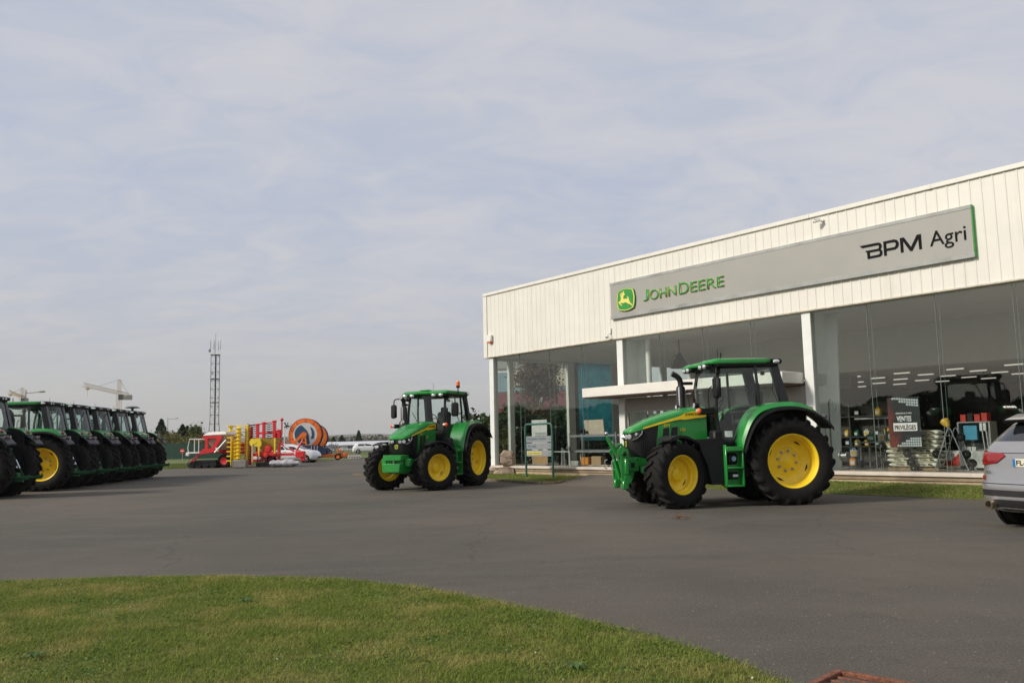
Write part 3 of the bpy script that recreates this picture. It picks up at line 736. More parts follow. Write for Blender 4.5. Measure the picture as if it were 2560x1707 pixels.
MAST = mat('mast_steel', (.20, .21, .22), .55, metal=.4, var=.2)
MD = 220.0; MX = at(534, MD)
ma = thing('lattice_mast', 'tall grey lattice mast with aerials behind the farm machines', 'mast', (MX, MD, 0), R_(20))
ztop = 24.6
def mw(z): return 1.05 if z > 8 else 1.05 + (8 - z) * .075
mb = MB()
corners = [(-1, -1), (1, -1), (1, 1), (-1, 1)]
for sx, sy in corners: mb.tube([(sx * mw(z), sy * mw(z), z) for z in (-.1, 4, 8, ztop)], .075, 6)
zs = [0, 2.4, 4.8, 7.0, 9.2, 11.4, 13.6, 15.8, 18.0, 20.2, 22.4, ztop]
for i, z in enumerate(zs):
    for k in range(4):
        a, b = corners[k], corners[(k + 1) % 4]
        mb.tube([(a[0] * mw(z), a[1] * mw(z), z), (b[0] * mw(z), b[1] * mw(z), z)], .045, 4)
        if i < len(zs) - 1:
            z2 = zs[i + 1]; A, B_ = (a, b) if i % 2 else (b, a)
            mb.tube([(A[0] * mw(z), A[1] * mw(z), z), (B_[0] * mw(z2), B_[1] * mw(z2), z2)], .035, 4)
mb.build('lattice', MAST, ma)
mb = MB(); mb.box((.1, -.2, 12.3), (.34, .14, 24.6)); mb.build('cable_ladder', mat('dark_cable', (.02, .022, .024), .7), ma)
for z in (12.4, 18.4, ztop):
    mb = MB(); mb.box((0, 0, z), (2.3, 2.3, .16)); mb.build('platform', MAST, ma)
for a in (200, 250, 330, 60, 100):
    x, y = 1.35 * math.cos(R_(a)), 1.35 * math.sin(R_(a))
    mb = MB(); mb.box((x, y, 27.2), (.22, .16, 2.3), .04); mb.cyl((x * .92, y * .92, 24.3), (x * .92, y * .92, 28.5), .045, n=6); mb.build('panel_aerial', mat('aerial_white', (.66, .67, .68), .5), ma)
mb = MB(); mb.cyl((-.8, -1.15, 19.8), (-.8, -1.45, 19.8), .40, n=16); mb.build('dish', mat('aerial_white', (.66, .67, .68), .5), ma)
mb = MB(); mb.cyl((-1.3, -.8, 25.6), (-1.6, -.95, 25.6), .35, n=14); mb.build('dish', MAST, ma)
mb = MB(); mb.cyl((0, 0, 24.5), (0, 0, 30.2), .05, n=5); mb.build('lightning_rod', MAST, ma)

CRANE = mat('crane_yellow', (.52, .38, .20), .6, var=.15)
def truss(mb, p, q, w, n, r=.09):
    r *= .55; w *= .85
    p, q = Vector(p), Vector(q); d = (q - p).normalized(); s_ = d.cross(Vector((0, 0, 1)))
    s_ = s_.normalized() if s_.length > .1 else Vector((1, 0, 0)); u = s_.cross(d)
    cs = [s_ * w / 2 - u * w / 2, -s_ * w / 2 - u * w / 2, u * w / 2 + s_ * w * .5 * (abs(d.z) > .9), u * w / 2 - s_ * w * .5 * (abs(d.z) > .9)]
    for c in cs: mb.tube([p + c, q + c], r, 5)
    for i in range(n):
        a, b = p + (q - p) * i / n, p + (q - p) * (i + 1) / n
        for k in range(4):
            mb.tube([a + cs[k], b + cs[(k + 1) % 4]], r * .6, 4)
def crane(label, base, tip, tail, zj, zap):
    t = thing('tower_crane', label, 'crane', (base[0], base[1], -.06))
    l = lambda p, z: (p[0] - base[0], p[1] - base[1], z)
    mb = MB(); truss(mb, (0, 0, 0), (0, 0, zj - .6), 1.5, 14, .11); mb.build('mast', CRANE, t)
    mb = MB(); truss(mb, l(base, zj), l(tip, zj), 1.25, 22, .10); mb.build('jib', CRANE, t)
    mb = MB(); truss(mb, l(base, zj), l(tail, zj), 1.4, 6, .12); mb.build('counter_jib', CRANE, t)
    d = (Vector((*tail, 0)) - Vector((*base, 0))); c = d * .85
    mb = MB(); mb.box((c.x, c.y, zj - .9), (2.0, 2.6, 1.7), .05, (0, 0, math.atan2(d.y, d.x))); mb.build('counterweight', mat('concrete_block', (.36, .34, .31), .85), t)
    mb = MB(); truss(mb, (0, 0, zj), (0, 0, zap), 1.1, 4, .1); mb.build('apex', CRANE, t)
    mb = MB(); mb.box((1.1, -.9, zj - 1.6), (1.3, 1.5, 1.9), .1); mb.build('cabin', mat('dark_pane', (.04, .05, .06), .12), t)
    mb = MB(); e = Vector(l(tip, zj)); mb.tube([(0, 0, zap), e * .62 + Vector((0, 0, zj * .38 + .6))], .05, 4); mb.tube([(0, 0, zap), (c.x, c.y, zj + .6)], .05, 4); mb.build('stay_cable', MAST, t)
    mb = MB(); h_ = e * .9; mb.box((h_.x, h_.y, zj - 1.0), (.9, .9, .5), .05); mb.tube([(h_.x, h_.y, zj - 1), (h_.x, h_.y, zj - 3.2)], .05, 4); mb.build('trolley', CRANE, t)
crane('pale yellow tower crane standing behind the parked tractors', (-137.5, 300), (-129, 258), (-141, 316), 20.6, 25.2)
crane('distant tower crane at the far left behind the street lamp', (-188.5, 330), (-176, 300), (-193, 340), 21.8, 25.2)
LAMPM = mat('lamp_post_grey', (.22, .23, .24), .5, metal=.5, var=.1)
for k, (px, py, D, arm, lab) in enumerate([(61, 974, 94, 2.0, 'tall street lamp with arm to the right behind the first tractors'), (418, 1043.5, 193, 2.3, 'grey street lamp right of the parked tractors'), (703, 1071, 330, -2.4, 'far street lamp between red harrow and orange hose reel'), (503, 1056, 240, 0, 'slim lamp post with a dark lantern left of the mast')]):
    t = thing('street_lamp', lab, 'street lamp', (at(px, D), D, -.06), 0, 'street lamps in the distance')
    h = zat(px, py, D)
    mb = MB(); mb.tube([(0, 0, 0), (0, 0, h)], [.09, .055], 8); mb.build('pole', LAMPM, t)
    if arm:
        mb = MB(); mb.tube([(0, 0, h - .35), (arm * .6, 0, h - .28), (arm * .75, 0, h - .26)], .04, 6); mb.build('arm', LAMPM, t)
        mb = MB(); mb.ball((arm * .86, 0, h - .22), .5, (.9, .3, .22)); mb.build('lamp_head', mat('lamp_head_grey', (.30, .30, .31), .4), t)
    else:
        mb = MB(); mb.lathe([(0, .2), (.35, .12), (.4, 0), (.2, -.25), (0, -.3)], 12, Matrix.Translation((0, 0, h)) @ Matrix.Rotation(PI / 2, 4, 'X')); mb.build('lamp_head', BLACK, t)
SHIELD=[(8.679,6.818),(8.795,6.875),(8.952,6.907),(9.094,6.914),(9.223,6.901),(9.338,6.87),(9.474,6.82),(9.509,6.708),(9.536,6.567),(9.535,6.423),(9.516,6.298),(9.462,6.144),(9.321,6.095),(9.18,6.067),(8.992,6.066),(8.816,6.097),(8.664,6.156),(8.622,6.292),(8.6,6.443),(8.605,6.555),(8.63,6.691)]
SHIELD_IN=[(8.71,6.796),(8.818,6.845),(8.962,6.877),(9.092,6.88),(9.221,6.864),(9.325,6.838),(9.416,6.803),(9.456,6.682),(9.476,6.559),(9.474,6.432),(9.457,6.306),(9.42,6.18),(9.3,6.136),(9.159,6.112),(8.994,6.11),(8.83,6.139),(8.707,6.187),(8.671,6.311),(8.651,6.435),(8.657,6.548),(8.675,6.675)]
DEER=[(8.818,6.616),(8.826,6.653),(8.886,6.669),(8.941,6.689),(8.906,6.701),(8.864,6.687),(8.807,6.68),(8.814,6.72),(8.847,6.759),(8.862,6.726),(8.898,6.73),(8.899,6.794),(8.924,6.778),(8.944,6.744),(8.965,6.746),(8.977,6.817),(9.0,6.809),(9.016,6.764),(9.016,6.714),(9.071,6.7),(9.034,6.662),(8.98,6.64),(8.964,6.556),(8.979,6.517),(9.085,6.508),(9.179,6.504),(9.189,6.524),(9.15,6.589),(9.174,6.593),(9.239,6.529),(9.258,6.497),(9.247,6.464),(9.278,6.391),(9.31,6.335),(9.389,6.282),(9.432,6.216),(9.407,6.194),(9.33,6.271),(9.227,6.3),(9.148,6.349),(9.102,6.375),(9.02,6.376),(8.925,6.367),(8.842,6.383),(8.778,6.409),(8.817,6.356),(8.903,6.288),(8.89,6.269),(8.792,6.325),(8.726,6.395),(8.707,6.432),(8.732,6.446),(8.829,6.467),(8.838,6.531),(8.86,6.61)]
B_TOP=[(18.333,6.72),(18.888,6.719),(18.954,6.696),(18.987,6.631),(18.983,6.573),(18.949,6.521),(18.99,6.47),(18.996,6.396),(18.973,6.342),(18.918,6.311),(18.549,6.306),(18.546,6.479),(18.485,6.55),(18.875,6.543),(18.904,6.566),(18.91,6.616),(18.883,6.648),(18.403,6.647)]
B_HOLE=[(18.622,6.48),(18.893,6.481),(18.923,6.446),(18.917,6.396),(18.885,6.376),(18.626,6.373)]
P_=[(19.042,6.715),(19.364,6.717),(19.435,6.685),(19.476,6.615),(19.475,6.537),(19.441,6.471),(19.372,6.434),(19.118,6.431),(19.115,6.308),(19.042,6.31)]
P_HOLE=[(19.119,6.646),(19.344,6.645),(19.393,6.61),(19.396,6.552),(19.356,6.502),(19.119,6.501)]
M_=[(19.52,6.717),(19.633,6.717),(19.815,6.417),(19.996,6.718),(20.106,6.717),(20.105,6.305),(20.035,6.309),(20.027,6.606),(19.845,6.305),(19.781,6.31),(19.601,6.619),(19.598,6.31),(19.523,6.312)]
# remember what was there, so the building's own unit can be set once at the end
_before = set(bpy.data.objects)
# ================================================================== SHOWROOM
CLAD = mat('cream_cladding', (.72, .70, .625), .45, var=.045, scale=.9)
def streak(m, amt=.5, sc=(2.2, 2.2, .10), dark=(.52, .48, .39), lo=.55, hi=.80):
    """rain streaks and grime running down a wall"""
    t = m.node_tree; b = t.nodes['Principled BSDF']; src = b.inputs['Base Color'].links[0].from_socket
    co = t.nodes.new('ShaderNodeTexCoord'); mpn = t.nodes.new('ShaderNodeMapping'); mpn.inputs['Scale'].default_value = sc; t.links.new(co.outputs['Object'], mpn.inputs[0])
    n = t.nodes.new('ShaderNodeTexNoise'); n.inputs['Scale'].default_value = 1.6; n.inputs['Detail'].default_value = 9; n.inputs['Roughness'].default_value = .72; t.links.new(mpn.outputs[0], n.inputs['Vector'])
    r = t.nodes.new('ShaderNodeMapRange'); r.inputs['From Min'].default_value = lo; r.inputs['From Max'].default_value = hi; r.inputs['To Max'].default_value = amt; t.links.new(n.outputs['Fac'], r.inputs[0])
    mm = t.nodes.new('ShaderNodeMix'); mm.data_type = 'RGBA'; t.links.new(r.outputs[0], mm.inputs[0]); t.links.new(src, mm.inputs[6]); mm.inputs[7].default_value = (*dark, 1); t.links.new(mm.outputs[2], b.inputs['Base Color'])
streak(CLAD, .75)
CAPM = mat('cream_flashing', (.73, .71, .64), .42, var=.05, scale=2)
STRUCT = mat('white_steelwork', (.72, .74, .70), .45, var=.05, scale=3)
CEILM = mat('grey_ceiling', (.68, .67, .64), .85, var=.04, scale=.5)
WALLG = mat('grey_wall', (.40, .39, .36), .8, var=.08, scale=1)
FLOORM = mat('tiled_floor', (.33, .28, .23), .35, var=.15, scale=2)
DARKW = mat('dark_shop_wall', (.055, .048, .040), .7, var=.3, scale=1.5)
PLINTH = mat('stained_plinth', (.23, .165, .105), .85, var=.35, scale=3, col2=(.36, .28, .19), bump=.3)
SILLM = mat('sill_stone', (.60, .53, .45), .7, var=.1, scale=3)
BASEC = mat('tan_render_base', (.42, .33, .21), .85, var=.15, scale=4)
JOINT = mat('glass_edge', (.20, .25, .23), .25, var=.1)
BLDG = thing('showroom', 'long cream clad dealership showroom with tall shop windows', 'building', BW(0, 0), BRZ)
UL, ZC, ZT, FLZ = 34.0, 5.07, 8.0, .33

mb = MB()                                   # ribbed sheet: one profile swept down
prof = []; u = .26; per = .29
while u < UL - .1:
    prof += [(u, 0), (u + .225, 0), (u + .243, -.012), (u + .272, -.012)]
    u += per
prof.append((UL, 0))
n = len(prof)
V = [(a, b - .10, 5.13) for a, b in prof] + [(a, b - .10, 7.90) for a, b in prof] + [(a, .0, 7.90) for a, b in prof] + [(a, .0, 5.13) for a, b in prof]
F = [(i + k * n, i + 1 + k * n, i + 1 + ((k + 1) % 4) * n, i + ((k + 1) % 4) * n) for k in range(4) for i in range(n - 1)]
mb.add(V, F); mb.build('cladding', CLAD, BLDG, smooth=0)
mb = MB(); mb.box((UL / 2, -.03, 7.965), (UL, .26, .13), .012)
for i in range(9): mb.box((1.9 + i * 3.7, -.03, 7.968), (.06, .275, .136), .004)
mb.build('parapet_cap', CAPM, BLDG)
mb = MB(); mb.box((UL / 2, -.055, 5.105), (UL, .20, .045), .006); mb.build('bottom_flashing', mat('worn_flashing', (.50, .46, .37), .5, var=.25, scale=5), BLDG)
mb = MB(); mb.box((.12, -.045, 6.5), (.27, .19, 2.78), .01); mb.build('corner_trim', CAPM, BLDG)
mb = MB(); mb.box((UL / 2, 12.5, 7.75), (UL - .02, 24.9, .2)); mb.build('roof', mat('roof_felt', (.16, .16, .155), .9), BLDG)
mb = MB(); mb.box((.02, 12.5, 6.45), (.10, 24.8, 2.5)); mb.build('gable_wall', CLAD, BLDG)
mb = MB(); mb.box((UL / 2, 24.95, 3.9), (UL - .2, .1, 7.5)); mb.build('rear_wall', CLAD, BLDG)
mb = MB(); mb.box((UL, 12.5, 3.95), (.2, 25, 7.6)); mb.build('gable_wall', CLAD, BLDG)
mb = MB(); mb.box((4.3, 7.02, ZC + .06), (8.4, 13.9, .1)); mb.box((21.24, 3.02, ZC + .061), (25.4, 5.95, .1)); mb.build('ceiling', CEILM, BLDG)
mb = MB(); mb.box((21.2, 6.06, 4.3495), (25.4, .12, 1.459)); mb.build('bulkhead', mat('pale_bulkhead', (.62, .61, .57), .8, var=.04), BLDG)
mb = MB(); mb.box((21.2, 13.1, 3.65), (25.4, 13.9, .1)); mb.build('lower_ceiling', CEILM, BLDG)
mb = MB(); mb.box((UL / 2, 10.05, FLZ - .10), (UL - .3, 19.9, .19)); mb.build('floor', FLOORM, BLDG)
mb = MB(); mb.box((4.3, 14.05, 2.7), (8.4, .15, 4.75)); mb.build('back_wall', WALLG, BLDG)
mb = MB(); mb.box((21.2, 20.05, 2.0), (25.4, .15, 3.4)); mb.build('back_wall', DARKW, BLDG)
mb = MB(); mb.box((8.56, 13.05, 2.7), (.10, 13.8, 4.75)); mb.build('partition_wall', WALLG, BLDG)
# sill and plinth in steps
mb = MB(); mb.box((UL / 2, -.21, .283), (UL + .3, .50, .095), .012)
for i in range(17): mb.box((1 + i * 2.0, -.212, .284), (.012, .505, .098))
mb.build('window_sill', SILLM, BLDG)
mb = MB(); mb.box((UL / 2, -.17, .178), (UL + .3, .46, .115), .01); mb.build('plinth', PLINTH, BLDG)
mb = MB(); mb.box((UL / 2, -.14, -.09), (UL + .3, .46, .40), .01); mb.build('plinth_base', BASEC, BLDG)
# portal columns
for i, u in enumerate((.44, 8.46, 16.36, 24.36, 32.3)):
    mb = MB(); f = lambda a, b, d: (d, a, b)
    mb.prism([(-.03, FLZ), (.70, FLZ), (.98, ZC), (-.03, ZC)] if i else [(-.03, FLZ), (.16, FLZ), (.20, ZC), (-.03, ZC)], u - (.02 if i else .13), u + (.02 if i else .13), f)
    mb.box((u, -.04, (FLZ + ZC) / 2), (.30, .06, ZC - FLZ), .008)
    if i: mb.prism([(.69, FLZ), (.75, FLZ), (1.03, ZC), (.97, ZC)], u - .12, u + .40, f)
    mb.build('column', STRUCT, BLDG)
mb = MB(); mb.cyl((9.15, .75, FLZ), (9.15, .75, ZC), .10, n=16); mb.build('downpipe', STRUCT, BLDG)
# glass: bay by bay, about two metres a pane
def pane(u0, u1, z0, z1, v=.05):
    mb = MB(); mb.box(((u0 + u1) / 2, v, (z0 + z1) / 2), (u1 - u0 - .012, .010, z1 - z0)); mb.build('window_pane', SHOPGLASS, BLDG)
def joint(u, z0, z1, v=.05):
    mb = MB(); mb.box((u, v - .004, (z0 + z1) / 2), (.009, .022, z1 - z0)); mb.box((u, v + .23, (z0 + z1) / 2), (.006, .012, z1 - z0)); mb.build('glass_joint', JOINT, BLDG)
cols = [.44, 8.46, 16.36, 24.36, 32.3]
for a, b in zip(cols[:-1], cols[1:]):
    ks = [a + .15, a + 1.9, a + 3.85, a + 5.8, b - .15]
    lo = 3.30 if a == 8.46 else FLZ
    for i in range(4):
        pane(ks[i], ks[i + 1], lo, ZC)
        if i: joint(ks[i], lo, ZC)
# entrance: canopy, header, glazed doors
mb = MB(); mb.box((11.80, -.56, 3.10), (8.68, 1.12, .34), .015); CANM = mat('canopy_cream', (.74, .71, .64), .55, var=.06, scale=1.2); streak(CANM, .6, (2, 2, .5), (.50, .40, .28), .58, .8); mb.build('canopy', CANM, BLDG)
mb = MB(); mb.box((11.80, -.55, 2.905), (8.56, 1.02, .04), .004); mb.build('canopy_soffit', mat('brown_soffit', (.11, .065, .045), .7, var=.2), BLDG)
mb = MB(); mb.box((12.41, .08, 2.63), (7.58, .20, .46), .01); mb.build('door_header', mat('header_grey', (.33, .31, .27), .6, var=.06), BLDG)
DF = mat('door_frame_grey', (.36, .36, .34), .45, metal=.3)
for i in range(5):
    u0 = 8.64 + i * 1.51; mb = MB()
    for a in (u0 + .03, u0 + 1.47): mb.box((a, .06, 1.36), (.06, .07, 2.06), .006)
    mb.box((u0 + .75, .06, 2.37), (1.38, .07, .06), .006); mb.box((u0 + .75, .06, .40), (1.38, .07, .12), .006)
    d = mb.build('door', DF, BLDG)
    mb = MB(); mb.box((u0 + .75, .06, 1.4), (1.38, .010, 1.88)); mb.build('pane', SHOPGLASS, d)
    if i in (1, 2): mb = MB(); mb.tube([(u0 + (1.3 if i == 1 else .2), -.02, 1.0), (u0 + (1.3 if i == 1 else .2), -.05, 1.05), (u0 + (1.3 if i == 1 else .2), -.05, 1.55), (u0 + (1.3 if i == 1 else .2), -.02, 1.6)], .015, 6); mb.build('handle', CHROME, d)
# end wall seen through the first bay: white mullions with coloured panels and clear lights
EW = .20
def film(name, col, tr=.7, var=.06, scale=.7, col2=None):
    m = mat(name, col, .4, var=var, scale=scale, col2=col2); t = m.node_tree; b = t.nodes['Principled BSDF']
    tl = t.nodes.new('ShaderNodeBsdfTranslucent'); t.links.new(b.inputs['Base Color'].links[0].from_socket, tl.inputs[0]); q = t.nodes.new('ShaderNodeMixShader'); q.inputs[0].default_value = tr
    t.links.new(b.outputs[0], q.inputs[1]); t.links.new(tl.outputs[0], q.inputs[2]); t.links.new(q.outputs[0], t.nodes['Material Output'].inputs[0]); return m
def epan(name, v0, v1, z0, z1, m, t=.05, u=EW):
    mb = MB(); mb.box((u, (v0 + v1) / 2, (z0 + z1) / 2), (t, v1 - v0, z1 - z0), .004); return mb.build(name, m, BLDG)
SKYP = SHOPGLASS
MAR = film('maroon_film', (.30, .085, .09), .7, .12)
BEI = film('beige_film', (.72, .64, .48))
GRP = film('grey_film', (.42, .40, .38))
TEALP = film('teal_speckled_film', (.10, .40, .45), .7, .2, 2.4, (.26, .62, .66))
for v0, v1 in ((1.04, 1.30), (4.62, 5.05), (7.58, 8.18), (11.3, 11.7), (13.6, 13.95)): epan('mullion', v0, v1, FLZ, ZC, STRUCT, .16, EW + .05)
epan('mullion', 5.05, 5.31, FLZ, ZC, mat('mullion_grey', (.17, .17, .165), .6), .12, EW + .03)  # narrow dark grey mullion next to the white ones
for v0, v1 in ((.12, 1.04), (1.30, 4.62)):
    epan('mullion', v0, v1, 4.98, ZC, STRUCT, .12, EW + .02); epan('end_pane', v0, v1, FLZ, 4.98, SHOPGLASS, .01)
epan('printed_panel', 5.31, 7.58, 1.3, ZC, TEALP); epan('end_pane', 5.31, 7.58, FLZ, 1.3, SHOPGLASS, .01)
bub = MB(); rr = random.Random(4)
for i in range(70): bub.cyl((EW + .027, 5.4 + rr.random() * 2.1, 1.4 + rr.random() * 3.6), (EW + .031, 0, 0) and (EW + .031, 5.4, 2), .001, n=3) if False else bub.box((EW + .03, 5.4 + rr.random() * 2.1, 1.4 + rr.random() * 3.6), (.006, .03 + .05 * rr.random(), .03 + .06 * rr.random()), 0, (rr.random() * 3, 0, 0))
bub.build('printed_bubbles', film('pale_bubble', (.62, .80, .84), .7), BLDG)
epan('wall_panel', 8.18, 9.95, FLZ, ZC, WALLG); epan('end_pane', 9.95, 11.3, 2.6, ZC, SHOPGLASS, .01); epan('wall_panel', 9.95, 11.3, FLZ, 2.6, WALLG); epan('end_pane', 11.7, 13.6, FLZ, ZC, SHOPGLASS, .01)

# office block beyond the end wall, seen through it
OB = thing('office_block', 'white framed office block with maroon and beige bands seen through the showroom end wall', 'building', (-1.02, 50.0, 0), R_(-12))
MAR = mat('maroon_cladding', (.20, .055, .06), .6, var=.12); BEI = mat('beige_cladding', (.50, .45, .34), .7, var=.06); GRP = mat('grey_cladding', (.34, .33, .31), .7, var=.06)
ZM = lambda z: 1.45 + (z - 1.45) * 1.24
def obox(name, x0, x1, z0, z1, m, t=.1):
    mb = MB(); mb.box(((x0 + x1) / 2, -t / 2, (z0 + z1) / 2), (x1 - x0, t, z1 - z0), .01); return mb.build(name, m, OB)
mb = MB(); mb.prism([(0, 0), (6.6, 0), (7.5, 7), (1.6, 7)], -.05, 6.9, lambda a, b, d: (a, b, d)); mb.build('wall', WHITEP, OB, smooth=0)
OG = mat('sky_window', (.30, .42, .46), .06, var=.1, metal=.6)
for k, (a, b) in enumerate(((.06, .78), (1.0, 2.55), (2.75, 4.3), (4.5, 6.3))):
    obox('maroon_band', a, b, ZM(2.62), ZM(3.60), MAR)
    if k: obox('beige_band', a, b, ZM(3.84), ZM(4.60), BEI); obox('window', a, b, ZM(3.62), ZM(3.82), OG, .08)
    else: obox('window', a, b, ZM(3.64), ZM(4.56), OG, .08)
    obox('grey_band', a, b, ZM(4.72), 6.6, GRP); obox('window', a, b, .9, ZM(2.45), OG, .08)
# ---- sign band on the front
S = thing('sign_board', 'long grey fascia sign with green and black lettering', 'sign', BW(0, 0), BRZ)
SG = mat('sign_grey', (.33, .325, .295), .5, var=.05, scale=.6); streak(SG, .35, (1.5, 1.5, .25), (.25, .24, .21), .56, .8)
SG2 = mat('sign_grey_trim', (.32, .325, .31), .45, var=.22, scale=1.5)
mb = MB(); mb.box((14.83, -.16, 6.53), (13.22, .10, 1.34), .006); mb.build('panel', SG, S)
mb = MB(); mb.box((14.83, -.163, 7.175), (13.24, .112, .10), .006); mb.box((14.83, -.163, 5.905), (13.24, .112, .125), .006)
for uu in (12.55, 17.3): mb.box((uu, -.164, 5.905), (.012, .114, .126))
mb.build('edge_trim', SG2, S)
mb = MB(); mb.box((21.452, -.15, 6.54), (.014, .11, 1.38), .003); mb.build('end_edge', mat('green_edge', (.05, .42, .05), .4), S)  # plain green strip closing the right end of the sign
TH = lambda a, b, d: (a, -d, b)
SGRN = mat('sign_green', (.025, .27, .040), .4, var=.05); SYEL = mat('sign_yellow', (.80, .66, .16), .45, var=.04)
sc_ = MB(); sc_.prism(SHIELD, .214, .275, TH)
cxx, czz = 9.07, 6.49
em_ = sc_.build('emblem', SGRN, S, smooth=20)
mb = MB(); sh2 = [(cxx + (a - cxx) * .965, czz + (b - czz) * .965) for a, b in SHIELD]; mb.prism(sh2, .272, .279, TH); mb.build('emblem_border', SYEL, em_, smooth=0)
mb = MB(); mb.prism(SHIELD_IN, .274, .283, TH); mb.build('emblem_field', SGRN, em_, smooth=0)
mb = MB(); mb.prism(DEER, .280, .287, TH); mb.build('emblem_deer', SYEL, em_, smooth=0)
MS = lambda u0, z0, d=.213: frame_mat((u0, -d, z0), (1, 0, 0), (0, 0, 1))
GY = [SGRN, SYEL]
text('lettering', 'J', GY, S, MS(9.913, 6.301), .412, .27, .035, bold=.002)
text('lettering', 'OHN', GY, S, MS(10.245, 6.301), .362, 1.225, .035, bold=.002)
text('lettering', 'D', GY, S, MS(11.61, 6.305), .408, .43, .035, bold=.002)
text('lettering', 'EERE', GY, S, MS(12.12, 6.305), .355, 1.41, .035, bold=.002)
def cut(outer, hole=None):
    mb = MB()
    if hole is None: mb.prism(outer, .212, .225, TH)
    else:
        # split the ring into two simple outlines at its leftmost and rightmost points
        cu = bpy.data.curves.new('tmp', 'CURVE'); cu.dimensions = '2D'; cu.fill_mode = 'BOTH'
        for L in (outer, hole):
            sp_ = cu.splines.new('POLY'); sp_.points.add(len(L) - 1); sp_.use_cyclic_u = True
            for p, (a, b) in zip(sp_.points, L): p.co = (a, b, 0, 1)
        t = bpy.data.objects.new('tmp', cu); COL.objects.link(t); bpy.context.view_layer.update()
        me = bpy.data.meshes.new_from_object(t.evaluated_get(bpy.context.evaluated_depsgraph_get()))
        for d in (.212, .225): mb.add([(v.co.x, -d, v.co.y) for v in me.vertices], [tuple(p.vertices) for p in me.polygons])
        for L in (outer, hole):
            n = len(L); mb.add([(a, -.212, b) for a, b in L] + [(a, -.225, b) for a, b in L], [(i, (i + 1) % n, n + (i + 1) % n, n + i) for i in range(n)])
        bpy.data.objects.remove(t); bpy.data.curves.remove(cu); bpy.data.meshes.remove(me)
    return mb.build('lettering', INK, S, smooth=0)
cut(B_TOP, B_HOLE); cut(P_, P_HOLE); cut(M_)
text('lettering', 'Agri', INK, S, MS(20.333, 6.199), .525, .945, .012)

# ---- small fittings on the front
def onb(name, label, cat, u, v, z, group=None): return thing(name, label, cat, BW(u, v, z), BRZ, group)
t = onb('security_camera', 'white bullet security camera under the parapet above the sign', 'security camera', 17.16, -.12, 7.74)
mb = MB(); mb.cyl((0, 0, 0), (0, -.05, 0), .07); mb.tube([(0, -.04, 0), (0, -.16, -.01), (-.06, -.2, -.02)], .022); mb.build('bracket', WHITEP, t)
mb = MB(); mb.cyl((.0, -.18, 0), (-.22, -.32, -.06), .055, n=14); mb.box((-.11, -.25, .035), (.26, .13, .012), .004, (0, 0, .56)); b = mb.build('camera_body', WHITEP, t); t.scale = (.72,) * 3
mb = MB(); mb.cyl((-.218, -.319, -.0595), (-.232, -.328, -.063), .046); mb.build('lens', BLACK, b)
t = onb('alarm_siren', 'white alarm box with orange lamp at the left corner of the front', 'alarm siren', .51, -.12, 5.78)
mb = MB(); mb.box((0, -.06, .17), (.30, .12, .30), .02); mb.build('housing', WHITEP, t); mb = MB(); mb.box((.02, -.07, -.02), (.22, .10, .085), .03); mb.build('cone', ORANGE, t)
t = onb('floodlight', 'small floodlight fixed to the cladding just left of the sign', 'floodlight', 8.07, -.12, 5.3)
mb = MB(); mb.box((0, -.02, .14), (.10, .04, .22), .01); mb.tube([(0, -.03, .05), (0, -.12, .0), (0, -.16, -.06)], .014); mb.build('bracket', WHITEP, t); mb = MB(); mb.box((0, -.18, -.10), (.16, .09, .12), .02, (.5, 0, 0)); mb.build('lamp_head', LAMP, t)
t = onb('roof_antenna', 'small dark aerial on the roof at the left corner', 'aerial', .35, .6, 7.84)
mb = MB(); mb.cyl((0, 0, 0), (0, 0, .34), .02, n=6); mb.tube([(-.35, 0, .32), (.35, 0, .32)], .018, 5); mb.tube([(-.3, -.2, .29), (.3, .2, .29)], .014, 5); mb.build('aerial', BLACK, t)

# ---- inside the showroom
def inb(name, label, cat, u, v, z=FLZ, rz=0.0, group=None): return thing(name, label, cat, BW(u, v, z), BRZ + rz, group)
STRIP = emit('strip_tube', (1, .95, .84), .42)
ordn = ['first', 'second', 'third', 'fourth', 'fifth', 'sixth', 'seventh', 'eighth', 'ninth', 'tenth', 'eleventh']
for i in range(5):
    for j in range(11):
        if (j == 0 and i < 3) or j > 9: continue
        mb = MB(); mb.box((0, 0, -.02), (.60, .065, .04), .01); o = mb.build('strip_light', STRIP, loc=BW(9.1 + 1.95 * j, 8.2 + 1.82 * i, 3.598), rot=(0, 0, BRZ))
        tag(o, 'ceiling strip light, %s row from the front, %s from the left' % (ordn[i], ordn[j]), 'strip light', 'strip lights under the low shop ceiling')
GREYST = mat('grey_shelf_steel', (.30, .30, .29), .5, metal=.3, var=.1)
t = inb('air_heater', 'grey boxy air heater hung under the shop ceiling', 'heater', 13.65, 6.6, 3.08); mb = MB(); mb.box((0, 0, .22), (.62, .5, .44), .03); mb.build('housing', mat('heater_grey', (.16, .15, .13), .5), t)
mb = MB(); 
for i in range(6): mb.box((0, -.255, .08 + i * .055), (.5, .02, .02), .004)
mb.build('louvre', BLACK, t)
t = inb('mirrored_cone', 'dark cone on a stem added inside the window above the canopy, for a mirrored shape', 'dark cone', 9.40, 2.2, 4.0)  # added dark cone, stands for a shape mirrored in the glass
mb = MB(); mb.cyl((0, 0, .55), (0, 0, 1.09), .02, n=8); mb.build('stem', BLACK, t); mb = MB(); mb.lathe([(.36, 0), (.30, .12), (.16, .38), (.08, .55), (.03, .60), (0, .60)], 20, Matrix.Rotation(PI / 2, 4, 'X')); mb.tube([(-.06, 0, .50), (-.25, 0, .50), (-.3, 0, .46)], .025, 6); mb.build('cone', SATIN, t)
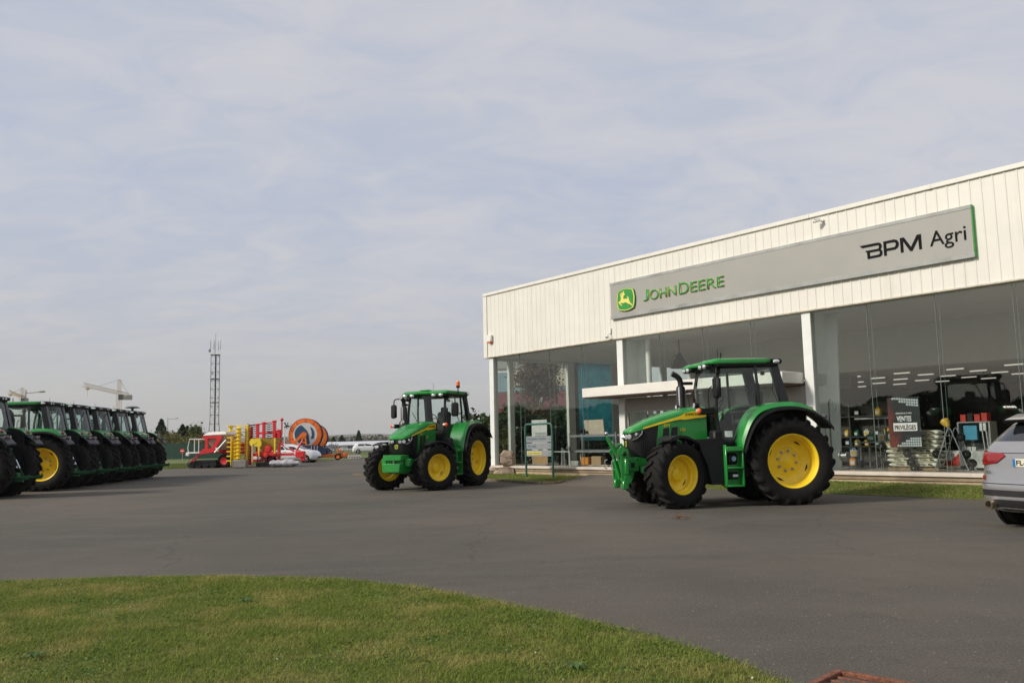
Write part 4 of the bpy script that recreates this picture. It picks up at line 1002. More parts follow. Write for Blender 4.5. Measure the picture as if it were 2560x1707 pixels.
# poster
t = inb('sales_poster', 'dark red and black hanging poster with white lettering in the window', 'poster', 18.9, .50, .98)
pm = bpy.data.materials.new('poster_print'); pm.use_nodes = True; tt = pm.node_tree; pb = tt.nodes['Principled BSDF']; pb.inputs['Roughness'].default_value = .5
co = tt.nodes.new('ShaderNodeTexCoord'); sx_ = tt.nodes.new('ShaderNodeSeparateXYZ'); tt.links.new(co.outputs['Generated'], sx_.inputs[0])
nn = tt.nodes.new('ShaderNodeTexNoise'); nn.inputs['Scale'].default_value = 2.5; nn.inputs['Detail'].default_value = 5; tt.links.new(co.outputs['Generated'], nn.inputs['Vector'])
fx = math_node(tt, 'ADD', math_node(tt, 'ADD', sx_.outputs[0], math_node(tt, 'MULTIPLY', sx_.outputs[2], .35)), math_node(tt, 'MULTIPLY', math_node(tt, 'SUBTRACT', nn.outputs['Fac'], .5), .9))
rp = tt.nodes.new('ShaderNodeValToRGB'); tt.links.new(fx, rp.inputs[0]); rp.color_ramp.elements[0].position = .10; rp.color_ramp.elements[0].color = (.17, .028, .018, 1); rp.color_ramp.elements[1].position = .50; rp.color_ramp.elements[1].color = (.013, .014, .018, 1)
tt.links.new(rp.outputs[0], pb.inputs['Base Color'])
mb = MB(); mb.box((0, 0, .70), (.92, .012, 1.40), .003); mb.build('sheet', pm, t)
WI = mat('white_print', (.80, .80, .80), .5, var=.02)
text('lettering', 'BIENVENUE À NOS', WI, t, frame_mat((0, -.008, .93), (1, 0, 0), (0, 0, 1)), .055, .46, .003, 'CENTER', bold=.02)
text('lettering', 'VENTES', WI, t, frame_mat((0, -.008, .72), (1, 0, 0), (0, 0, 1)), .155, .42, .003, 'CENTER', bold=.03)
mb = MB(); mb.box((.02, -.009, .57), (.68, .005, .225), .001); mb.build('label_band', WI, t)
text('lettering', 'PRIVILÈGES', mat('dark_red_ink', (.10, .02, .03), .5), t, frame_mat((.02, -.0125, .49), (1, 0, 0), (0, 0, 1)), .165, .61, .002, 'CENTER', bold=.03)
mb = MB()
for i in range(11):
    for j in range(3):
        a, b = -.30 + i * .07, 1.37 - .07 * j - max(0, (i - 1)) * .008
        if i >= j * 3 and a < .43: mb.box((a, -.008, b), (.056, .004, .055), .004, (0, .12, 0))
for i in range(12):
    for j in range(4):
        a, b = -.28 + i * .064, .05 + .066 * j
        if a < .44 and b < .02 + (a + .30) * .5: mb.box((a, -.008, b), (.052, .004, .052), .004, (0, -.35, 0))
mb.build('tread_print', mat('tread_print_grey', (.46, .50, .52), .5), t)
# sacks on two pallets
SACK = mat('sack_white', (.60, .58, .50), .55, var=.08, scale=5, bump=.2, bscale=14)
sackink = mat('sack_ink', (.05, .05, .05), .6)
sackband = mat('sack_band', (.42, .33, .05), .6, var=.4, scale=4)
def sackmesh(seed):
    r_ = random.Random(seed); mb = MB(); nx, ny = 12, 8; P = []; F = []
    for i in range(nx + 1):
        for j in range(ny * 2):
            s_ = i / nx * 2 - 1; a = 2 * PI * j / (ny * 2)
            w = (1 - abs(s_) ** 6 * .55); cy_, cz_ = math.cos(a), math.sin(a)
            y = .21 * math.copysign(abs(cy_) ** .55, cy_) * (1 - .05 * abs(s_)); z = .068 * math.copysign(abs(cz_) ** .7, cz_) * w
            z += .006 * math.sin(s_ * 9 + seed) * (cz_ > 0) + .004 * math.sin(a * 3 + seed * 2)
            P.append((s_ * .36, y, z + .068))
    k = ny * 2
    F = [(i * k + j, i * k + (j + 1) % k, (i + 1) * k + (j + 1) % k, (i + 1) * k + j) for i in range(nx) for j in range(k)] + [tuple(range(k))[::-1], tuple(range(nx * k, nx * k + k))]
    mb.add(P, F); return mb
piles = [('left', 18.57, .95, 5), ('right', 19.27, 1.0, 8)]
for pn, u0, v0, nl in piles:
    for k in range(nl):
        z = FLZ + .10 + k * .126
        t = inb('feed_sack', 'printed white sack, %s from the bottom of the %s pile behind the window' % (ordn[k], pn), 'sack', u0 + random.uniform(-.05, .06), v0 + random.uniform(-.05, .04), z, random.uniform(-.16, .16), 'feed sacks piled on two pallets')
        sackmesh(k + u0).build('bag', SACK, t)
        text('lettering', 'Wolpy', sackink, t, frame_mat((-.16, -.214, .045), (1, 0, 0), (0, 0, 1)), .058, .24, .003, bold=.01)
        mb = MB(); mb.box((.20, -.211, .07), (.13, .010, .035), .003, (0, .15, 0)); mb.box((-.02, -.206, .108), (.52, .012, .012), .003, (0, .03, 0), mi=1); mb.build('printed_mark', [sackink, sackband], t)
for pn, u0, v0, nl in piles:
    t = inb('pallet', 'wooden pallet under the %s pile of sacks' % pn, 'pallet', u0, v0); mb = MB()
    for i in range(5): mb.box((-.30 + i * .15, 0, .085), (.11, .5, .02), .003)
    for i in (-.2, 0, .2): mb.box((0, i, .04), (.72, .07, .07), .004)
    mb.build('board', mat('pallet_wood', (.28, .20, .12), .85, var=.25), t)
# step ladder
t = inb('step_ladder', 'bare aluminium A frame ladder standing open in the window', 'ladder', 20.08, .75)
for nm, s_, nst in (('climbing_leg', -1, 5), ('prop_leg', 1, 3)):
    mb = MB()
    for y in (-.19, .19):
        mb.tube([(s_ * .46, y * 1.15, 0), (s_ * .055, y, 1.08), (s_ * .03, y, 1.14), (0, y, 1.165)], .016, 6)
    for i in range(nst):
        q = (i + .6) / (nst + .3); mb.box((s_ * (.46 - .40 * q), 0, 1.1 * q), (.045, .40, .02), .004)
    mb.build(nm, CHROME, t)
mb = MB(); mb.box((0, -.2, .05), (.86, .014, .02)); mb.build('brace', CHROME, t)
o = MB(); o.lathe([(.02, -.12), (.05, -.1), (.11, .06), (.12, .12), (.105, .12), (.04, -.08)], 18); o = o.build('yellow_funnel', mat('yellow_plastic', (.62, .36, .02), .4), loc=BW(19.93, .78, FLZ + 1.27), rot=(.9, .5, .6)); tag(o, 'yellow plastic funnel tilted on top of the step ladder', 'funnel')
# black round discs on chrome stands
for k, (u, v, z, w) in enumerate([(18.86, .62, .81, 'upper black disc on the stand before the sacks'), (18.95, .62, .58, 'middle black disc on the stand before the sacks'), (19.03, .62, .41, 'lowest black disc on the stand before the sacks'), (18.09, .70, 1.03, 'upper black disc on the chrome stand left of the sacks'), (18.0, .70, .75, 'middle black disc on the chrome stand left of the sacks'), (17.92, .70, .52, 'lowest black disc on the chrome stand left of the sacks'), (20.43, .70, .79, 'black disc at the right leg of the step ladder'), (20.56, .70, .55, 'lowest black disc right of the step ladder'), (20.31, .72, 1.24, 'upper black disc right of the ladder top'), (19.62, .72, .80, 'black disc at the left leg of the step ladder')]):
    t = inb('rubber_disc', w, 'rubber disc', u, v, z, 0, 'black rubber discs on display stands')
    mb = MB(); mb.lathe([(.012, -.05), (.085, -.05), (.115, -.02), (.115, .02), (.085, .05), (.012, .05)], 20); mb.build('rim', RUBBER, t)
    mb = MB(); mb.tube([(0, .07, 0), (.03, .09, -.25), (.02, .1, -min(.4, z - FLZ - .02))], .012, 6); mb.cyl((0, -.056, 0), (0, .08, 0), .022, n=8); mb.build('stand', CHROME, t)
# tall steel hoop stand at the column, blue hand truck, grey display table
t = inb('hoop_stand', 'tall steel tube stand with a bent top beside the column', 'stand', 16.66, .40)
mb = MB(); mb.tube([(0, 0, 0), (0, 0, 1.98), (.02, 0, 2.07), (.09, 0, 2.12), (.16, 0, 2.07), (.18, 0, 1.98), (.18, 0, 1.75)], .028, 8); mb.tube([(-.22, .1, 0), (-.22, .1, 1.5), (0, 0, 1.5)], .018, 6); mb.build('hoop', CHROME, t)
mb = MB(); mb.lathe([(.02, -.12), (.13, -.12), (.13, -.1), (.07, -.09), (.07, .09), (.13, .1), (.13, .12), (.02, .12)], 16, Matrix.Translation((.32, .15, .42)) @ Matrix.Rotation(PI / 2, 4, 'Z')); mb.build('winch_drum', STEEL, t)
t = inb('hand_truck', 'blue hand truck loaded with boxes in the shop', 'hand truck', 16.45, 2.0)
BLU = mat('blue_tube', (.03, .14, .26), .4)
mb = MB()
for x in (-.14, .14): mb.tube([(x, 0, .05), (x, .02, .9), (x, .12, 1.02)], .018, 6)
for z in (.25, .55, .8): mb.tube([(-.14, 0.01, z), (.14, .01, z)], .014, 6)
mb.box((0, -.12, .04), (.42, .26, .015)); mb.build('frame', BLU, t)
for x in (-.2, .2):
    mb = MB(); mb.lathe([(.02, -.03), (.10, -.03), (.12, 0), (.10, .03), (.02, .03)], 16, Matrix.Translation((x, .06, .12)) @ Matrix.Rotation(PI / 2, 4, 'Z')); mb.build('wheel', RUBBER, t)
t = inb('display_table', 'grey framed display table behind the hand truck', 'table', 17.0, 2.6)
mb = MB(); mb.box((0, 0, .78), (1.15, .6, .05), .006); mb.build('tabletop', GREYST, t)
mb = MB(); mb.box((-.05, .1, 1.52), (1.4, .45, .05), .006); mb.build('shelf', GREYST, t)
for x in (-.52, .52):
    for y in (-.26, .26):
        mb = MB(); mb.box((x, y, .38), (.045, .045, .76)); mb.build('leg', GREYST, t)
mb = MB(); mb.box((.1, .2, 1.15), (.05, .05, .7)); mb.build('post', GREYST, t)
yp = mat('yellow_plastic', (.62, .36, .02), .4); wp = mat('white_plastic', (.55, .56, .55), .45); gp = mat('green_plastic', (.02, .13, .05), .45); rp_ = mat('red_plastic', (.40, .03, .02), .45); cardm = mat('cardboard', (.38, .26, .15), .8)
def can(name, label, cat, u, v, z, m, w=.16, h=.24, group=None, capm=BLACK):
    t = inb(name, label, cat, u, v, z, random.uniform(-.3, .3), group)
    mb = MB(); mb.box((0, 0, h * .42), (w, w * .6, h * .84), w * .12); mb.tube([(-w * .25, 0, h * .80), (-w * .2, 0, h * .98), (w * .12, 0, h * .98), (w * .2, 0, h * .80)], w * .07, 6); mb.build('body', m, t)
    mb = MB(); mb.cyl((w * .32, 0, h * .82), (w * .32, 0, h * .95), w * .10, n=8); mb.build('cap', capm, t)
    mb = MB(); mb.box((0, -w * .305, h * .4), (w * .6, .006, h * .4), .002); mb.build('sticker', wp if m is not wp else yp, t)
    return t
can('tool_case', 'green case standing left on the display table', 'case', 16.75, 2.55, FLZ + .805, gp, .3, .26, 'cases on the display table'); can('tool_case', 'white case standing in the middle of the display table', 'case', 17.1, 2.5, FLZ + .805, wp, .2, .28, 'cases on the display table'); can('tool_case', 'tall green case at the right of the display table', 'case', 17.42, 2.55, FLZ + .805, gp, .26, .38, 'cases on the display table')
can('parcel', 'orange box on the blue hand truck', 'box', 16.45, 1.9, FLZ + .06, mat('orange_box', (.55, .20, .02), .5), .2, .28, 'boxes on the hand truck'); can('parcel', 'white box stacked on the hand truck', 'box', 16.5, 1.92, FLZ + .35, wp, .22, .26, 'boxes on the hand truck')
# shelves with cans along the shop
t = inb('wall_shelf', 'dark shelving with rows of oil cans behind the hoop stand', 'shelf', 15.2, 4.2)
mb = MB(); mb.box((0, .25, 1.05), (3.3, .04, 2.1)); mb.build('back_panel', DARKW, t)
for z in (.12, .62, .94, 1.62):
    mb = MB(); mb.box((0, 0, z), (3.3, .46, .035), .005); mb.build('shelf_board', mat('dark_shelf', (.05, .05, .05), .5), t)
for x in (-1.66, 0, 1.66):
    mb = MB(); mb.box((x, 0, 1.05), (.04, .48, 2.1)); mb.build('upright', mat('dark_shelf', (.05, .05, .05), .5), t)
rows_ = [(.64, 'lower'), (.96, 'middle'), (1.64, 'top')]
for z, rn in rows_:
    for k in range(8 if rn != 'top' else 4):
        m, cn = [(yp, 'yellow'), (wp, 'white'), (yp, 'yellow'), (gp, 'green'), (BLACK, 'black')][(k * 3 + len(rn)) % 5]
        can('oil_can', '%s oil can, %s from the left on the %s shelf board by the hoop stand' % (cn, ordn[k], rn), 'oil can', 13.9 + k * (.36 if rn != 'top' else .75), 4.15, FLZ + z, m, .17 + .05 * random.random(), .22 + .06 * random.random(), 'cans on the dark shelving')
t = inb('gondola', 'grey shop shelving block right of the step ladder', 'shelf', 20.15, 2.1)
mb = MB(); mb.box((0, .2, .66), (.86, .05, 1.32), .006); mb.box((.42, -.02, .66), (.04, .44, 1.32)); mb.box((-.42, -.02, .66), (.04, .44, 1.32)); mb.build('side_panel', GREYST, t)
for z in (.05, .44, 1.31):
    mb = MB(); mb.box((0, -.03, z), (.80, .44, .035), .005); mb.build('shelf_board', GREYST, t)
mb = MB(); mb.box((-.1, .165, .98), (.55, .012, .5)); mb.build('peg_panel', mat('peg_dark', (.06, .06, .06), .6), t)
def pack(label, u, v, z, d, m, group, txt=None, band=None):
    t = inb('carton', label, 'carton', u, v, z, 0, group); mb = MB(); mb.box((0, 0, d[2] / 2), d, .006); mb.build('carton_body', m, t)
    if band: mb = MB(); mb.prism([(-d[0] * .48, .01), (d[0] * .48, .01), (d[0] * .48, d[2] * .85), (0, d[2] * .35), (-d[0] * .48, d[2] * .35)], -d[1] / 2 - .004, -d[1] / 2 + .001, lambda a, b, c: (a, c, b)); mb.build('printed_band', band, t)
    if txt: text('lettering', txt, rp_, t, frame_mat((0, -d[1] / 2 - .003, d[2] * .62), (1, 0, 0), (0, 0, 1)), .07, None, .003, 'LEFT', bold=.02)
GG = 'cartons on the grey shelving'
pack('white and red carton on the floor before the grey shelving', 19.72, 1.5, FLZ + .12, (.46, .3, .42), wp, GG, 'ST', rp_)
pack('white carton with a black drawing on the shelving foot', 20.28, 1.75, FLZ + .06, (.40, .22, .46), wp, GG, None, None)
pack('blue carton hanging on the grey shelving panel', 20.05, 1.92, FLZ + .82, (.36, .10, .40), mat('blue_carton', (.05, .26, .40), .5), GG)
for k in range(4): pack('%s carton from the left on top of the grey shelving' % ['red first', 'dark second', 'red third', 'red fourth'][k], 19.86 + k * .19, 2.05, FLZ + 1.33, (.15, .26, .20 + .03 * (k % 2)), [rp_, BLACK, rp_, rp_][k], GG)
for k in range(3): pack('white tin, %s from the left on the grey shelving board' % ordn[k], 19.82 + k * .13, 2.0, FLZ + .46, (.11, .11, .17), wp, GG)
for k in range(2):
    t = inb('long_tool', 'white handled long tool, %s of two hanging at the shelving end' % ['left', 'right'][k], 'tool', 20.42 + .1 * k, 1.85, FLZ + .46, 0, 'long tools on the shelving'); mb = MB(); mb.cyl((0, 0, .05), (-.06, .05, .62), .012, n=6); mb.box((-.08, .05, .72), (.08, .05, .24), .01); mb.build('handle', wp, t); mb = MB(); mb.box((.02, 0, .03), (.10, .08, .06), .01); mb.build('tool_head', rp_, t)
t = inb('parts_rack', 'packed parts rack along the shop right of the grey shelving', 'rack', 23.2, 3.0)
mb = MB(); mb.box((0, .2, .75), (4.4, .06, 1.5)); mb.build('back_panel', DARKW, t)
for k, z in enumerate((.15, .5, .85, 1.2, 1.5)):
    mb = MB(); mb.box((0, 0, z), (4.4, .4, .03)); mb.build('shelf_board', GREYST, t)
PARTC = [rp_, wp, yp, gp, BLACK, cardm, mat('silver_pack', (.4, .4, .4), .3)]
for k, z in enumerate((.165, .515, .865, 1.215)):
    for q in range(16):
        d_ = (.10 + .1 * random.random(), .2, .12 + .14 * random.random())
        mb = MB(); mb.box((0, 0, d_[2] / 2), d_, .01); o = mb.build('spare_part_pack', PARTC[(q * 5 + k * 3) % 7], loc=BW(21.15 + q * .27, 2.95, FLZ + z), rot=(0, 0, BRZ)); tag(o, 'small pack on rack board %d, place %d from its left end' % (k + 1, q + 1), 'pack', 'packs on the parts rack')
# dark fittings against the back of the shop
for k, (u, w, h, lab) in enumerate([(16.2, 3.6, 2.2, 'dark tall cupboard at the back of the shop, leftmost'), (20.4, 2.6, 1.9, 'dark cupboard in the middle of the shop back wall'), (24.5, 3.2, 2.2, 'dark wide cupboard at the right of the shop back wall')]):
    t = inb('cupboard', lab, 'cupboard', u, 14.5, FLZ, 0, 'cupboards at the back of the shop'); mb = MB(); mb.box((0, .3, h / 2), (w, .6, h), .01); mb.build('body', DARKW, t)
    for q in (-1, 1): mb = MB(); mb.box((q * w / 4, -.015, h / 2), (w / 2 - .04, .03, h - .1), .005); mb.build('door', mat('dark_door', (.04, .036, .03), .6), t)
# ---- left bay of the showroom
t = inb('steel_rack', 'open galvanised storage rack with two beams in the end window', 'rack', 5.45, 1.6)
for x in (-1.36, 1.36):
    for y in (-.35, .35):
        mb = MB(); mb.box((x, y, .66), (.07, .06, 1.32), .005); mb.build('upright', STEEL, t)
for z in (.56, 1.19):
    mb = MB(); mb.box((0, -.36, z), (2.72, .05, .09), .006); mb.box((0, .36, z), (2.72, .05, .09), .006); mb.build('beam', STEEL, t)
mb = MB(); mb.box((.1, 0, .62), (2.6, .66, .03)); mb.build('shelf_board', mat('dark_shelf', (.05, .05, .05), .5), t)
o = MB(); o.box((0, 0, .30), (1.15, .04, .60), .006); o = o.build('cardboard_panel', mat('pale_card', (.50, .42, .34), .8), loc=BW(5.3, 1.55, FLZ + 1.24), rot=(.12, 0, BRZ)); tag(o, 'pale cardboard panel standing on top of the steel rack', 'cardboard')
o = MB(); 
for i in range(14): o.ball((random.uniform(-.18, .18), random.uniform(-.1, .1), .08 + random.uniform(0, .14)), .06, n=8, m=5)
o = o.build('black_bundle', BLACK, loc=BW(4.72, 1.5, FLZ + 1.24), rot=(0, 0, BRZ)); tag(o, 'heap of black fittings at the left end of the steel rack', 'bundle')
t = inb('white_trestle', 'white tube table frame left of the steel rack', 'table', 4.0, 1.1)
mb = MB()
for y in (-.3, .3): mb.tube([(-.55, y, 0), (-.55, y, .56), (.55, y, .56), (.55, y, 0)], .022, 6)
mb.build('frame', WHITEP, t)
for k in range(9):
    mb = MB(); r0 = .035 + .02 * random.random(); mb.lathe([(r0 * .8, 0), (r0, 0), (r0, .62 + .14 * random.random()), (r0 * .8, .6)], 12, Matrix.Rotation(PI / 2, 4, 'X'), closed=True)
    o = mb.build('steel_tube', STEEL if k % 3 else SATIN, loc=BW(3.62 + (k % 5) * .16, 1.05 + (k // 5) * .14, FLZ), rot=(0, random.uniform(-.05, .05), BRZ)); tag(o, 'upright steel tube, %s of nine standing under the white trestle' % ordn[k], 'tube', 'steel tubes under the white trestle')
t = inb('roll_up_banner', 'tall pale banner with a wheat field picture behind the direction sign', 'banner', 3.0, .50)
mb = MB(); mb.box((0, 0, .98), (1.0, .02, 1.86), .003); mb.build('sheet', mat('banner_white', (.56, .56, .55), .5), t)
mb = MB(); mb.box((.01, -.013, .24), (.96, .006, .36)); mb.build('wheat_print', mat('wheat_print', (.30, .15, .07), .7, var=.4, scale=14, col2=(.42, .28, .12)), t)
mb = MB(); mb.box((.05, -.013, .56), (.30, .006, .22)); mb.box((-.1, -.012, .46), (.12, .006, .08)); mb.build('picture_print', mat('picture_green', (.05, .08, .045), .7, var=.4, scale=9), t)
mb = MB()
for k in range(3): mb.box((.1, -.013, 1.36 - .06 * k), (.74, .005, .022)); 
mb.build('text_lines', mat('grey_ink', (.12, .12, .12), .6), t)
mb = MB(); mb.box((0, 0, .03), (1.04, .2, .06), .01); mb.build('base', STEEL, t)
pack('orange carton on the lower board of the steel rack', 5.05, 1.3, FLZ + .02, (.42, .3, .3), mat('orange_box', (.55, .20, .02), .5), 'cartons under the steel rack'); pack('brown carton beside the orange one under the steel rack', 5.62, 1.4, FLZ + .02, (.55, .3, .34), cardm, 'cartons under the steel rack')
o = MB(); o.box((0, 0, .1), (.42, .2, .2), .01); o = o.build('concrete_block', mat('block_grey', (.42, .42, .40), .85), loc=BW(5.3, .45, FLZ), rot=(0, 0, BRZ)); tag(o, 'pale concrete block lying inside the end window', 'block')
o = MB(); o.box((0, 0, .03), (1.1, .12, .05), .005); o.box((.3, .15, .03), (1.2, .1, .04), .005, (0, 0, .1)); o = o.build('plank_offcut', mat('pale_wood', (.48, .40, .29), .8), loc=BW(6.5, .55, FLZ), rot=(0, 0, BRZ)); tag(o, 'pale timber offcuts lying along the end window', 'planks')
t = inb('tool_cart', 'dark work cabinet under the steel rack', 'cabinet', 6.2, 2.0); mb = MB(); mb.box((0, 0, .26), (1.1, .5, .5), .02); mb.build('body', BLACK, t)
for k in range(3): mb = MB(); mb.box((0, -.262, .1 + .15 * k), (1.0, .02, .12), .005); mb.build('drawer', SATIN, t)

for o in set(bpy.data.objects) - _before:
    if o.parent is None and o is not OB: o.scale = o.scale * BK
# ---- on the island: direction sign, carved stone
t = thing('direction_sign', 'green tube framed direction sign with three grey name panels', 'sign', (.86, 30.4, .06), BRZ + .06)
GT = mat('chipped_green_tube', (.018, .085, .062), .5, var=.35, scale=9, col2=(.05, .17, .13))
mb = MB(); mb.tube([(-.68, 0, -.1), (-.68, 0, 1.76), (-.66, 0, 1.86), (-.58, 0, 1.90), (.58, 0, 1.90), (.66, 0, 1.86), (.68, 0, 1.76), (.68, 0, -.1)], .039, 10); mb.build('frame', GT, t)
PGR = mat('sign_panel_grey', (.25, .265, .275), .5, var=.08, scale=4)
tl = mat('teal_lettering', (.05, .15, .16), .6); 
for k, (z, s_, wd_) in enumerate([(1.37, 'Reception Atelier', .98), (1.13, 'Accueil', .42), (.88, None, 0)]):
    mb = MB(); mb.box((0, 0, z), (1.26, .03, .215), .005); p_ = mb.build('name_panel', PGR, t)
    if s_: text('lettering', s_, tl, p_, frame_mat((-.56, -.017, z - (.06 if k == 0 else .05)), (1, 0, 0), (0, 0, 1)), .14 if k == 0 else .115, wd_, .003)
    mb = MB(); A = [[(.02, -.03), (-.035, 0), (.02, .03)], [(-.025, -.02), (0, .04), (.025, -.02)], [(-.02, -.03), (.035, 0), (-.02, .03)]][k]
    mb.prism([(a + .56, b + z) for a, b in A], -.020, -.014, lambda a, b, c: (a, c, b)); mb.build('arrow', tl, p_)
mb = MB(); mb.box((-.22, -.019, .885), (.74, .006, .115), .002); mb.build('yellow_label', mat('yellow_label', (.66, .60, .16), .5), p_)
text('lettering', 'LIVRAISON MAGASIN', mat('brown_ink', (.16, .10, .03), .6), p_, frame_mat((-.22, -.023, .855), (1, 0, 0), (0, 0, 1)), .062, .66, .002, 'CENTER', bold=.01)
STONE = mat('weathered_stone', (.20, .145, .105), .9, var=.3, scale=7, col2=(.34, .27, .20), bump=.7, bscale=18)
def rock(name, label, cat, loc, d, seed, rz=0, m=STONE, pw=.6, group=None):
    mb = MB(); n_, mm = 22, 14; r_ = random.Random(seed); mb.ball((0, 0, 0), 1, (1, 1, 1), n_, mm); ph = [r_.random() * 6 for _ in range(6)]
    V = []
    for p in mb.v:
        q = [math.copysign(abs(c) ** pw, c) for c in p]; k = 1 + .05 * math.sin(p[0] * 7 + ph[0]) + .05 * math.sin(p[2] * 8 + ph[1]) + .04 * math.sin(p[1] * 9 + p[0] * 5 + ph[2])
        V.append((q[0] * d[0] / 2 * k, q[1] * d[1] / 2 * k, q[2] * d[2] / 2 * k + d[2] / 2))
    mb.v = V; o = mb.build(name, m, loc=loc, rot=(0, 0, rz)); return tag(o, label, cat, group)
rock('stone_pedestal', 'squat brown stone block carrying the carved round stone', 'stone', (-.27, 33.2, .09), (.65, .45, .32), 3, -.4, pw=.35)
t = thing('carved_stone', 'round carved stone standing on a squat block by the corner', 'carved stone', (-.27, 33.2, .395), -.4)
rk = rock('block', None, None, (0, 0, 0), (.63, .36, .65), 5, 0, pw=.78); rk.parent = t
mb = MB(); rr = random.Random(2)
for k in range(9):
    a = rr.uniform(-.2, .2); z = .11 + .05 * k; mb.tube([(a - .1, -.165, z), (a, -.18, z + rr.uniform(-.03, .03)), (a + .1, -.165, z + rr.uniform(-.03, .03))], .016, 5)
mb.build('carved_relief', STONE, t)
PALE = mat('pale_rock', (.38, .31, .23), .9, var=.25, scale=6, bump=.6, bscale=16)
rock('boulder', 'pale rough boulder lying left of the stone block', 'boulder', (-.88, 33.8, .06), (.56, .45, .32), 8, .3, PALE, .75, 'boulders at the corner'); rock('boulder', 'small pale boulder tucked behind the stone block', 'boulder', (-.65, 33.55, .07), (.36, .32, .2), 9, 1.0, PALE, .75, 'boulders at the corner')
# ================================================================== TRACTORS
def arc_lerp(pts, n=4):
    """smooth a polyline (Catmull-Rom)"""
    P = [Vector(p) for p in pts]; P = [P[0] * 2 - P[1]] + P + [P[-1] * 2 - P[-2]]; o = []
    for i in range(1, len(P) - 2):
        for k in range(n):
            t = k / n; a, b, c, d = P[i - 1:i + 3]
            o.append(.5 * ((2 * b) + (c - a) * t + (2 * a - 5 * b + 4 * c - d) * t * t + (3 * b - a - 3 * c + d) * t ** 3))
    o.append(P[-2]); return o

def tyre_mesh(R, W, rr, nl, side):
    """R outer radius, W width, rr bead radius; side=+1 left wheel (outside at +y)"""
    mb = MB(); h = .036 + .02 * R; Rb = R - h
    half = [(rr, W * .36), (rr + .03, W * .40), (rr + (Rb - rr) * .35, W * .485), (rr + (Rb - rr) * .62, W * .50), (rr + (Rb - rr) * .85, W * .475), (Rb - .012, W * .43), (Rb + .004, W * .30), (Rb + .008, 0)]
    prof = half + [(r, -y) for r, y in half[-2::-1]]
    mb.lathe(prof, 56)
    for sd in (1, -1):
        for i in range(nl):
            t0 = 2 * PI * (i + (.5 if sd < 0 else 0)) / nl
            P = []; ks = [(0.02, 0, 1.0), (.16, .045, 1.0), (.31, .10, 1.0), (.42, .155, 1.0), (.475, .175, .955), (.497, .185, .90)]
            for yy, dt, fr in ks:
                a = t0 + dt * 1.25; w = (.028 + .012 * (yy > .1)) / R * 1.05
                for (aa, r) in ((a - w * 1.25, Rb * min(fr + .0, 1) - .01), (a - w * .8, (R - (1 - fr) * R) if fr < 1 else R), (a + w * .8, (R - (1 - fr) * R) if fr < 1 else R), (a + w * 1.25, Rb * min(fr, 1) - .01)):
                    if fr < .99 and r < Rb * fr: pass
                    P.append((r * math.sin(aa), sd * yy * W * (1.0 if fr == 1 else 1.012), r * math.cos(aa)))
            F = []
            for q in range(len(ks) - 1):
                for e in range(3): F.append((q * 4 + e, q * 4 + e + 1, q * 4 + 5 + e, q * 4 + 4 + e))
            F += [(0, 1, 2, 3), tuple(range((len(ks) - 1) * 4, len(ks) * 4))]
            mb.add(P, F)
    return mb
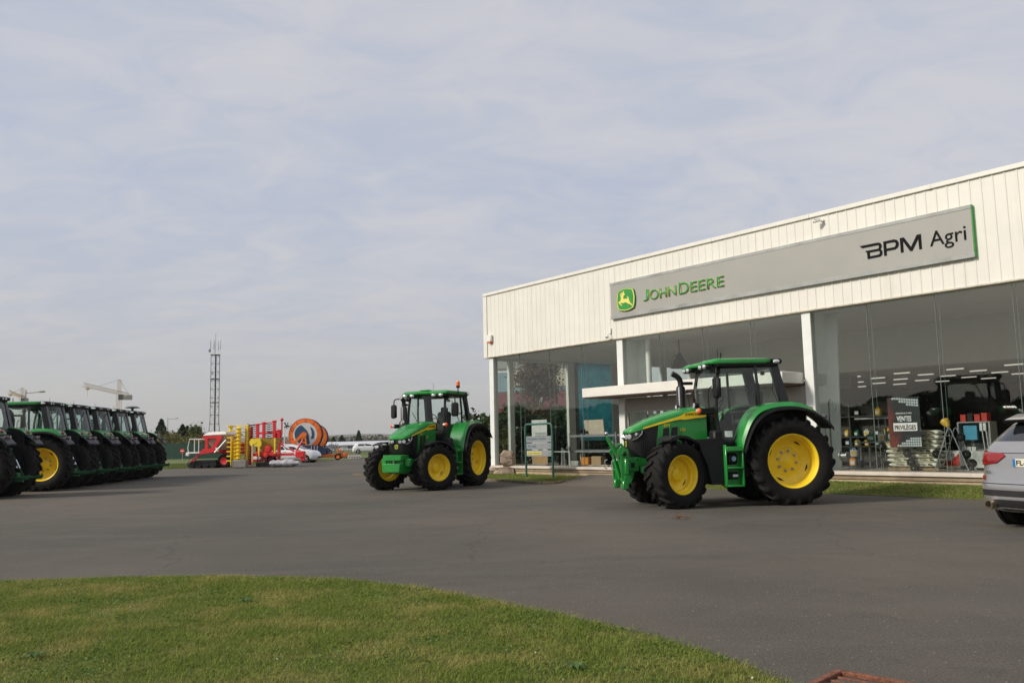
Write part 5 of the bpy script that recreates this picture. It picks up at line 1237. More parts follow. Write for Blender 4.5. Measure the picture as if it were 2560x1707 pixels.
def wheel_parts(name, R, W, rr, nl, rear, parent, loc, left=True, steer=0.0):
    """hub disc mesh carrying tyre and rim as sub-parts; lugs run the same way on both sides"""
    rz = steer + (0 if left else PI)
    hub = MB()
    if rear:
        hub.lathe([(.0, .075), (.085, .075), (.10, .065), (.13, .05), (.155, .05), (.16, .035), (.27, .035), (.285, .05), (.33, .05), (.345, .065), (rr - .09, .085), (rr - .07, .105), (rr - .05, .11)], 40)
        for i in range(8):
            a = 2 * PI * i / 8 + .2; x, z = .205 * math.cos(a), .205 * math.sin(a)
            hub.cyl((x, .03, z), (x, .062, z), .027, n=10, mi=1); hub.cyl((x, .06, z), (x, .075, z), .016, n=6, mi=1)
        for i, (a0, a1) in enumerate(((.15, .62), (1.9, 2.3), (3.3, 3.7), (5.0, 5.4))):
            m = 7; P = []
            for k in range(m):
                a = a0 + (a1 - a0) * k / (m - 1); d = .018 * math.sin(PI * k / (m - 1))
                for r in (rr - .115 - d, rr - .115 + d): P.append((r * math.cos(a), .099, r * math.sin(a)))
            hub.add(P, [(2 * k, 2 * k + 1, 2 * k + 3, 2 * k + 2) for k in range(m - 1)], 2)
    else:
        hub.lathe([(.0, .03), (.10, .03), (.115, .02), (.125, -.03), (.15, -.045), (.19, -.045), (.20, -.03), (rr - .09, -.02), (rr - .065, .0)], 36)
        for i in range(8):
            a = 2 * PI * i / 8; x, z = .165 * math.cos(a), .165 * math.sin(a); hub.cyl((x, -.05, z), (x, -.022, z), .016, n=6, mi=0)
        for i, (a0, a1) in enumerate(((.5, 1.1), (3.5, 4.1), (5.4, 5.9))):
            m = 6; P = []
            for k in range(m):
                a = a0 + (a1 - a0) * k / (m - 1); d = .016 * math.sin(PI * k / (m - 1))
                for r in (rr - .10 - d, rr - .10 + d): P.append((r * math.cos(a), -.012, r * math.sin(a)))
            hub.add(P, [(2 * k, 2 * k + 1, 2 * k + 3, 2 * k + 2) for k in range(m - 1)], 2)
    if rear: hub.v = [(x, y - .115, z) for x, y, z in hub.v]
    w = hub.build(name, [YELLOW, STEEL, BLACK], parent, loc=loc, rot=(0, 0, rz))
    tyre_mesh(R, W, rr, nl, 1).build('tyre', RUBBER, w)
    yo = W * .40
    rim = MB(); f = [(rr + .022, yo), (rr + .026, yo - .012), (rr - .002, yo - .022), (rr - .012, yo * .55), (rr - .04, yo * .45), (rr - .05, -yo * .4), (rr - .01, -yo * .6), (rr + .02, -yo)]
    rim.lathe(f + [(rr - .008, -yo), (rr - .025, -yo * .6), (rr - .066, -yo * .4), (rr - .056, yo * .43), (rr - .028, yo * .53), (rr - .018, yo - .025), (rr + .012, yo + .002)], 48, closed=True)
    rim.build('rim', YELLOW, w)
    return w

def make_tractor(label, front='linkage', steer=0.0, beacon=False, decals=True, group=None, mirrors=(1, -1)):
    T = thing('tractor', label, 'tractor', (0, 0, 0), 0, group)
    WB = 2.58; RR, RF = .90, .685; KX = .93
    for s in (1, -1):
        wheel_parts('rear_wheel', RR, .60, .53, 21, True, T, (0, s * .86, RR - .015), s > 0)
        fw = wheel_parts('front_wheel', RF, .50, .375, 19, False, T, (WB * KX, s * .86, RF - .02), s > 0, steer)
    # chassis, axles, gearbox
    mb = MB()
    mb.box((1.9, 0, .86), (2.1, .46, .52), .04); mb.box((.35, 0, .92), (1.3, .62, .62), .06); mb.box((2.62, 0, .80), (.9, .36, .30), .04)
    mb.cyl((0, -.70, RR), (0, .70, RR), .17, n=16); mb.cyl((0, -.5, RR), (0, .5, RR), .24, n=16)
    mb.box((WB, 0, RF - .02), (.24, 1.1, .20), .05); mb.cyl((WB, -.66, RF), (WB, -.5, RF), .17, n=14); mb.cyl((WB, .5, RF), (WB, .66, RF), .17, n=14)
    mb.tube([(WB - .22, -.6, RF), (WB - .22, .6, RF)], .03, 8)
    mb.build('chassis', DKGREEN, T)
    for s in (1, -1): mb = MB(); mb.lathe([(.16, -.02), (.62, -.02), (.62, .02), (.16, .02)], 28, Matrix.Translation((0, s * .55, RR)), closed=True); mb.build('wheel_shade_disc', BLACK, T)  # black disc added over the inner rim face, standing in for shade
    # hood: long sloping lid, sections (x, ztop, zlow, halfwidth)
    Ss = [(1.66, 2.055, 1.83, .40), (2.0, 2.03, 1.80, .40), (2.4, 1.965, 1.745, .395), (2.8, 1.86, 1.665, .38), (3.1, 1.755, 1.595, .355), (3.3, 1.665, 1.545, .315), (3.40, 1.60, 1.525, .26), (3.44, 1.555, 1.515, .20)]
    rings = []
    for x, zt, zl, w in Ss:
        r_ = []; zz = zt - zl
        for a, b in ((-1, 0), (-1.005, .35), (-.985, .62), (-.90, .80), (-.72, .90), (-.40, .97), (0, 1), (.40, .97), (.72, .90), (.90, .80), (.985, .62), (1.005, .35), (1, 0), (.6, -.05), (-.6, -.05)):
            r_.append((x + (.03 * (1 - abs(a)) if x > 3.3 else 0), a * w, zl + b * zz))
        rings.append(r_)
    mb = MB(); mb.loft(rings); hood = mb.build('hood', GREEN, T, smooth=28)
    mb = MB()   # raised centre rib and panel line of the hood
    mb.loft([[(x, -w * .18, zt - .004), (x, -w * .15, zt + .010), (x, w * .15, zt + .010), (x, w * .18, zt - .004)] for x, zt, zl, w in Ss[:6]]); mb.build('hood_ridge', GREEN, hood, smooth=20)
    def hside(x):   # half width and low edge of the hood at x
        for a, b in zip(Ss[:-1], Ss[1:]):
            if a[0] <= x <= b[0]:
                t = (x - a[0]) / (b[0] - a[0]); return a[3] + (b[3] - a[3]) * t, a[2] + (b[2] - a[2]) * t
        return Ss[-1][3], Ss[-1][2]
    for s in (1, -1):
        # yellow flash: deep at the back, stepping to a thin line towards the nose
        st = [(1.67, .0, .150), (2.0, -.004, .146), (2.14, -.004, .138), (2.28, .022, .090), (2.42, .022, .074), (2.7, .016, .060), (2.95, .012, .048), (3.12, .010, .038)]
        mb = MB(); top, bot = [], []
        for x, a, b in st:
            w, zl = hside(x); top.append((x, s * (w * 1.004 + .004), zl + b)); bot.append((x, s * (w * 1.0 + .004), zl + a))
        mb.strip(top, bot, (0, s * .006, 0)); fl = mb.build('side_stripe', YELLOW, T)
        if decals:
            R3 = (-s, 0, 0); w_, zl_ = hside(1.9)
            text('lettering', 'JOHN DEERE', INK, fl, frame_mat((1.92 + s * .24, s * (w_ + .0125), zl_ + .042), R3, (0, 0, 1)), .066, .46, .002, bold=.008)
        # flank: green panel with two slanted vents, black grille ahead of it
        mb = MB(); mb.prism([(1.66, 1.30), (1.66, 1.815), (2.2, 1.775), (2.66, 1.69), (2.78, 1.66), (2.86, 1.10), (2.70, 1.16), (2.45, 1.26), (2.0, 1.30)], .355, .392, lambda a, b, d: (a, s * d, b)); sp_ = mb.build('side_panel', GREEN, T, smooth=0)
        for q, x0 in enumerate((2.62, 2.42)):
            mb = MB(); mb.prism([(x0 - .09, 1.62 + .02 * q), (x0 + .055, 1.60 + .02 * q), (x0 + .10, 1.20 + .1 * q), (x0 - .075, 1.24 + .1 * q)], .388, .397, lambda a, b, d: (a, s * d, b)); mb.build('vent', DARKMESH, sp_)
            mb = MB(); mb.prism([(x0 - .105, 1.635), (x0 - .085, 1.635), (x0 - .07, 1.23 + .1 * q), (x0 - .09, 1.23 + .1 * q)], .390, .408, lambda a, b, d: (a, s * d, b)); mb.build('vent_blade', GREEN, sp_)
        if decals:
            text('lettering', '6M', YINK, sp_, frame_mat((2.66 if s > 0 else 2.54, s * .3985, 1.635), R3, (0, 0, 1)), .066, .135, .002, bold=.0)
            text('lettering', '125', YINK, sp_, frame_mat((2.28 if s > 0 else 2.16, s * .3985, 1.545), R3, (0, 0, 1)), .055, .12, .002, bold=.0)
    gr = []
    for x, zt, zb, w in ((2.74, 1.675, .99, .385), (3.0, 1.61, .96, .365), (3.2, 1.555, .98, .335), (3.34, 1.53, 1.06, .285), (3.42, 1.515, 1.18, .21)):
        gr.append([(x, -w, zb + .06), (x, -w, zt), (x, w, zt), (x, w, zb + .06), (x, w * .6, zb), (x, -w * .6, zb)])
    mb = MB(); mb.loft(gr); g_ = mb.build('grille', BLACK, T, smooth=35)
    for s in (1, -1):
        mb = MB()
        for k in range(9): mb.box((2.84 + k * .045, s * (.378 - k * .0035), 1.30), (.012, .012, .5), .002)
        mb.build('grille_slats', DARKMESH, g_)
    mb = MB(); mb.prism([(-.05, -.055), (-.055, .05), (0, .06), (.055, .05), (.05, -.055), (0, -.06)], 0, .012, lambda a, b, d: (3.425 + d, a, 1.30 + b)); em = mb.build('emblem', YELLOW, g_); mb = MB(); mb.prism([(-.038, -.043), (-.042, .04), (0, .046), (.042, .04), (.038, -.043), (0, -.046)], .010, .014, lambda a, b, d: (3.425 + d, a, 1.30 + b)); mb.build('emblem_field', GREEN, em)
    for s in (1, -1):   # wedge headlights wrapped round the nose corners
        mb = MB(); f = lambda p, o: (p[0] + o * .5, s * (p[1] + o), p[2])
        A = [(3.436, .055, 1.505), (3.445, .19, 1.515), (3.36, .285, 1.532), (3.14, .355, 1.568), (3.16, .358, 1.50), (3.26, .335, 1.41), (3.37, .262, 1.365), (3.44, .16, 1.375), (3.438, .075, 1.43)]
        c = (3.30, .26, 1.46); n = len(A)
        P = [f(p, .012) for p in A] + [f((p[0] - .05, p[1] - .05, p[2]), 0) for p in A] + [f(c, .05)]
        mb.add(P, [(i, (i + 1) % n, 2 * n) for i in range(n)] + [(i, (i + 1) % n, n + (i + 1) % n, n + i) for i in range(n)]); hl = mb.build('headlight', BLACK, T, smooth=50)
        for (x, y, z, r) in ((3.445, .125, 1.445, .052), (3.40, .235, 1.45, .055), (3.27, .335, 1.495, .032)):
            d = Vector((.75, s * .62, 0)).normalized(); p = Vector((x, s * y, z)) + d * .008
            mb = MB(); mb.cyl(p - d * .03, p + d * .02, r * 1.0, r * .96, n=14); mb.cyl(p + d * .021, p + d * .026, r * .55, n=10); mb.build('reflector', LAMP, hl)
        mb = MB(); mb.tube([f(p, .018) for p in (A[3], A[4], A[5], A[6])], .012, 6); mb.build('trim', CHROME, hl)
    # cab
    def post(pts, r, nm='pillar'):
        mb = MB(); mb.tube(arc_lerp(pts, 3), r, 8); mb.build(nm, SATIN, T)
    zr = 2.87
    APT = [(1.60, 0, 1.28), (1.66, 0, 1.9), (1.62, 0, 2.5), (1.52, 0, zr)]
    for s in (1, -1):
        post([(1.45, s * .65, 1.28), (1.52, s * .655, 1.85), (1.49, s * .65, 2.45), (1.40, s * .63, zr)], .042)
        post([(.58, s * .80, 1.98), (.60, s * .80, 2.4), (.62, s * .77, zr)], .034)
        mb = MB(); mb.loft([[(-.16, s * .79, 1.98), (.04, s * .82, 1.98), (.04, s * .70, 1.98), (-.16, s * .62, 1.98)], [(-.03, s * .77, 2.5), (.16, s * .79, 2.5), (.16, s * .68, 2.5), (-.03, s * .60, 2.5)], [(.06, s * .75, zr), (.25, s * .77, zr), (.25, s * .65, zr), (.06, s * .58, zr)]]); mb.build('pillar', SATIN, T)
        # glass: door and rear quarter light
        mb = MB(); mb.prism([(.64, 1.98), (.63, 2.84), (1.41, 2.84), (1.50, 2.4), (1.53, 1.85), (1.48, 1.34), (1.18, 1.34), (.95, 1.70), (.80, 1.90)], .765, .772, lambda a, b, d: (a - .03 * (a > 1.3), s * (d - max(0, a - .63) * .125), b)); dg = mb.build('door_glass', CABGLASS, T, smooth=0)
        mb = MB(); mb.tube(arc_lerp([(.64, s * .776, 1.99), (.80, s * .755, 1.90), (.95, s * .736, 1.70), (1.16, s * .71, 1.34), (1.45, s * .672, 1.31)], 3), .022, 6); mb.build('door_frame', SATIN, dg)
        mb = MB(); mb.box((1.40, s * .70, 1.86), (.045, .035, .20), .012); mb.build('door_handle', SATIN, dg)
        if s > 0 and decals: mb = MB(); mb.box((1.28, .695, 1.46), (.17, .006, .125), .002, (0, 0, -.125)); mb.build('notice', mat('white_print', (.80, .80, .80), .5), dg)
        mb = MB(); mb.prism([(.04, 1.99), (.16, 2.5), (.24, 2.84), (.58, 2.84), (.56, 1.99)], .768, .775, lambda a, b, d: (a, s * d, b)); mb.build('quarter_glass', CABGLASS, T, smooth=0)
    # curved windscreen and rear window
    def curved(nm, base, bulge, y0, zs):
        top = []; mb = MB(); n = 10; P = []
        for z, x in zs:
            for i in range(n + 1):
                t = i / n * 2 - 1; P.append((x + bulge * (1 - t * t), t * y0, z))
        k = n + 1; F = [(a * k + i, a * k + i + 1, (a + 1) * k + i + 1, (a + 1) * k + i) for a in range(len(zs) - 1) for i in range(n)]
        mb.add(P, F); return mb.build(nm, CABGLASS, T)
    curved('windscreen', 0, .16, .63, [(1.42, 1.465), (1.85, 1.53), (2.45, 1.50), (2.86, 1.41)])
    rw = curved('rear_window', 0, -.10, .66, [(1.75, -.16), (1.99, -.12), (2.5, .0), (2.85, .10)])
    mb = MB(); mb.tube([(-.12, .1, 2.75), (.0, .3, 2.35), (-.08, .38, 2.1)], .012, 5); mb.box((.13, .1, 2.75), (.06, .12, .08), .01); mb.build('wiper', BLACK, rw)
    mb = MB(); mb.tube([(1.83, -.1, 1.95), (1.80, -.35, 2.35)], .011, 5); mb.build('wiper', BLACK, T)
    # floor, dash, seat, wheel
    mb = MB(); mb.box((.86, 0, 1.26), (1.5, 1.46, .10), .02); mb.box((-.02, 0, 1.62), (.30, 1.28, .74), .04); mb.box((.30, .66, 1.60), (.7, .16, .62), .04); mb.box((.30, -.66, 1.60), (.7, .16, .62), .04); mb.build('cab_floor', BLACK, T)
    mb = MB(); mb.box((.52, 0, 1.70), (.50, .52, .14), .06); mb.box((.28, 0, 2.06), (.14, .50, .66), .06, (0, -.12, 0)); mb.box((.24, 0, 2.45), (.10, .26, .18), .04); st_ = mb.build('seat', SEATM, T)
    for s in (1, -1): mb = MB(); mb.box((.56, s * .36, 1.92), (.42, .09, .07), .03); mb.build('armrest', SEATM, st_)
    mb = MB(); mb.box((1.42, 0, 1.72), (.22, .34, .62), .05); mb.tube([(1.36, 0, 1.95), (1.22, 0, 2.10)], .035, 8); mb.build('dashboard', BLACK, T)
    mb = MB(); M_r = Matrix.Translation((1.20, 0, 2.11)) @ Matrix.Rotation(R_(62), 4, 'Y')
    mb.tube([M_r @ Vector((.20 * math.cos(a), .20 * math.sin(a), 0)) for a in [2 * PI * i / 20 for i in range(21)]], .014, 6)
    for a in (0, 2.1, 4.2): mb.tube([M_r @ Vector((0, 0, 0)), M_r @ Vector((.2 * math.cos(a), .2 * math.sin(a), 0))], .012, 5)
    mb.build('steering_wheel', BLACK, T)
    # roof: black liner, green shell with two front lobes
    def rr_ring(x0, x1, y, z, rad, n=5):
        o = []
        for cx_, cy_, a0 in ((x1 - rad, y - rad, 0), (x0 + rad, y - rad, PI / 2), (x0 + rad, -y + rad, PI), (x1 - rad, -y + rad, 3 * PI / 2)):
            for i in range(n + 1):
                a = a0 + PI / 2 * i / n; o.append((cx_ + rad * math.cos(a), cy_ + rad * math.sin(a), z))
        return o
    mb = MB(); mb.loft([rr_ring(.14, 1.50, .76, 2.82, .12), rr_ring(.04, 1.58, .81, 2.86, .14), rr_ring(.02, 1.60, .82, 2.93, .14)]); liner = mb.build('roof_liner', BLACK, T)
    mb = MB(); mb.loft([rr_ring(.22, 1.62, .82, 2.915, .16), rr_ring(.20, 1.64, .828, 2.96, .16), rr_ring(.18, 1.61, .81, 3.005, .16), rr_ring(.26, 1.50, .70, 3.03, .16), rr_ring(.45, 1.30, .5, 3.04, .16)]); roof = mb.build('roof', GREEN, T, smooth=50)
    mb = MB(); mb.loft([rr_ring(.0, .20, .815, 2.90, .06), rr_ring(-.03, .20, .82, 2.96, .06), rr_ring(-.01, .20, .79, 3.003, .06), rr_ring(.06, .20, .68, 3.02, .05)]); rv = mb.build('rear_visor', BLACK, T, smooth=50)
    for s in (1, -1):
        mb = MB(); mb.loft([[(1.46 + .0 * k, s * .50 + .29 * math.cos(a), 2.93 + .085 * max(-.35, math.sin(a))) for a in [2 * PI * i / 18 for i in range(18)]] for k in (0,)] + [[(1.70, s * .50 + .27 * math.cos(a), 2.925 + .072 * max(-.35, math.sin(a))) for a in [2 * PI * i / 18 for i in range(18)]], [(1.78, s * .51 + .22 * math.cos(a), 2.915 + .045 * max(-.35, math.sin(a))) for a in [2 * PI * i / 18 for i in range(18)]]]); lb = mb.build('roof_lobe', GREEN, T, smooth=50)
        mb = MB(); mb.box((1.67, s * .51, 2.865), (.16, .50, .10), .035); mb.build('lamp_housing', BLACK, lb)
        for y in (.39, .64):
            mb = MB(); mb.ball((1.75, s * y, 2.868), .075, (.55, 1.15, .75), 14, 8); mb.build('work_light', LAMP, lb)
        for (x, y, z, rad) in ((.13, .822, 2.945, .06), (-.015, .50, 2.945, .052), (-.015, .32, 2.945, .045)):
            mb = MB(); mb.ball((x, s * y, z), rad, (1.35 if y > .8 else .5, .45 if y > .8 else 1.2, .7), 14, 8); mb.build('work_light', LAMP, rv)
    mb = MB(); mb.cyl((1.30, .52, 3.02), (1.30, .52, 3.16), .014, n=6) if not beacon else mb.box((1.52, 0, 3.03), (.22, .34, .035), .015)
    mb.cyl((1.2, .1, 3.03), (1.2, .1, 3.28), .006, n=5); mb.build('aerial', BLACK if not beacon else GREEN, roof)
    # fenders: green sheet arc with black flare behind and outside
    PTS = arc_lerp([(1.17, 0, 1.24), (1.08, 0, 1.50), (.93, 0, 1.78), (.74, 0, 1.97), (.48, 0, 2.06), (.15, 0, 2.10), (-.18, 0, 2.085), (-.45, 0, 2.01), (-.62, 0, 1.89)], 3)
    FL = arc_lerp([(1.13, 0, 1.14), (1.02, 0, 1.42), (.86, 0, 1.69), (.66, 0, 1.87), (.40, 0, 1.97), (.10, 0, 2.005), (-.22, 0, 1.985), (-.50, 0, 1.90), (-.78, 0, 1.72), (-.93, 0, 1.57)], 3)
    for s in (1, -1):
        mb = MB()
        mb.strip([(p.x, s * .60, p.z) for p in PTS], [(p.x, s * 1.05, p.z - .01) for p in PTS], (0, 0, -.035))
        mb.strip([(p.x, s * 1.05, p.z - .01) for p in PTS], [(p.x * .985, s * 1.12, p.z - .10) for p in PTS], (0, -s * .02, -.03))
        fd = mb.build('fender', GREEN, T, smooth=50)
        mb = MB(); n = len(FL)
        mb.strip([(p.x, s * .62, p.z) for p in FL], [(p.x, s * 1.20, p.z - .02) for p in FL], (0, 0, -.03)); mb.strip([(p.x, s * 1.20, p.z - .02) for p in FL], [(p.x, s * 1.21, p.z - .07) for p in FL], (0, -s * .02, -.02)); mb.build('fender_flare', BLACK, fd, smooth=50)
        iw = [(p.x, p.z - .04) for p in PTS] + [(-.5, 1.35), (.3, 1.2), (1.1, 1.2)]
        mb = MB(); mb.prism(iw, .595, .62, lambda a, b, d: (a, s * d, b)); mb.build('inner_panel', BLACK, fd, smooth=0)
        mb = MB(); mb.ball((-.60, s * .84, 1.93), .085, (.45, 1.25, .75), 14, 8); mb.build('tail_light', REDL, fd)
        mb = MB(); mb.box((-.80, s * .93, 1.755), (.16, .30, .07), .02, (0, .68, 0)); tb_ = mb.build('lamp_bracket', GREYPL, fd); mb = MB(); mb.box((-.86, s * .86, 1.765), (.03, .07, .05), .01); mb.build('side_lamp', LAMP, tb_); mb = MB(); mb.box((-.86, s * 1.02, 1.765), (.03, .06, .05), .01); mb.build('indicator', ORANGE, tb_)
        mb = MB(); mb.strip([(p.x - .004, s * .66, p.z + .006) for p in FL[-5:]], [(p.x - .004, s * 1.17, p.z - .012) for p in FL[-5:]], (-.006, 0, .008)); mb.build('flare_end', GREYPL, fd)
        # front mudguards turn with the wheels
        C = Matrix.Translation((WB, s * .86, RF)) @ Matrix.Rotation(steer, 4, 'Z')
        th = [R_(a) for a in range(62, 156, 8)]
        mb = MB(); rad = RF + .085
        mb.strip([C @ Vector((rad * math.cos(a), -.21, rad * math.sin(a))) for a in th], [C @ Vector((rad * math.cos(a), .19, rad * math.sin(a))) for a in th], (0, 0, -.02)); mb.strip([C @ Vector((rad * math.cos(a), s * .21, rad * math.sin(a))) for a in th], [C @ Vector(((rad - .05) * math.cos(a), s * .22, (rad - .05) * math.sin(a))) for a in th], C.to_3x3() @ Vector((0, -s * .015, 0)))
        mb.tube([C @ Vector((0, -s * .2, .2)), C @ Vector((.0, -s * .25, .6)), C @ Vector((0, 0, rad - .02))], .03, 6)
        mb.build('front_mudguard', BLACK, T, smooth=50)
        # steps and side tanks
        mb = MB(); mb.prism([(1.50, 1.38), (2.06, 1.36), (2.04, 1.15), (1.90, .85), (1.82, .45), (1.50, .45)], .45, .96, lambda a, b, d: (a, s * d, b)); mb.box((1.62, s * .80, 1.36), (.22, .30, .36), .04); mb.box((1.02, s * .64, .92), (.30, .40, .80), .06); mb.build('fuel_tank' if s > 0 else 'battery_box', BLACK, T)
        mb = MB()
        for x in (1.14, 1.52): mb.box((x, s * .98, .82), (.03, .20, .84), .008)
        mb.box((1.33, s * .885, .80), (.36, .02, .80), .004)
        stp_ = mb.build('step_frame', GREEN, T)
        for z in (.42, .78, 1.16):
            mb = MB(); mb.box((1.33, s * .985, z), (.35, .22, .035 if z < 1 else .09), .008); mb.build('step', GREEN, stp_)
        mb = MB(); mb.box((1.33, s * .90, .96), (.26, .10, .24), .05); mb.build('reservoir', BLACK, stp_); mb = MB(); mb.box((1.33, s * .90, .62), (.26, .10, .14), .02); mb.build('tool_box', BLACK, stp_)
        if s > 0: mb = MB(); mb.cyl((1.30, .952, .96), (1.30, .962, .96), .05, n=14); mb.build('filler_cap', mat('pale_blue_cap', (.30, .48, .60), .4), stp_); mb = MB(); mb.box((1.28, .953, .62), (.12, .008, .05), .003); mb.build('notice', mat('white_print', (.80, .80, .80), .5), stp_)
        # mirrors
        if s in mirrors:
          mb = MB(); mb.tube(arc_lerp([(1.42, s * .66, 2.78), (1.58, s * .92, 2.80), (1.66, s * 1.08, 2.76), (1.66, s * 1.10, 2.60)], 3), .018, 6); mb.box((1.48, s * .72, 2.76), (.12, .10, .10), .02); ma_ = mb.build('mirror_arm', BLACK, T)
          mb = MB(); mb.box((1.68, s * 1.10, 2.40), (.10, .235, .43), .045, (0, 0, s * .25)); mi_ = mb.build('mirror', BLACK, ma_)
          mb = MB(); mb.box((1.63, s * 1.088, 2.40), (.006, .19, .38), .002, (0, 0, s * .25)); mb.build('mirror_glass', CHROME, mi_)
        mb = MB(); mb.box((1.80, s * .80, 1.93), (.46, .10, .13), .02, (0, 0, s * .42)); br = mb.build('lamp_bracket', BLACK, T)
        mb = MB(); mb.ball((2.04, s * .955, 1.935), .062, (.8, 1, 1), 14, 8); mb.build('indicator', ORANGE, br); mb = MB(); mb.ball((2.06, s * .90, 1.935), .05, (.6, .9, .9), 12, 8); mb.build('side_lamp', LAMP, br)
        mb = MB(); mb.tube([(1.82, s * .62, 1.98), (1.92, s * .58, 2.04)], .016, 6); mb.cyl((1.90, s * .58, 2.06), (2.0, s * .58, 2.06), .055, .065, n=14); wl = mb.build('lamp_stalk', BLACK, T); mb = MB(); mb.cyl((2.0, s * .58, 2.06), (2.012, s * .58, 2.06), .056, n=14); mb.build('work_light', LAMP, wl)
        mb = MB(); mb.tube(arc_lerp([(1.66, s * .70, 1.75), (1.72, s * .74, 2.0), (1.72, s * .74, 2.35), (1.62, s * .70, 2.45)], 3), .013, 5); mb.build('hand_rail', BLACK, T)
    # exhaust on the right
    mb = MB(); mb.lathe([(.0, 1.45), (.14, 1.45), (.165, 1.9), (.16, 2.04), (.115, 2.09), (.105, 2.11), (.105, 2.50), (.075, 2.54)], 20, Matrix.Translation((1.86, -.62, 0)) @ Matrix.Rotation(PI / 2, 4, 'X')); mb.tube(arc_lerp([(1.86, -.62, 2.50), (1.86, -.62, 2.64), (1.93, -.62, 2.75), (2.06, -.62, 2.82)], 3), [.064] * 10, 12)
    ex = mb.build('exhaust', SATIN, T)
    mb = MB(); mb.box((1.70, -.68, 2.60), (.34, .06, .07), .015); mb.build('exhaust_bracket', SATIN, ex)
    if beacon:
        mb = MB(); mb.tube([(.95, .86, 2.93), (.95, .86, 3.12)], .018, 6); mb.cyl((.95, .86, 3.10), (.95, .86, 3.17), .062, n=14); be = mb.build('beacon_post', BLACK, T)
        mb = MB(); mb.lathe([(.062, 0), (.064, .09), (.045, .145), (0, .16)], 16, Matrix.Translation((.95, .86, 3.17)) @ Matrix.Rotation(PI / 2, 4, 'X')); mb.build('beacon', ORANGE, be)
    # rear linkage
    mb = MB()
    for s in (1, -1):
        mb.tube([(-.15, s * .32, .68), (-.75, s * .42, .56), (-1.12, s * .44, .56)], .045, 8); mb.box((-1.16, s * .44, .57), (.16, .07, .12), .02); mb.tube([(-1.22, s * .44, .53), (-1.27, s * .44, .60), (-1.24, s * .44, .66)], .028, 6)
        mb.tube([(-.30, s * .36, 1.38), (-.70, s * .42, .60)], .024, 8); mb.tube([(-.05, s * .3, 1.45), (-.34, s * .37, 1.40)], .05, 8)
    mb.tube([(-.15, -.34, .68), (-.15, .34, .68)], .05, 8); mb.tube([(-.05, -.34, 1.45), (-.05, .34, 1.45)], .05, 8)
    rl = mb.build('rear_linkage', DKGREEN, T)
    mb = MB(); mb.tube([(-.30, 0, 1.20), (-.62, 0, .92), (-.70, 0, .85)], .035, 8); mb.build('top_link', CHROME, rl)
    for s in (1, -1): mb = MB(); mb.cyl((-.46, s * .38, 1.10), (-.58, s * .40, .84), .032, n=10); mb.build('lift_cylinder', CHROME, rl)
    mb = MB(); mb.box((-.35, 0, .85), (.30, .42, .70), .04); mb.box((-.62, 0, .46), (.55, .12, .06), .015); mb.box((-.66, 0, .62), (.22, .22, .20), .03); mb.build('hitch', DKGREEN, T)
    # nose gear
    if front == 'linkage':
        mb = MB()
        for s in (1, -1):
            mb.prism([(2.95, .86), (2.95, 1.0), (3.30, 1.03), (3.52, 1.0), (3.62, .92), (3.62, .55), (3.52, .46), (3.42, .48), (3.38, .64), (3.28, .82)], .24, .28, lambda a, b, d: (a, s * d, b))
            mb.box((3.40, s * .26, .86), (.34, .10, .26), .02); mb.box((3.18, s * .265, .94), (.34, .07, .16), .012); mb.cyl((3.10, s * .28, .92), (3.10, s * .31, .92), .05, n=6)
            for (x, z) in ((2.95, .93), (2.95, .82), (3.05, .93)): mb.cyl((x, s * .28, z), (x, s * .295, z), .02, n=8)
        mb.box((3.42, 0, .70), (.16, .50, .30), .03); mb.cyl((3.50, -.42, .55), (3.50, .42, .55), .05, n=12)
        fl_ = mb.build('front_linkage', GREEN, T)
        for s in (1, -1):
            mb = MB(); mb.box((3.38, s * .314, .86), (.09, .012, .10), .004); mb.build('slot', BLACK, fl_); mb = MB(); mb.ball((3.60, s * .42, 1.10), .05, n=12, m=8); mb.build('pivot_cap', BLACK, fl_)
            for bx, bz in ((3.04, .96), (3.28, .98), (3.50, .96)): mb = MB(); mb.cyl((bx, s * .30, bz), (bx, s * .325, bz), .016, n=8); mb.build('bolt', CHROME, fl_)
            mb = MB(); mb.prism([(3.44, .50), (3.60, .46), (3.66, .60), (3.66, 1.02), (3.74, 1.14), (3.66, 1.24), (3.50, 1.20), (3.46, 1.02), (3.50, .80)], .31, .37, lambda a, b, d: (a, s * d, b)); mb.tube([(3.58, s * .34, 1.20), (3.64, s * .34, 1.29), (3.72, s * .34, 1.28)], .035, 8); mb.box((3.58, s * .34, .46), (.14, .14, .18), .02); mb.cyl((3.57, s * .30, 1.10), (3.57, s * .42, 1.10), .075, n=16); mb.cyl((3.53, s * .30, .58), (3.53, s * .43, .58), .085, n=16); mb.box((3.54, s * .34, .84), (.10, .16, .34), .02); mb.build('lift_arm', GREEN, fl_)
            mb = MB(); mb.cyl((3.55, s * .20, .56), (3.66, s * .20, .98), .038, n=12); mb.build('lift_cylinder', GREEN, fl_); mb = MB(); mb.cyl((3.66, s * .20, .98), (3.69, s * .20, 1.10), .022, n=10); mb.build('piston_rod', CHROME, fl_)
            for zz in (.58, .50): mb = MB(); mb.cyl((3.58, s * .37, zz), (3.58, s * .40, zz), .03, n=10); mb.build('pin', CHROME, fl_)
            mb = MB(); mb.tube([(3.80, s * .30, .78), (3.86, s * .30, .80), (3.86, s * .30, .95), (3.80, s * .30, .97)], .012, 6); mb.build('coupling', CHROME, fl_)
        mb = MB(); mb.tube([(3.60, 0, 1.0), (3.82, 0, 1.36), (3.86, 0, 1.46)], .045, 8); mb.build('top_link', GREEN, fl_); mb = MB(); mb.ball((3.88, 0, 1.52), .045); mb.build('ball_joint', CHROME, fl_)
    else:
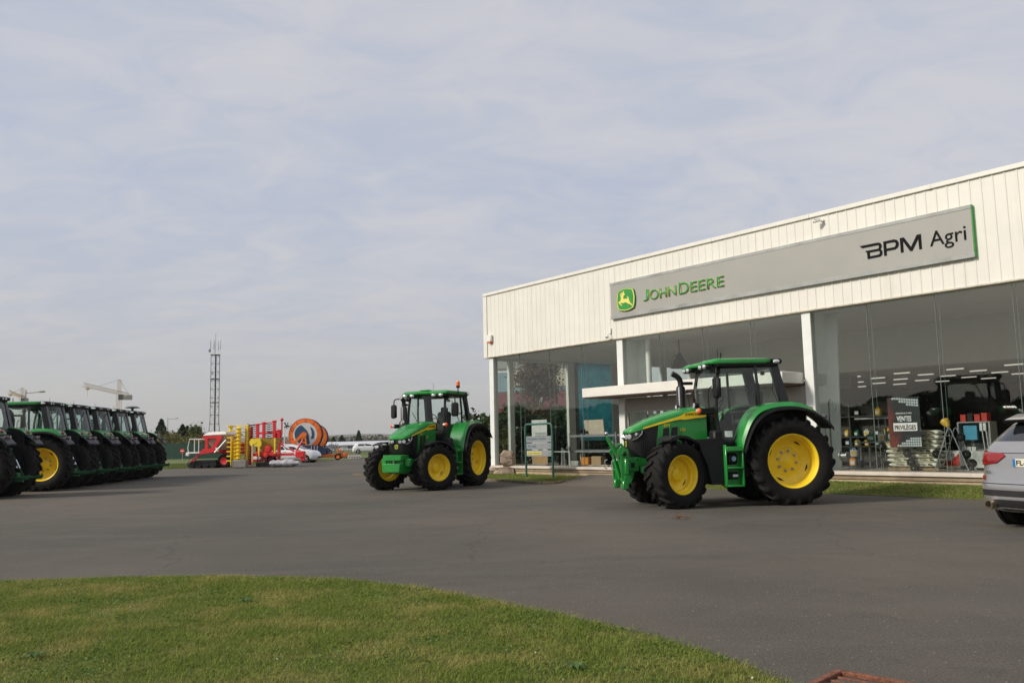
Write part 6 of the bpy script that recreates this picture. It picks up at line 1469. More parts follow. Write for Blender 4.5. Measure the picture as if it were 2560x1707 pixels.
        mb = MB(); mb.box((3.46, 0, .98), (.50, .62, .17), .02); mb.box((3.30, 0, .74), (.46, .54, .44), .03); mb.box((3.62, 0, .69), (.32, .60, .26), .02); mb.box((3.10, 0, .86), (.4, .72, .16), .02); fl_ = mb.build('weight_carrier', GREEN, T)
        mb = MB()
        for k in range(9): mb.box((3.712, -.26 + .065 * k, 1.065), (.012, .05, .012), .003)
        mb.build('tread_plate', GREEN, fl_); mb = MB(); mb.cyl((3.62, 0, .82), (3.62, 0, .90), .03, n=8); mb.build('pin', CHROME, fl_)
        for s in (1, -1): mb = MB(); mb.box((3.42, s * .40, .84), (.16, .16, .22), .015); mb.build('tow_bracket', GREEN, fl_)
    for o in T.children_recursive:
        chain = o; 
        while chain.parent is not T: chain = chain.parent
        if chain.name.split('.')[0] not in ('rear_wheel', 'front_wheel') and o.type == 'MESH':
            o.data.transform(Matrix.Diagonal((KX, 1, 1, 1)))
    return T

TR = make_tractor('green and yellow tractor with green front linkage parked before the showroom entrance', 'linkage', R_(24), mirrors=(1,))
TR.location = (5.52, 18.74, 0); TR.rotation_euler.z = R_(187.8)
T2 = make_tractor('green tractor with amber roof beacon and front weight, left of the showroom corner', 'weight', R_(-26), beacon=True)
T2.location = (-2.17, 28.4, 0); T2.rotation_euler.z = R_(246)
RG = 'green tractors parked in a row at the left'
PR = make_tractor('second tractor from the near end of the row, its yellow rear rim showing', 'weight', 0, decals=False, group=RG)
hr = R_(187); hd = Vector((math.cos(hr), math.sin(hr), 0))
row = [((-16.2, 27.0), 'nearest tractor of the left row, cut off by the picture edge'), ((-16.65, 31.4), None), ((-16.92, 33.8), 'third tractor of the left row, right behind the one with a visible rim'), ((-17.2, 36.2), 'fourth tractor from the near end of the left row'), ((-17.47, 38.6), 'second to last tractor at the far end of the left row'), ((-17.75, 41.0), 'farthest tractor of the left row with a round dome on its roof')]
for (x, y), lab in row:
    o = PR if lab is None else copy_tree(PR)
    o.location = (x, y, 0); o.rotation_euler.z = hr + random.uniform(-.02, .02); o.scale = (1.06, 1.06, 1.045)
    if lab: o['label'] = lab
mb = MB(); mb.lathe([(0, .0), (.10, .0), (.05, .06), (.06, .13), (.30, .15), (.31, .17), (.2, .22), (0, .235)], 20, Matrix.Translation((.35, 0, 3.02)) @ Matrix.Rotation(PI / 2, 4, 'X')); mb.build('satellite_dome', GREYPL, o)
# ================================================================== CARS
def lerp_tab(tab, z):
    if z <= tab[0][0]: return tab[0][1:]
    for a, b in zip(tab[:-1], tab[1:]):
        if z <= b[0]:
            t = (z - a[0]) / (b[0] - a[0]); return tuple(p + (q - p) * t for p, q in zip(a[1:], b[1:]))
    return tab[-1][1:]
def make_car(label, cat, low, top, paint, wheels, R=.36, n_=4.2, suv=True, plate=None, group=None):
    """low, top: rows (z, x rear, x front, half width); origin on the ground under the rear bumper"""
    T = thing('parked_car', label, cat, (0, 0, 0), 0, group)
    DR_, DF_ = .42, .75                  # how deep the corners round off, rear and front
    def ring(row, N=64):
        z, x0, x1, w = row; o = []
        for i in range(N):
            t = 2 * PI * i / N; c, s = math.cos(t), math.sin(t); q = math.copysign(abs(c) ** (2 / n_), c)
            o.append(((x1 - DF_ + DF_ * q) if c > 0 else (x0 + DR_ + DR_ * q), w * math.copysign(abs(s) ** (2 / n_), s), z))
        return o
    full = low + top
    def rear(z, y, off=0.0):
        x0, x1, w = lerp_tab(full, z)
        k = min(.9995, abs(y) / w); return (x0 + DR_ - DR_ * (1 - k ** n_) ** (1 / n_) - off, y * (1 + off * .6), z)
    def side(z, x, s, off=0.0):
        x0, x1, w = lerp_tab(full, z)
        k = min(.9995, (x0 + DR_ - x) / DR_ if x < x0 + DR_ else (x - x1 + DF_) / DF_ if x > x1 - DF_ else 0); return (x, s * (w * (1 - k ** n_) ** (1 / n_) + off), z)
    def patch(rows, m=9, th=.02):
        """rows of (f, z, a, b): f(z, t, off) sampled from a to b"""
        mb = MB(); P = []; nr = len(rows)
        for o in (0, 1):
            for f, z, a, b in rows:
                for i in range(m): P.append(f(z, a + (b - a) * i / (m - 1), th if o == 0 else -.03))
        F = []; k = nr * m
        for r in range(nr - 1):
            for i in range(m - 1):
                a = r * m + i; F.append((a, a + 1, a + m + 1, a + m)); F.append((k + a, k + a + m, k + a + m + 1, k + a + 1))
        bd = [i for i in range(m)] + [r * m + m - 1 for r in range(1, nr)] + [(nr - 1) * m + i for i in range(m - 2, -1, -1)] + [r * m for r in range(nr - 2, 0, -1)]
        for i in range(len(bd)): F.append((bd[i], bd[(i + 1) % len(bd)], k + bd[(i + 1) % len(bd)], k + bd[i]))
        mb.add(P, F); return mb
    mb = MB(); mb.loft([ring(r) for r in low + [top[0]]]); body = mb.build('body', paint, T, smooth=45)
    mb = MB(); mb.loft([ring(r) for r in top]); mb.build('cabin', paint, body, smooth=45)
    L = lerp_tab(full, .6)[1]; zb, zt = top[0][0] + .05, top[-2][0] - .05
    DG = mat('privacy_glass', (.012, .014, .018), .05, var=.1, coat=.8)
    dz = zt - zb
    rows = [(rear, zb + .02 + dz * q, -wq, wq) for q, wq in ((0, lerp_tab(full, zb)[2] * .86), (.5, lerp_tab(full, zb + dz * .5)[2] * .86), (1, lerp_tab(full, zt)[2] * .84))]
    patch(rows, 13, .012).build('rear_window', DG, T, smooth=60)
    fr = lambda z, y, off=0: (lerp_tab(full, z)[1] - DF_ + DF_ * (1 - min(.9995, abs(y) / lerp_tab(full, z)[2]) ** n_) ** (1 / n_) + off, y * (1 + off * .6), z)
    patch([(fr, zb + .02 + dz * q, -lerp_tab(full, zb + dz * q)[2] * .86, lerp_tab(full, zb + dz * q)[2] * .86) for q in (0, .5, 1)], 13, .012).build('windscreen', DG, T, smooth=60)
    for s in (1, -1):
        f = lambda z, x, off=0, s=s: side(z, x, s, off)
        for (fa, fb) in ((.20, .50), (.53, .84)):
            rows = []
            for q in (0, .5, 1):
                z = zb + .02 + dz * q; x0, x1, w = lerp_tab(full, z); rows.append((f, z, x0 + (x1 - x0) * fa, x0 + (x1 - x0) * fb))
            patch(rows, 7, .010).build('side_window', DG, T, smooth=60)
        for (xa) in (.36 * L, .60 * L):
            patch([(f, .42, xa, xa + .012), (f, .9, xa, xa + .012)], 2, .004).build('door_gap', BLACK, body)
            patch([(f, .86, xa + .10, xa + .28), (f, .895, xa + .10, xa + .28)], 4, .03).build('door_handle', paint, body)
        patch([(f, .20, .9, L - .95), (f, .36, .9, L - .95)], 5, .012).build('sill_trim', BLACK, body)
        mb = MB(); mb.box((L * .66, s * (lerp_tab(full, 1.05)[2] + .11), zb + .02), (.14, .22, .15), .05); mb.build('door_mirror', paint, T)
    for xw in wheels:
        for s in (1, -1):
            w = MB(); w.lathe([(.0, .085), (.05, .09), (.06, .07), (.10, .06), (R * .60, .045), (R * .66, .085), (R * .70, .09), (R * .70, -.08)], 30)
            for k in range(5):
                a = 2 * PI * k / 5; w.box((math.cos(a) * R * .36, .075, math.sin(a) * R * .36), (R * .58, .03, .075), .012, (0, -a, 0))
            wo = w.build('wheel', mat('alloy', (.50, .51, .52), .3, metal=.8), T, loc=(xw, s * (lerp_tab(full, .5)[2] - .085), R), rot=(0, 0, 0 if s > 0 else PI))
            mb = MB(); mb.lathe([(R * .68, .09), (R * .80, .11), (R * .95, .105), (R, .07), (R, -.09), (R * .94, -.115), (R * .68, -.10)], 32, closed=True); mb.build('tyre', RUBBER, wo)
            mb = MB(); th = [PI * k / 14 for k in range(15)]; rad = R + .06
            mb.strip([(xw + rad * math.cos(a), s * (lerp_tab(full, .5)[2] + .008), R + rad * math.sin(a)) for a in th], [(xw + (rad - .055) * math.cos(a), s * (lerp_tab(full, .5)[2] + .012), R + (rad - .055) * math.sin(a)) for a in th], (0, -s * .10, 0)); mb.build('wheel_arch', BLACK if suv else paint, T)
            mb = MB(); mb.cyl((xw, s * (lerp_tab(full, .5)[2] + .003), R + .0), (xw, s * (lerp_tab(full, .5)[2] - .05), R), R + .05, n=30); mb.build('well_shade_disc', BLACK, T)  # body has no arch cut; black disc stands in for the shaded opening
    return T, body, rear, side, fr, patch, full, paint
SILV = mat('silver_paint', (.37, .366, .362), .26, metal=.55, var=.05, scale=2, coat=.7)
WCAR = mat('white_car_paint', (.76, .76, .75), .30, var=.03, coat=.6)
low = [(.24, .16, 4.50, .80), (.30, .06, 4.60, .89), (.45, .015, 4.67, .935), (.60, .0, 4.70, .945), (.66, .02, 4.70, .945), (.70, .045, 4.69, .94), (.92, .075, 4.62, .94), (1.02, .085, 4.52, .935), (1.14, .11, 4.30, .90)]
top = [(1.20, .15, 3.35, .875), (1.35, .30, 2.95, .80), (1.52, .50, 2.50, .70), (1.60, .56, 2.3, .655), (1.645, .70, 2.05, .56), (1.66, .9, 1.9, .40)]
SUV, body, rear, side, fr, patch, full, pt = make_car('silver sport utility car seen from behind at the right edge, dark rear glass', 'car', low, top, SILV, (.80, 3.66), .365)
SUV.location = (7.207, 12.263, 0); SUV.rotation_euler.z = R_(19.3)
for s in (1, -1):
    tl_ = patch([(rear, .915, s * .93, s * .80), (rear, .945, s * .935, s * .56), (rear, 1.00, s * .93, s * .47), (rear, 1.05, s * .925, s * .40), (rear, 1.085, s * .92, s * .44), (rear, 1.125, s * .90, s * .82)], 12, .022).build('tail_light', REDL, SUV, smooth=60)
    patch([(rear, .965, s * .925, s * .60), (rear, .985, s * .925, s * .60)], 8, .027).build('light_bar', mat('deep_red', (.16, .006, .006), .2, coat=.6), tl_)
    patch([(rear, .70, s * .935, s * .78), (rear, .755, s * .935, s * .78)], 6, .012).build('reflector', REDL, SUV)
    ex = MB(); ex.lathe([(.062, 0), (.068, -.005), (.068, .09), (.056, .09), (.05, .0)], 22, Matrix.Translation((.02, s * .62, .345)) @ Matrix.Rotation(PI / 2, 4, 'Z'), closed=True); exo = ex.build('tail_pipe', mat('bronze_chrome', (.55, .45, .33), .25, metal=.9), SUV)
    mb = MB(); mb.cyl((.03, s * .62, .345), (.10, s * .62, .345), .052, n=18); mb.build('pipe_bore', BLACK, exo)
    mb = MB(); mb.tube(arc_lerp([(.75, s * .62, 1.60), (.85, s * .66, 1.68), (1.6, s * .68, 1.705), (2.3, s * .66, 1.66)], 3), .02, 6); mb.build('roof_rail', SATIN, SUV)
patch([(rear, .475, -.90, .90), (rear, .56, -.92, .92)], 21, .010).build('bumper_band', mat('bumper_grey', (.020, .021, .022), .6), SUV)
patch([(rear, .26, -.50, .50), (rear, .34, -.58, .58), (rear, .42, -.56, .56)], 17, .022).build('diffuser', mat('bumper_grey', (.020, .021, .022), .6), SUV)
patch([(rear, .425, -.60, .60), (rear, .45, -.62, .62)], 17, .026).build('bumper_strip', mat('matt_silver', (.45, .46, .47), .4, metal=.6), SUV)
patch([(rear, .645, -.86, .86), (rear, .655, -.86, .86)], 21, .003).build('tailgate_gap', BLACK, body)
patch([(rear, 1.088, -.80, .80), (rear, 1.096, -.80, .80)], 21, .004).build('tailgate_crease', BLACK, body)
sp = MB(); sp.prism([(.36, 1.575), (.62, 1.66), (.95, 1.675), (.95, 1.64), (.60, 1.60), (.40, 1.555)], -.60, .60, lambda a, b, d: (a, d, b)); sp.build('roof_spoiler', SILV, SUV)
sp = MB(); sp.prism([(.345, 1.558), (.56, 1.60), (.58, 1.56), (.38, 1.53)], -.62, .62, lambda a, b, d: (a, d, b)); sp.build('spoiler_lip', BLACK, SUV)
xp = rear(.97, .2)[0] - .012
pl = MB(); pl.box((xp, 0, .955), (.012, .53, .118), .004); po = pl.build('number_plate', mat('plate_cream', (.66, .63, .50), .45, var=.03), SUV)
bl = mat('plate_blue', (.02, .16, .42), .45)
for y in (.243, -.243): mb = MB(); mb.box((xp - .007, y, .955), (.004, .045, .112), .001); mb.build('blue_band', bl, po)
text('lettering', 'FL-12', INK, po, frame_mat((xp - .0085, .205, .920), (0, -1, 0), (0, 0, 1)), .072, .27, .002, bold=.015)
eb = MB(); xe = rear(1.12, 0)[0] - .006; Y_ = lambda r0, a0, a1, d, m=6: [(0, 0)] + [(r0 * math.cos(a0 + (a1 - a0) * i / m), r0 * math.sin(a0 + (a1 - a0) * i / m)) for i in range(m + 1)]
eb.cyl((xe + .01, 0, 1.125), (xe - .008, 0, 1.125), .043, n=26); eo = eb.build('emblem', INK, SUV)
for k in range(4):
    mb = MB(); mb.prism(Y_(.028, k * PI / 2, (k + 1) * PI / 2, 0), .0085, .011, lambda a, b, d: (xe - d, -a, 1.125 + b)); mb.build('emblem_quarter', mat('white_print', (.80, .80, .80), .5) if k % 2 == 0 else mat('emblem_blue', (.04, .22, .55), .4), eo)
text('lettering', 'X3', CHROME, SUV, frame_mat((rear(.80, .74)[0] - .010, .76, .79), (-.30, -1, 0), (0, 0, 1)), .042, .11, .004)

low = [(.20, .12, 4.10, .76), (.28, .04, 4.18, .84), (.45, .0, 4.22, .87), (.62, .02, 4.20, .875), (.80, .05, 4.08, .87), (.92, .08, 3.90, .86)]
top = [(.95, .10, 3.55, .84), (1.15, .22, 3.02, .76), (1.34, .42, 2.55, .66), (1.42, .62, 2.25, .58), (1.455, .9, 1.9, .42)]
WC, *_r = make_car('white hatchback parked behind the yellow seed drill', 'car', low, top, WCAR, (.80, 3.38), .31, 3.6, False)
_rear, _side, _fr, _patch = _r[1], _r[2], _r[3], _r[4]
for s in (1, -1): _patch([(_fr, .60, s * .80, s * .50), (_fr, .74, s * .82, s * .56)], 6, .01).build('headlight', LAMP, WC)
_patch([(_fr, .34, -.5, .5), (_fr, .48, -.5, .5)], 7, .008).build('grille', BLACK, WC)
WC.location = (-19.30, 67.5, 0); WC.rotation_euler.z = R_(-4)
WC2 = copy_tree(WC); WC2['label'] = 'white car far behind the orange hose reel trailer, near the white shed'; WC2.location = (at(878, 118), 118, -.03); WC2.rotation_euler.z = R_(8)
for o_ in (WC, WC2): o_['group'] = 'white cars in the distance'

# ================================================================== FARM MACHINES
RED = mat('red_machine_paint', (.68, .026, .030), .4, var=.15, scale=2, coat=.3)
MYEL = mat('yellow_machine_paint', (.88, .66, .04), .4, var=.08, scale=2, coat=.2)
CREAM = mat('cream_lid', (.72, .70, .62), .5, var=.06, scale=2)
ORG = mat('orange_machine_paint', (.95, .20, .015), .42, var=.06, scale=1.5, coat=.2)
NAVY = mat('navy_paint', (.018, .035, .10), .45, var=.15, scale=2)
def axle_wheel(parent, x, y, R, W, rimm, nm='wheel'):
    mb = MB(); mb.lathe([(0, W * .3), (R * .2, W * .32), (R * .3, W * .15), (R * .5, W * .12), (R * .58, W * .42), (R * .58, -W * .42), (0, -W * .3)], 24); w = mb.build(nm, rimm, parent, loc=(x, y, R))
    mb = MB(); mb.lathe([(R * .56, W * .44), (R * .8, W * .5), (R * .96, W * .42), (R, W * .2), (R, -W * .2), (R * .96, -W * .42), (R * .8, -W * .5), (R * .56, -W * .44)], 28, closed=True); mb.build('tyre', RUBBER, w)
# 1 red drill with cream hopper lid
t = thing('seed_drill', 'red seed drill with cream hopper lid and white railing at the left', 'seed drill', (at(473, 57.5), 57.2, 0), R_(-6))
mb = MB(); mb.loft([[(1.15, 0, 2.08), (2.62, 0, 2.08), (2.62, 2.6, 2.08), (1.15, 2.6, 2.08)], [(1.08, -.1, 2.14), (2.68, -.1, 2.20), (2.68, 2.7, 2.20), (1.08, 2.7, 2.14)], [(1.35, .2, 2.36), (2.5, .2, 2.38), (2.5, 2.4, 2.38), (1.35, 2.4, 2.36)]]); mb.build('hopper_lid', CREAM, t, smooth=30)
mb = MB(); mb.loft([[(1.55, .3, 1.25), (2.1, .3, 1.25), (2.1, 2.3, 1.25), (1.55, 2.3, 1.25)], [(1.18, .03, 2.08), (2.6, .03, 2.08), (2.6, 2.57, 2.08), (1.18, 2.57, 2.08)]]); mb.build('hopper', mat('grey_hopper', (.48, .43, .35), .6), t)
mb = MB(); f = lambda a, b, d: (a, d, b)
mb.prism([(1.08, 1.93), (2.45, 1.93), (2.35, 2.09), (1.08, 2.07)], -.12, .02, f); mb.prism([(1.26, 1.1), (1.44, 1.1), (1.44, 1.95), (1.26, 1.95)], -.13, .0, f); mb.prism([(1.62, 1.15), (1.90, 1.15), (2.40, 1.95), (2.10, 1.95)], -.13, .0, f); mb.prism([(.85, .90), (1.95, 1.05), (1.95, 1.30), (1.1, 1.25)], -.15, .05, f); mb.prism([(.10, .35), (.55, .50), (1.05, .98), (.85, 1.0)], -.1, .0, f)
mb.box((1.55, 1.2, 1.08), (1.0, 2.6, .22), .03); mb.box((2.7, 1.2, 1.0), (1.6, .5, .25), .03); mb.box((2.75, 1.6, 1.30), (1.0, .8, .5), .05)
mb.build('frame', RED, t)
mb = MB(); mb.tube([(.12, -.1, 1.05), (.06, -.1, 1.35), (.18, -.1, 1.93), (1.1, -.1, 1.90)], .028, 6)
for x in (.52, .82): mb.tube([(x, -.1, 1.05), (x, -.1, 1.9)], .028, 6)
mb.tube([(.18, 2.2, 1.05), (.18, 2.2, 1.9), (1.1, 2.2, 1.9)], .028, 6); mb.tube([(.18, -.1, 1.9), (.18, 2.2, 1.9)], .028, 6); mb.box((.50, -.05, 1.02), (.75, .25, .09), .01); mb.box((.08, -.1, .93), (.22, .2, .22), .02, (0, .3, 0)); mb.box((.5, 1.05, 1.0), (.7, 2.2, .03)); mb.build('railing', WHITEP, t)
mb = MB(); mb.box((1.05, 1.2, .42), (1.9, 2.5, .16), .03, (0, -.05, 0))
for x in (.25, .75, 1.25, 1.75):
    for k in range(9): mb.lathe([(.02, -.05), (.24, -.05), (.26, 0), (.24, .05), (.02, .05)], 16, Matrix.Translation((x, .02 + k * .3, .26)))
mb.build('packer_rollers', SATIN, t)
mb = MB(); mb.tube([(1.95, -.1, 1.0), (2.2, -.1, 1.25), (2.72, -.1, 1.80)], .085, 10); mb.build('air_hose', STEEL, t)
mb = MB(); mb.tube([(.15, -.15, .25), (.6, -.17, .7), (.75, -.15, 1.0)], .03, 6); mb.tube([(.5, -.16, .4), (.9, -.16, .9)], .022, 6); mb.build('coulter', SATIN, t)
mb = MB(); mb.box((2.1, -.15, 1.2), (.2, .04, .25), .01); mb.build('marker_plate', WHITEP, t)
axle_wheel(t, 2.42, .3, .44, .3, RED)
# 2 yellow harrow with spool rollers, folded upright
t = thing('roller_harrow', 'yellow harrow folded upright with columns of yellow disc rollers', 'harrow', (at(603, 56.5), 56.5, 0), R_(-4))
for (x, y, r0, zt_, sk) in ((-.20, 0, .30, 2.66, .0), (.18, .45, .26, 2.72, .12), (-.58, .3, .21, 1.75, .06)):
    mb = MB(); pr = []; z = .50; i = 0
    while z < zt_ - .05:
        pr += [(.13, z), (.14, z + .05), (r0, z + .07), (r0 * 1.02, z + .10), (.13, z + .13)]; z += .245 if r0 > .18 else .2
    mb.lathe([(0, .45)] + pr + [(.06, zt_), (0, zt_)], 16, Matrix.Translation((x, y, 0)) @ Matrix.Rotation(PI / 2, 4, 'X')); mb.build('spool_roller', MYEL, t)
mb = MB(); mb.lathe([(0, 2.35), (.27, 2.35), (.27, 2.39), (.10, 2.43), (.10, 2.62), (.20, 2.66), (.30, 2.70), (.30, 2.74), (0, 2.74)], 16, Matrix.Translation((-.82, .2, 0)) @ Matrix.Rotation(PI / 2, 4, 'X')); mb.build('spool', MYEL, t)
mb = MB(); mb.box((-.3, .3, 2.72), (1.3, .12, .06), .01); mb.box((-.35, .5, .32), (.9, .5, .12), .02); mb.box((-.72, .2, 1.1), (.06, .4, 1.9), .01); mb.box((.30, .3, 1.6), (.08, .35, 2.2), .01)
for k in range(6): mb.box((-.9, .1, .45 + .3 * k), (.28, .06, .08), .01)
mb.build('frame', MYEL, t)
mb = MB(); mb.box((.15, .9, 1.4), (.5, .12, 2.5), .02); mb.box((.0, 1.0, 1.5), (.9, .12, .3), .02); mb.build('beam', RED, t)
mb = MB()
for k in range(14): mb.box((.45, .35, .55 + k * .165), (.16, .20, .04), .008)
mb.box((.50, .45, 1.5), (.05, .10, 2.3)); mb.build('tine_comb', SATIN, t)
o = MB(); o.box((0, 0, .27), (.82, .6, .50), .02); o.box((0, -.305, .27), (.74, .02, .42), .01); 
for x in (-.40, .40): o.box((x, -.30, .26), (.05, .05, .52), .01)
o = o.build('metal_crate', mat('galvanised_crate', (.30, .285, .25), .55, metal=.4), loc=(at(602, 55.8), 55.7, 0)); tag(o, 'grey metal crate standing before the yellow roller harrow', 'crate')
# 3 red harrow folded upright with black tines
t = thing('tine_harrow', 'tall red folded harrow with black tines behind the yellow drill', 'harrow', (at(664, 60), 60.0, 0), R_(-5))
mb = MB()
for x, h in ((-.62, 2.85), (-.18, 2.95), (.58, 3.05), (.92, 2.4)): mb.box((x, 0, h / 2 + .2), (.19, .19, h - .4), .015); mb.box((x, 0, h + .0), (.26, .24, .12), .03)
mb.box((.05, 0, 2.25), (1.6, .16, .16), .02); mb.box((.1, 0, 1.55), (1.9, .18, .18), .02); mb.box((.75, .1, 1.9), (.62, .12, 1.0), .02); mb.tube([(-1.5, 0, 2.72), (-.6, 0, 2.86), (.6, 0, 3.0)], .035, 6); mb.box((0, .1, .75), (1.9, .6, .25), .03); mb.box((0, .1, .35), (.25, .3, .7), .02)
mb.build('frame', RED, t)
mb = MB(); mb.tube([(1.12, -.05, 2.1), (1.12, -.05, 3.1)], .055, 8); mb.ball((1.12, -.05, 3.15), .12); mb.build('marker_arm', RED, t)
for (x0, x1) in ((-1.35, -.72), (-.05, .48)):
    mb = MB()
    for k in range(8):
        z = 1.75 + k * .155; mb.tube([(x0, -.05, z + .06), ((x0 + x1) / 2, -.16, z - .03), (x1, -.05, z + .03)], .03, 5); mb.tube([(x0 + .1, .1, z + .03), (x0 + .25, .06, z - .05)], .03, 5)
    mb.build('tine', SATIN, t)
mb = MB(); mb.box((-.45, -.14, 1.35), (.7, .06, .12), .01); mb.build('white_strip', WHITEP, t)
# 4 yellow and red drill with drawbar
t = thing('hopper_drill', 'yellow and red seed drill with open yellow hopper and long red drawbar', 'seed drill', (at(630, 56.6), 56.3, 0), R_(-4))
mb = MB(); mb.loft([[(.55, .25, 1.05), (1.45, .25, 1.05), (1.45, .75, 1.05), (.55, .75, 1.05)], [(.42, 0, 1.78), (1.62, 0, 1.78), (1.62, 1.0, 1.78), (.42, 1.0, 1.78)], [(.40, -.03, 1.86), (1.65, -.03, 1.86), (1.65, 1.03, 1.86), (.40, 1.03, 1.86)]]); mb.build('hopper', mat('worn_yellow', (.50, .36, .05), .6, var=.3, scale=3), t)
mb = MB(); mb.prism([(.05, 1.85), (.62, 1.88), (.72, 1.65), (.74, 1.42), (.62, 1.28), (.40, 1.36), (.16, 1.30), (-.02, 1.45), (-.06, 1.65)], -.18, -.05, f); mb.prism([(.48, 1.4), (.62, 1.4), (.60, .72), (.54, .72)], -.16, -.1, f); mb.box((1.62, -.1, 1.35), (.10, .12, 1.0), .02); mb.cyl((.30, -.20, 1.60), (.30, -.17, 1.60), .10, n=16); mb.build('belt_guard', MYEL, t)
mb = MB(); mb.box((.16, -.2, .80), (.10, .06, 1.45), .01); mb.build('prop_stand', mat('pale_timber', (.55, .42, .20), .7), t)
mb = MB(); mb.box((.4, .05, .55), (.75, .14, .40), .04); mb.box((.95, .3, .85), (1.3, .7, .30), .05); mb.box((1.1, .1, 1.15), (.42, .4, .45), .08); mb.cyl((1.0, -.1, .80), (1.0, .2, .80), .17, n=16); mb.cyl((.55, -.1, .9), (.55, .2, .9), .12, n=14); mb.box((1.5, .3, .78), (.45, .5, .30), .05); mb.build('frame', RED, t)
mb = MB(); mb.box((.42, -.03, .60), (.55, .03, .17), .01); mb.build('white_plate', WHITEP, t)
mb = MB()
for k in range(6): mb.tube([(.5 + k * .2, -.02, .75), (.42 + k * .2, -.05, .32), (.50 + k * .2, -.05, .08)], .03, 6); mb.cyl((.50 + k * .2, -.06, .16), (.50 + k * .2, .0, .16), .16, n=14)
mb.build('coulter', SATIN, t)
mb = MB(); mb.box((2.45, .1, .80), (1.75, .15, .16), .02); mb.tube([(1.68, .05, 1.62), (2.25, .05, 1.3), (2.85, .05, .98)], .06, 8); mb.tube([(3.38, .05, 1.62), (3.1, .05, 1.2), (2.95, .05, .95)], .065, 8); mb.box((3.25, .1, .78), (.60, .4, .42), .05); mb.box((3.42, .1, .50), (.30, .25, .30), .03); mb.build('drawbar', RED, t)
mb = MB(); mb.tube([(2.2, .045, 1.34), (2.52, .045, 1.17)], .064, 8); mb.cyl((2.9, -.03, .84), (2.9, 0, .84), .05, n=10); mb.build('reflective_band', WHITEP, t)
mb = MB(); mb.cyl((1.0, -.13, .83), (1.0, -.10, .83), .06, n=12); mb.cyl((1.45, -.03, .90), (1.45, 0, .90), .05, n=10); mb.build('reflector', ORANGE, t)
axle_wheel(t, 1.1, .75, .38, .25, RED)
# 5 wrapped bundle
mb = MB(); rr = random.Random(9); nx, ny = 26, 12; P = []
for i in range(nx + 1):
    for j in range(ny):
        a = 2 * PI * j / ny; s_ = i / nx
        h = (.22 + .045 * math.sin(s_ * 11 + 1) + .03 * math.sin(s_ * 27) + .04 * rr.random()) * (math.sin(PI * min(.97, max(.05, s_ * .98 + .02))) ** .3)
        P.append((s_ * 1.85, .38 * math.cos(a) * (1 + .15 * rr.random()), max(0, .22 + h * math.sin(a) * (1 + .12 * rr.random())) + .02))
F = [(i * ny + j, i * ny + (j + 1) % ny, (i + 1) * ny + (j + 1) % ny, (i + 1) * ny + j) for i in range(nx) for j in range(ny)] + [tuple(range(ny)), tuple(range(nx * ny, nx * ny + ny))]
mb.add(P, F); o = mb.build('wrapped_bundle', mat('white_film', (.42, .41, .43), .35, var=.15, scale=5, bump=.4, bscale=9), loc=(at(677, 55.6), 55.5, 0), smooth=60); tag(o, 'long bundle wrapped in pale plastic film lying before the drawbar', 'bundle')
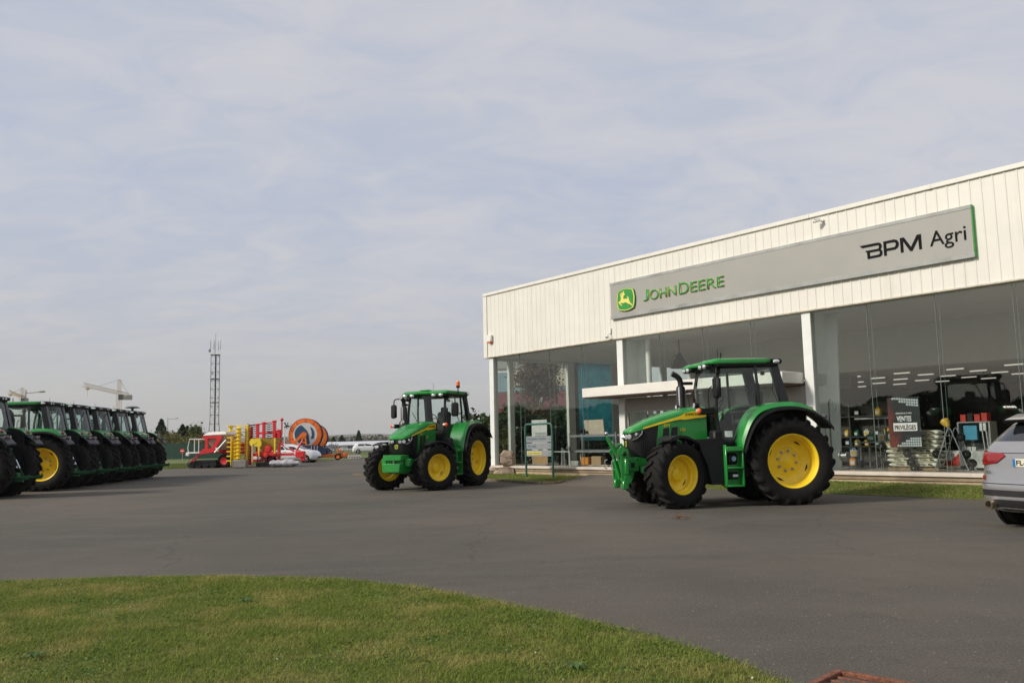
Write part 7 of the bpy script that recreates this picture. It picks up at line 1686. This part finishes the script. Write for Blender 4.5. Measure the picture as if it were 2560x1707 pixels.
# 6 hose reels
BRH = mat('brown_hose', (.055, .028, .028), .6, var=.2)
def reel(label, logo=True, group=None):
    t = thing('hose_reel', label, 'hose reel', (0, 0, 0), 0, group)
    CZ = 2.24; R = 1.37
    for yy, nm in ((0, 1), (1.45, -1)):
        mb = MB(); mb.lathe([(1.0, -.04), (R - .03, -.04), (R, -.03), (R, .03), (R - .03, .05), (1.0, .04)], 56, Matrix.Translation((0, yy, CZ)), closed=True); fl = mb.build('flange', ORG if nm > 0 else BRH, t)
        mb = MB()
        for k in range(10):
            a = PI / 2 + 2 * PI * k / 10; mb.box((1.18 * math.cos(a), yy - nm * .05, CZ + 1.18 * math.sin(a)), (.36, .03, .035), .008, (0, -a, 0))
        mb.lathe([(R - .02, -nm * .05), (R + .015, -nm * .05), (R + .015, -nm * .02), (R - .02, -nm * .02)], 56, Matrix.Translation((0, yy, CZ)), closed=True); mb.build('flange_rib', mat('dark_orange_rib', (.70, .10, .010), .5) if nm > 0 else BRH, fl)  # front ribs take a deeper orange than the flange
    mb = MB(); mb.lathe([(.55, .06), (1.33, .06)] + [(1.33 + .02 * (k % 2), .06 + 1.3 * k / 24) for k in range(25)] + [(.55, 1.40)], 48, Matrix.Translation((0, .02, CZ)), closed=True); mb.build('hose_coil', mat('brown_hose', (.055, .028, .028), .6, var=.2), t)
    Y = lambda a, b, d: (a, d, CZ + b)
    circ = lambda r, n=48: [(r * math.cos(2 * PI * i / n), r * math.sin(2 * PI * i / n)) for i in range(n)]
    mb = MB(); mb.prism(circ(1.01), -.045, -.02, Y); disc = mb.build('disc', mat('reel_white', (.72, .71, .68), .5), t)
    arc = lambda r, a0, a1, n=20: [(r * math.cos(a0 + (a1 - a0) * i / n), r * math.sin(a0 + (a1 - a0) * i / n)) for i in range(n + 1)]
    L_ = arc(.88, R_(112), R_(300)) + [(.36, -.50), (.32, -.05), (.18, .30), (-.08, .60)]
    mb = MB(); mb.prism(L_, -.055, -.043, Y); mb.build('blue_field', mat('reel_blue', (.028, .085, .17), .5), disc)
    Rr = arc(.80, R_(-28), R_(48), 12) + [(.42, .64), (.54, .25), (.56, -.05), (.50, -.38)]
    mb = MB(); mb.prism(Rr, -.055, -.043, Y); mb.build('blue_field', mat('reel_blue', (.028, .085, .17), .5), disc)
    for yy in (-.22, 1.68):
        mb = MB(); f_ = lambda a, b, d: (a, yy + d, b)
        mb.prism([(-1.35, 1.15), (-1.15, 1.15), (-.05, 2.20), (-.12, 2.42), (-.30, 2.32)], -.06, .06, f_); mb.prism([(-.42, 1.30), (-.30, 1.30), (.02, 2.25), (-.15, 2.30)], -.05, .05, f_); mb.prism([(.20, 1.30), (.08, 1.30), (-.08, 2.25), (.06, 2.30)], -.05, .05, f_); mb.prism([(-.35, 1.50), (.15, 1.50), (.12, 1.62), (-.30, 1.62)], -.04, .04, f_); mb.cyl((-.06, yy - .08, 2.24), (-.06, yy + .08, 2.24), .22, n=18); mb.build('support_arm', ORG, t)
    mb = MB(); mb.prism([(-1.2, .55), (1.75, .50), (1.78, .80), (1.05, 1.30), (-1.2, 1.32)], -.30, -.12, lambda a, b, d: (a, d, b)); mb.prism([(-1.2, .55), (1.75, .50), (1.78, .80), (1.05, 1.30), (-1.2, 1.32)], 1.55, 1.72, lambda a, b, d: (a, d, b)); mb.box((.2, .7, .62), (2.7, 1.6, .2), .02); mb.build('side_body', NAVY, t)
    mb = MB(); mb.box((2.05, .6, .36), (2.9, .45, .24), .02); mb.box((3.32, .6, .50), (.12, 1.0, .42), .02); mb.box((2.75, .3, .75), (.14, .14, .55), .02); mb.box((1.2, -.1, .42), (1.6, .12, .14), .02); mb.build('chassis', ORG, t)
    mb = MB()
    for x in (.60, .86, 1.1): mb.tube(arc_lerp([(x, -.34, 1.26), (x - .04, -.38, .95), (x - .10 + .1 * (x > .8), -.36, .55)], 4), .022, 6)
    mb.build('supply_hose', mat('pale_hose', (.55, .50, .50), .5), t)
    mb = MB(); mb.box((-1.72, -.1, 1.9), (.09, .09, 2.0), .015); mb.tube([(-1.72, -.1, 2.85), (-2.0, -.1, 2.50), (-1.72, -.1, 2.48)], .03, 6); mb.build('gun_post', WHITEP, t)
    mb = MB(); mb.tube([(-1.75, -.1, 2.85), (-1.55, -.1, 3.05), (-1.3, -.1, 2.95)], .06, 8)
    for k in range(10): mb.ball((-1.68 + rr.uniform(-.05, .32), -.1, 2.85 + rr.uniform(0, .42)), .055, n=8, m=5)
    mb.tube([(-1.6, -.15, 2.75), (-1.2, -.15, 2.95), (-1.15, -.15, 3.2)], .02, 5); mb.build('spray_gun', SATIN, t)
    mb = MB(); mb.box((-1.55, -.05, 1.18), (.42, .3, .16), .02); mb.build('gun_bracket', ORG, t)
    for (x, y) in ((.0, -.05), (.0, 1.5)): axle_wheel(t, x, y, .42, .3, ORG)
    axle_wheel(t, 2.75, .2, .28, .2, ORG)
    mb = MB(); 
    for k in range(12):
        p = (1.75 + rr.random() * .9, rr.random() * .8, .55 + rr.random() * .7); mb.tube([p, (p[0] + rr.uniform(-.35, .35), p[1] + rr.uniform(-.2, .2), p[2] + rr.uniform(-.1, .45))], .03, 6)
    mb.tube([(1.7, .2, 1.05), (2.1, .2, 1.35), (2.45, .2, 1.30)], .05, 8); mb.box((2.55, .3, .95), (.10, .10, .8), .01); mb.box((2.72, .35, 1.02), (.07, .1, .7), .01); mb.lathe([(.17, -.02), (.21, 0), (.17, .02)], 18, Matrix.Translation((3.1, .1, .85)), closed=True); mb.build('cart_pipework', STEEL, t)
    mb = MB(); mb.box((2.6, .3, 1.32), (.40, .14, .05), .01); mb.build('cart_plate', WHITEP, t)
    return t
HR = reel('large orange and navy hose reel with a white and blue disc, nearest of two', True, 'irrigation hose reels'); HR.location = (at(766, 75) , 74.2, 0); HR.rotation_euler.z = R_(6)
HR2 = copy_tree(HR); HR2['label'] = 'second orange hose reel half hidden behind the nearest one'; HR2.location = (at(781, 83), 83.0, -.03); HR2.rotation_euler.z = R_(6); HR2.scale = (.93,) * 3
# small things on the far asphalt
for k in range(5):
    mb = MB(); mb.lathe([(.06, -.24), (.165, -.24), (.165, .24), (.06, .24)], 18, closed=True); o = mb.build('white_roller', WHITEP, loc=(at(871 + 5.6 * k, 79), 79 + .12 * k, .16), rot=(0, 0, R_(12)))
    tag(o, 'white drum with red middle, %s of five in a row beyond the trailer' % ordn[k], 'drum', 'white drums in a row')
    mb = MB(); mb.cyl((0, -.20, 0), (0, .20, 0), .07, n=12); mb.build('red_core', RED, o)
t = thing('cattle_feeder', 'pale steel hoop feeder standing behind the white drums', 'feeder', (at(862, 84), 84, -.03))
mb = MB()
for k in range(3): mb.lathe([(.28, -.018), (.31, 0), (.28, .018)], 20, Matrix.Translation((k * .55, 0, .75)), closed=True); mb.box((k * .55, 0, .4), (.04, .04, .8))
mb.box((.55, 0, .12), (1.7, .5, .1), .02); mb.build('hoop', STEEL, t)
t = thing('no_entry_sign', 'small round red and white sign on a post before the green fence', 'road sign', (at(456, 95), 95, -.03))
mb = MB(); mb.cyl((0, 0, 0), (0, 0, 1.05), .03, n=8); mb.build('post', STEEL, t); mb = MB(); mb.cyl((0, -.03, 1.0), (0, -.05, 1.0), .25, n=20); d_ = mb.build('disc', RED, t); mb = MB(); mb.box((0, -.058, 1.0), (.34, .01, .09), .002); mb.build('bar', WHITEP, d_)

# ================================================================== AIR
hm = bpy.data.materials.new('haze'); hm.use_nodes = True; t_ = hm.node_tree; t_.nodes.clear()
ho = t_.nodes.new('ShaderNodeOutputMaterial'); hv = t_.nodes.new('ShaderNodeVolumePrincipled'); hv.inputs['Color'].default_value = (.93, .94, .97, 1); hv.inputs['Density'].default_value = .00014; hv.inputs['Anisotropy'].default_value = .2
t_.links.new(hv.outputs[0], ho.inputs['Volume'])
mb = MB(); mb.box((0, 5700, 22), (18400, 12900, 47)); hz_ = mb.build('haze', hm, smooth=0); tag(hz_, kind='stuff')
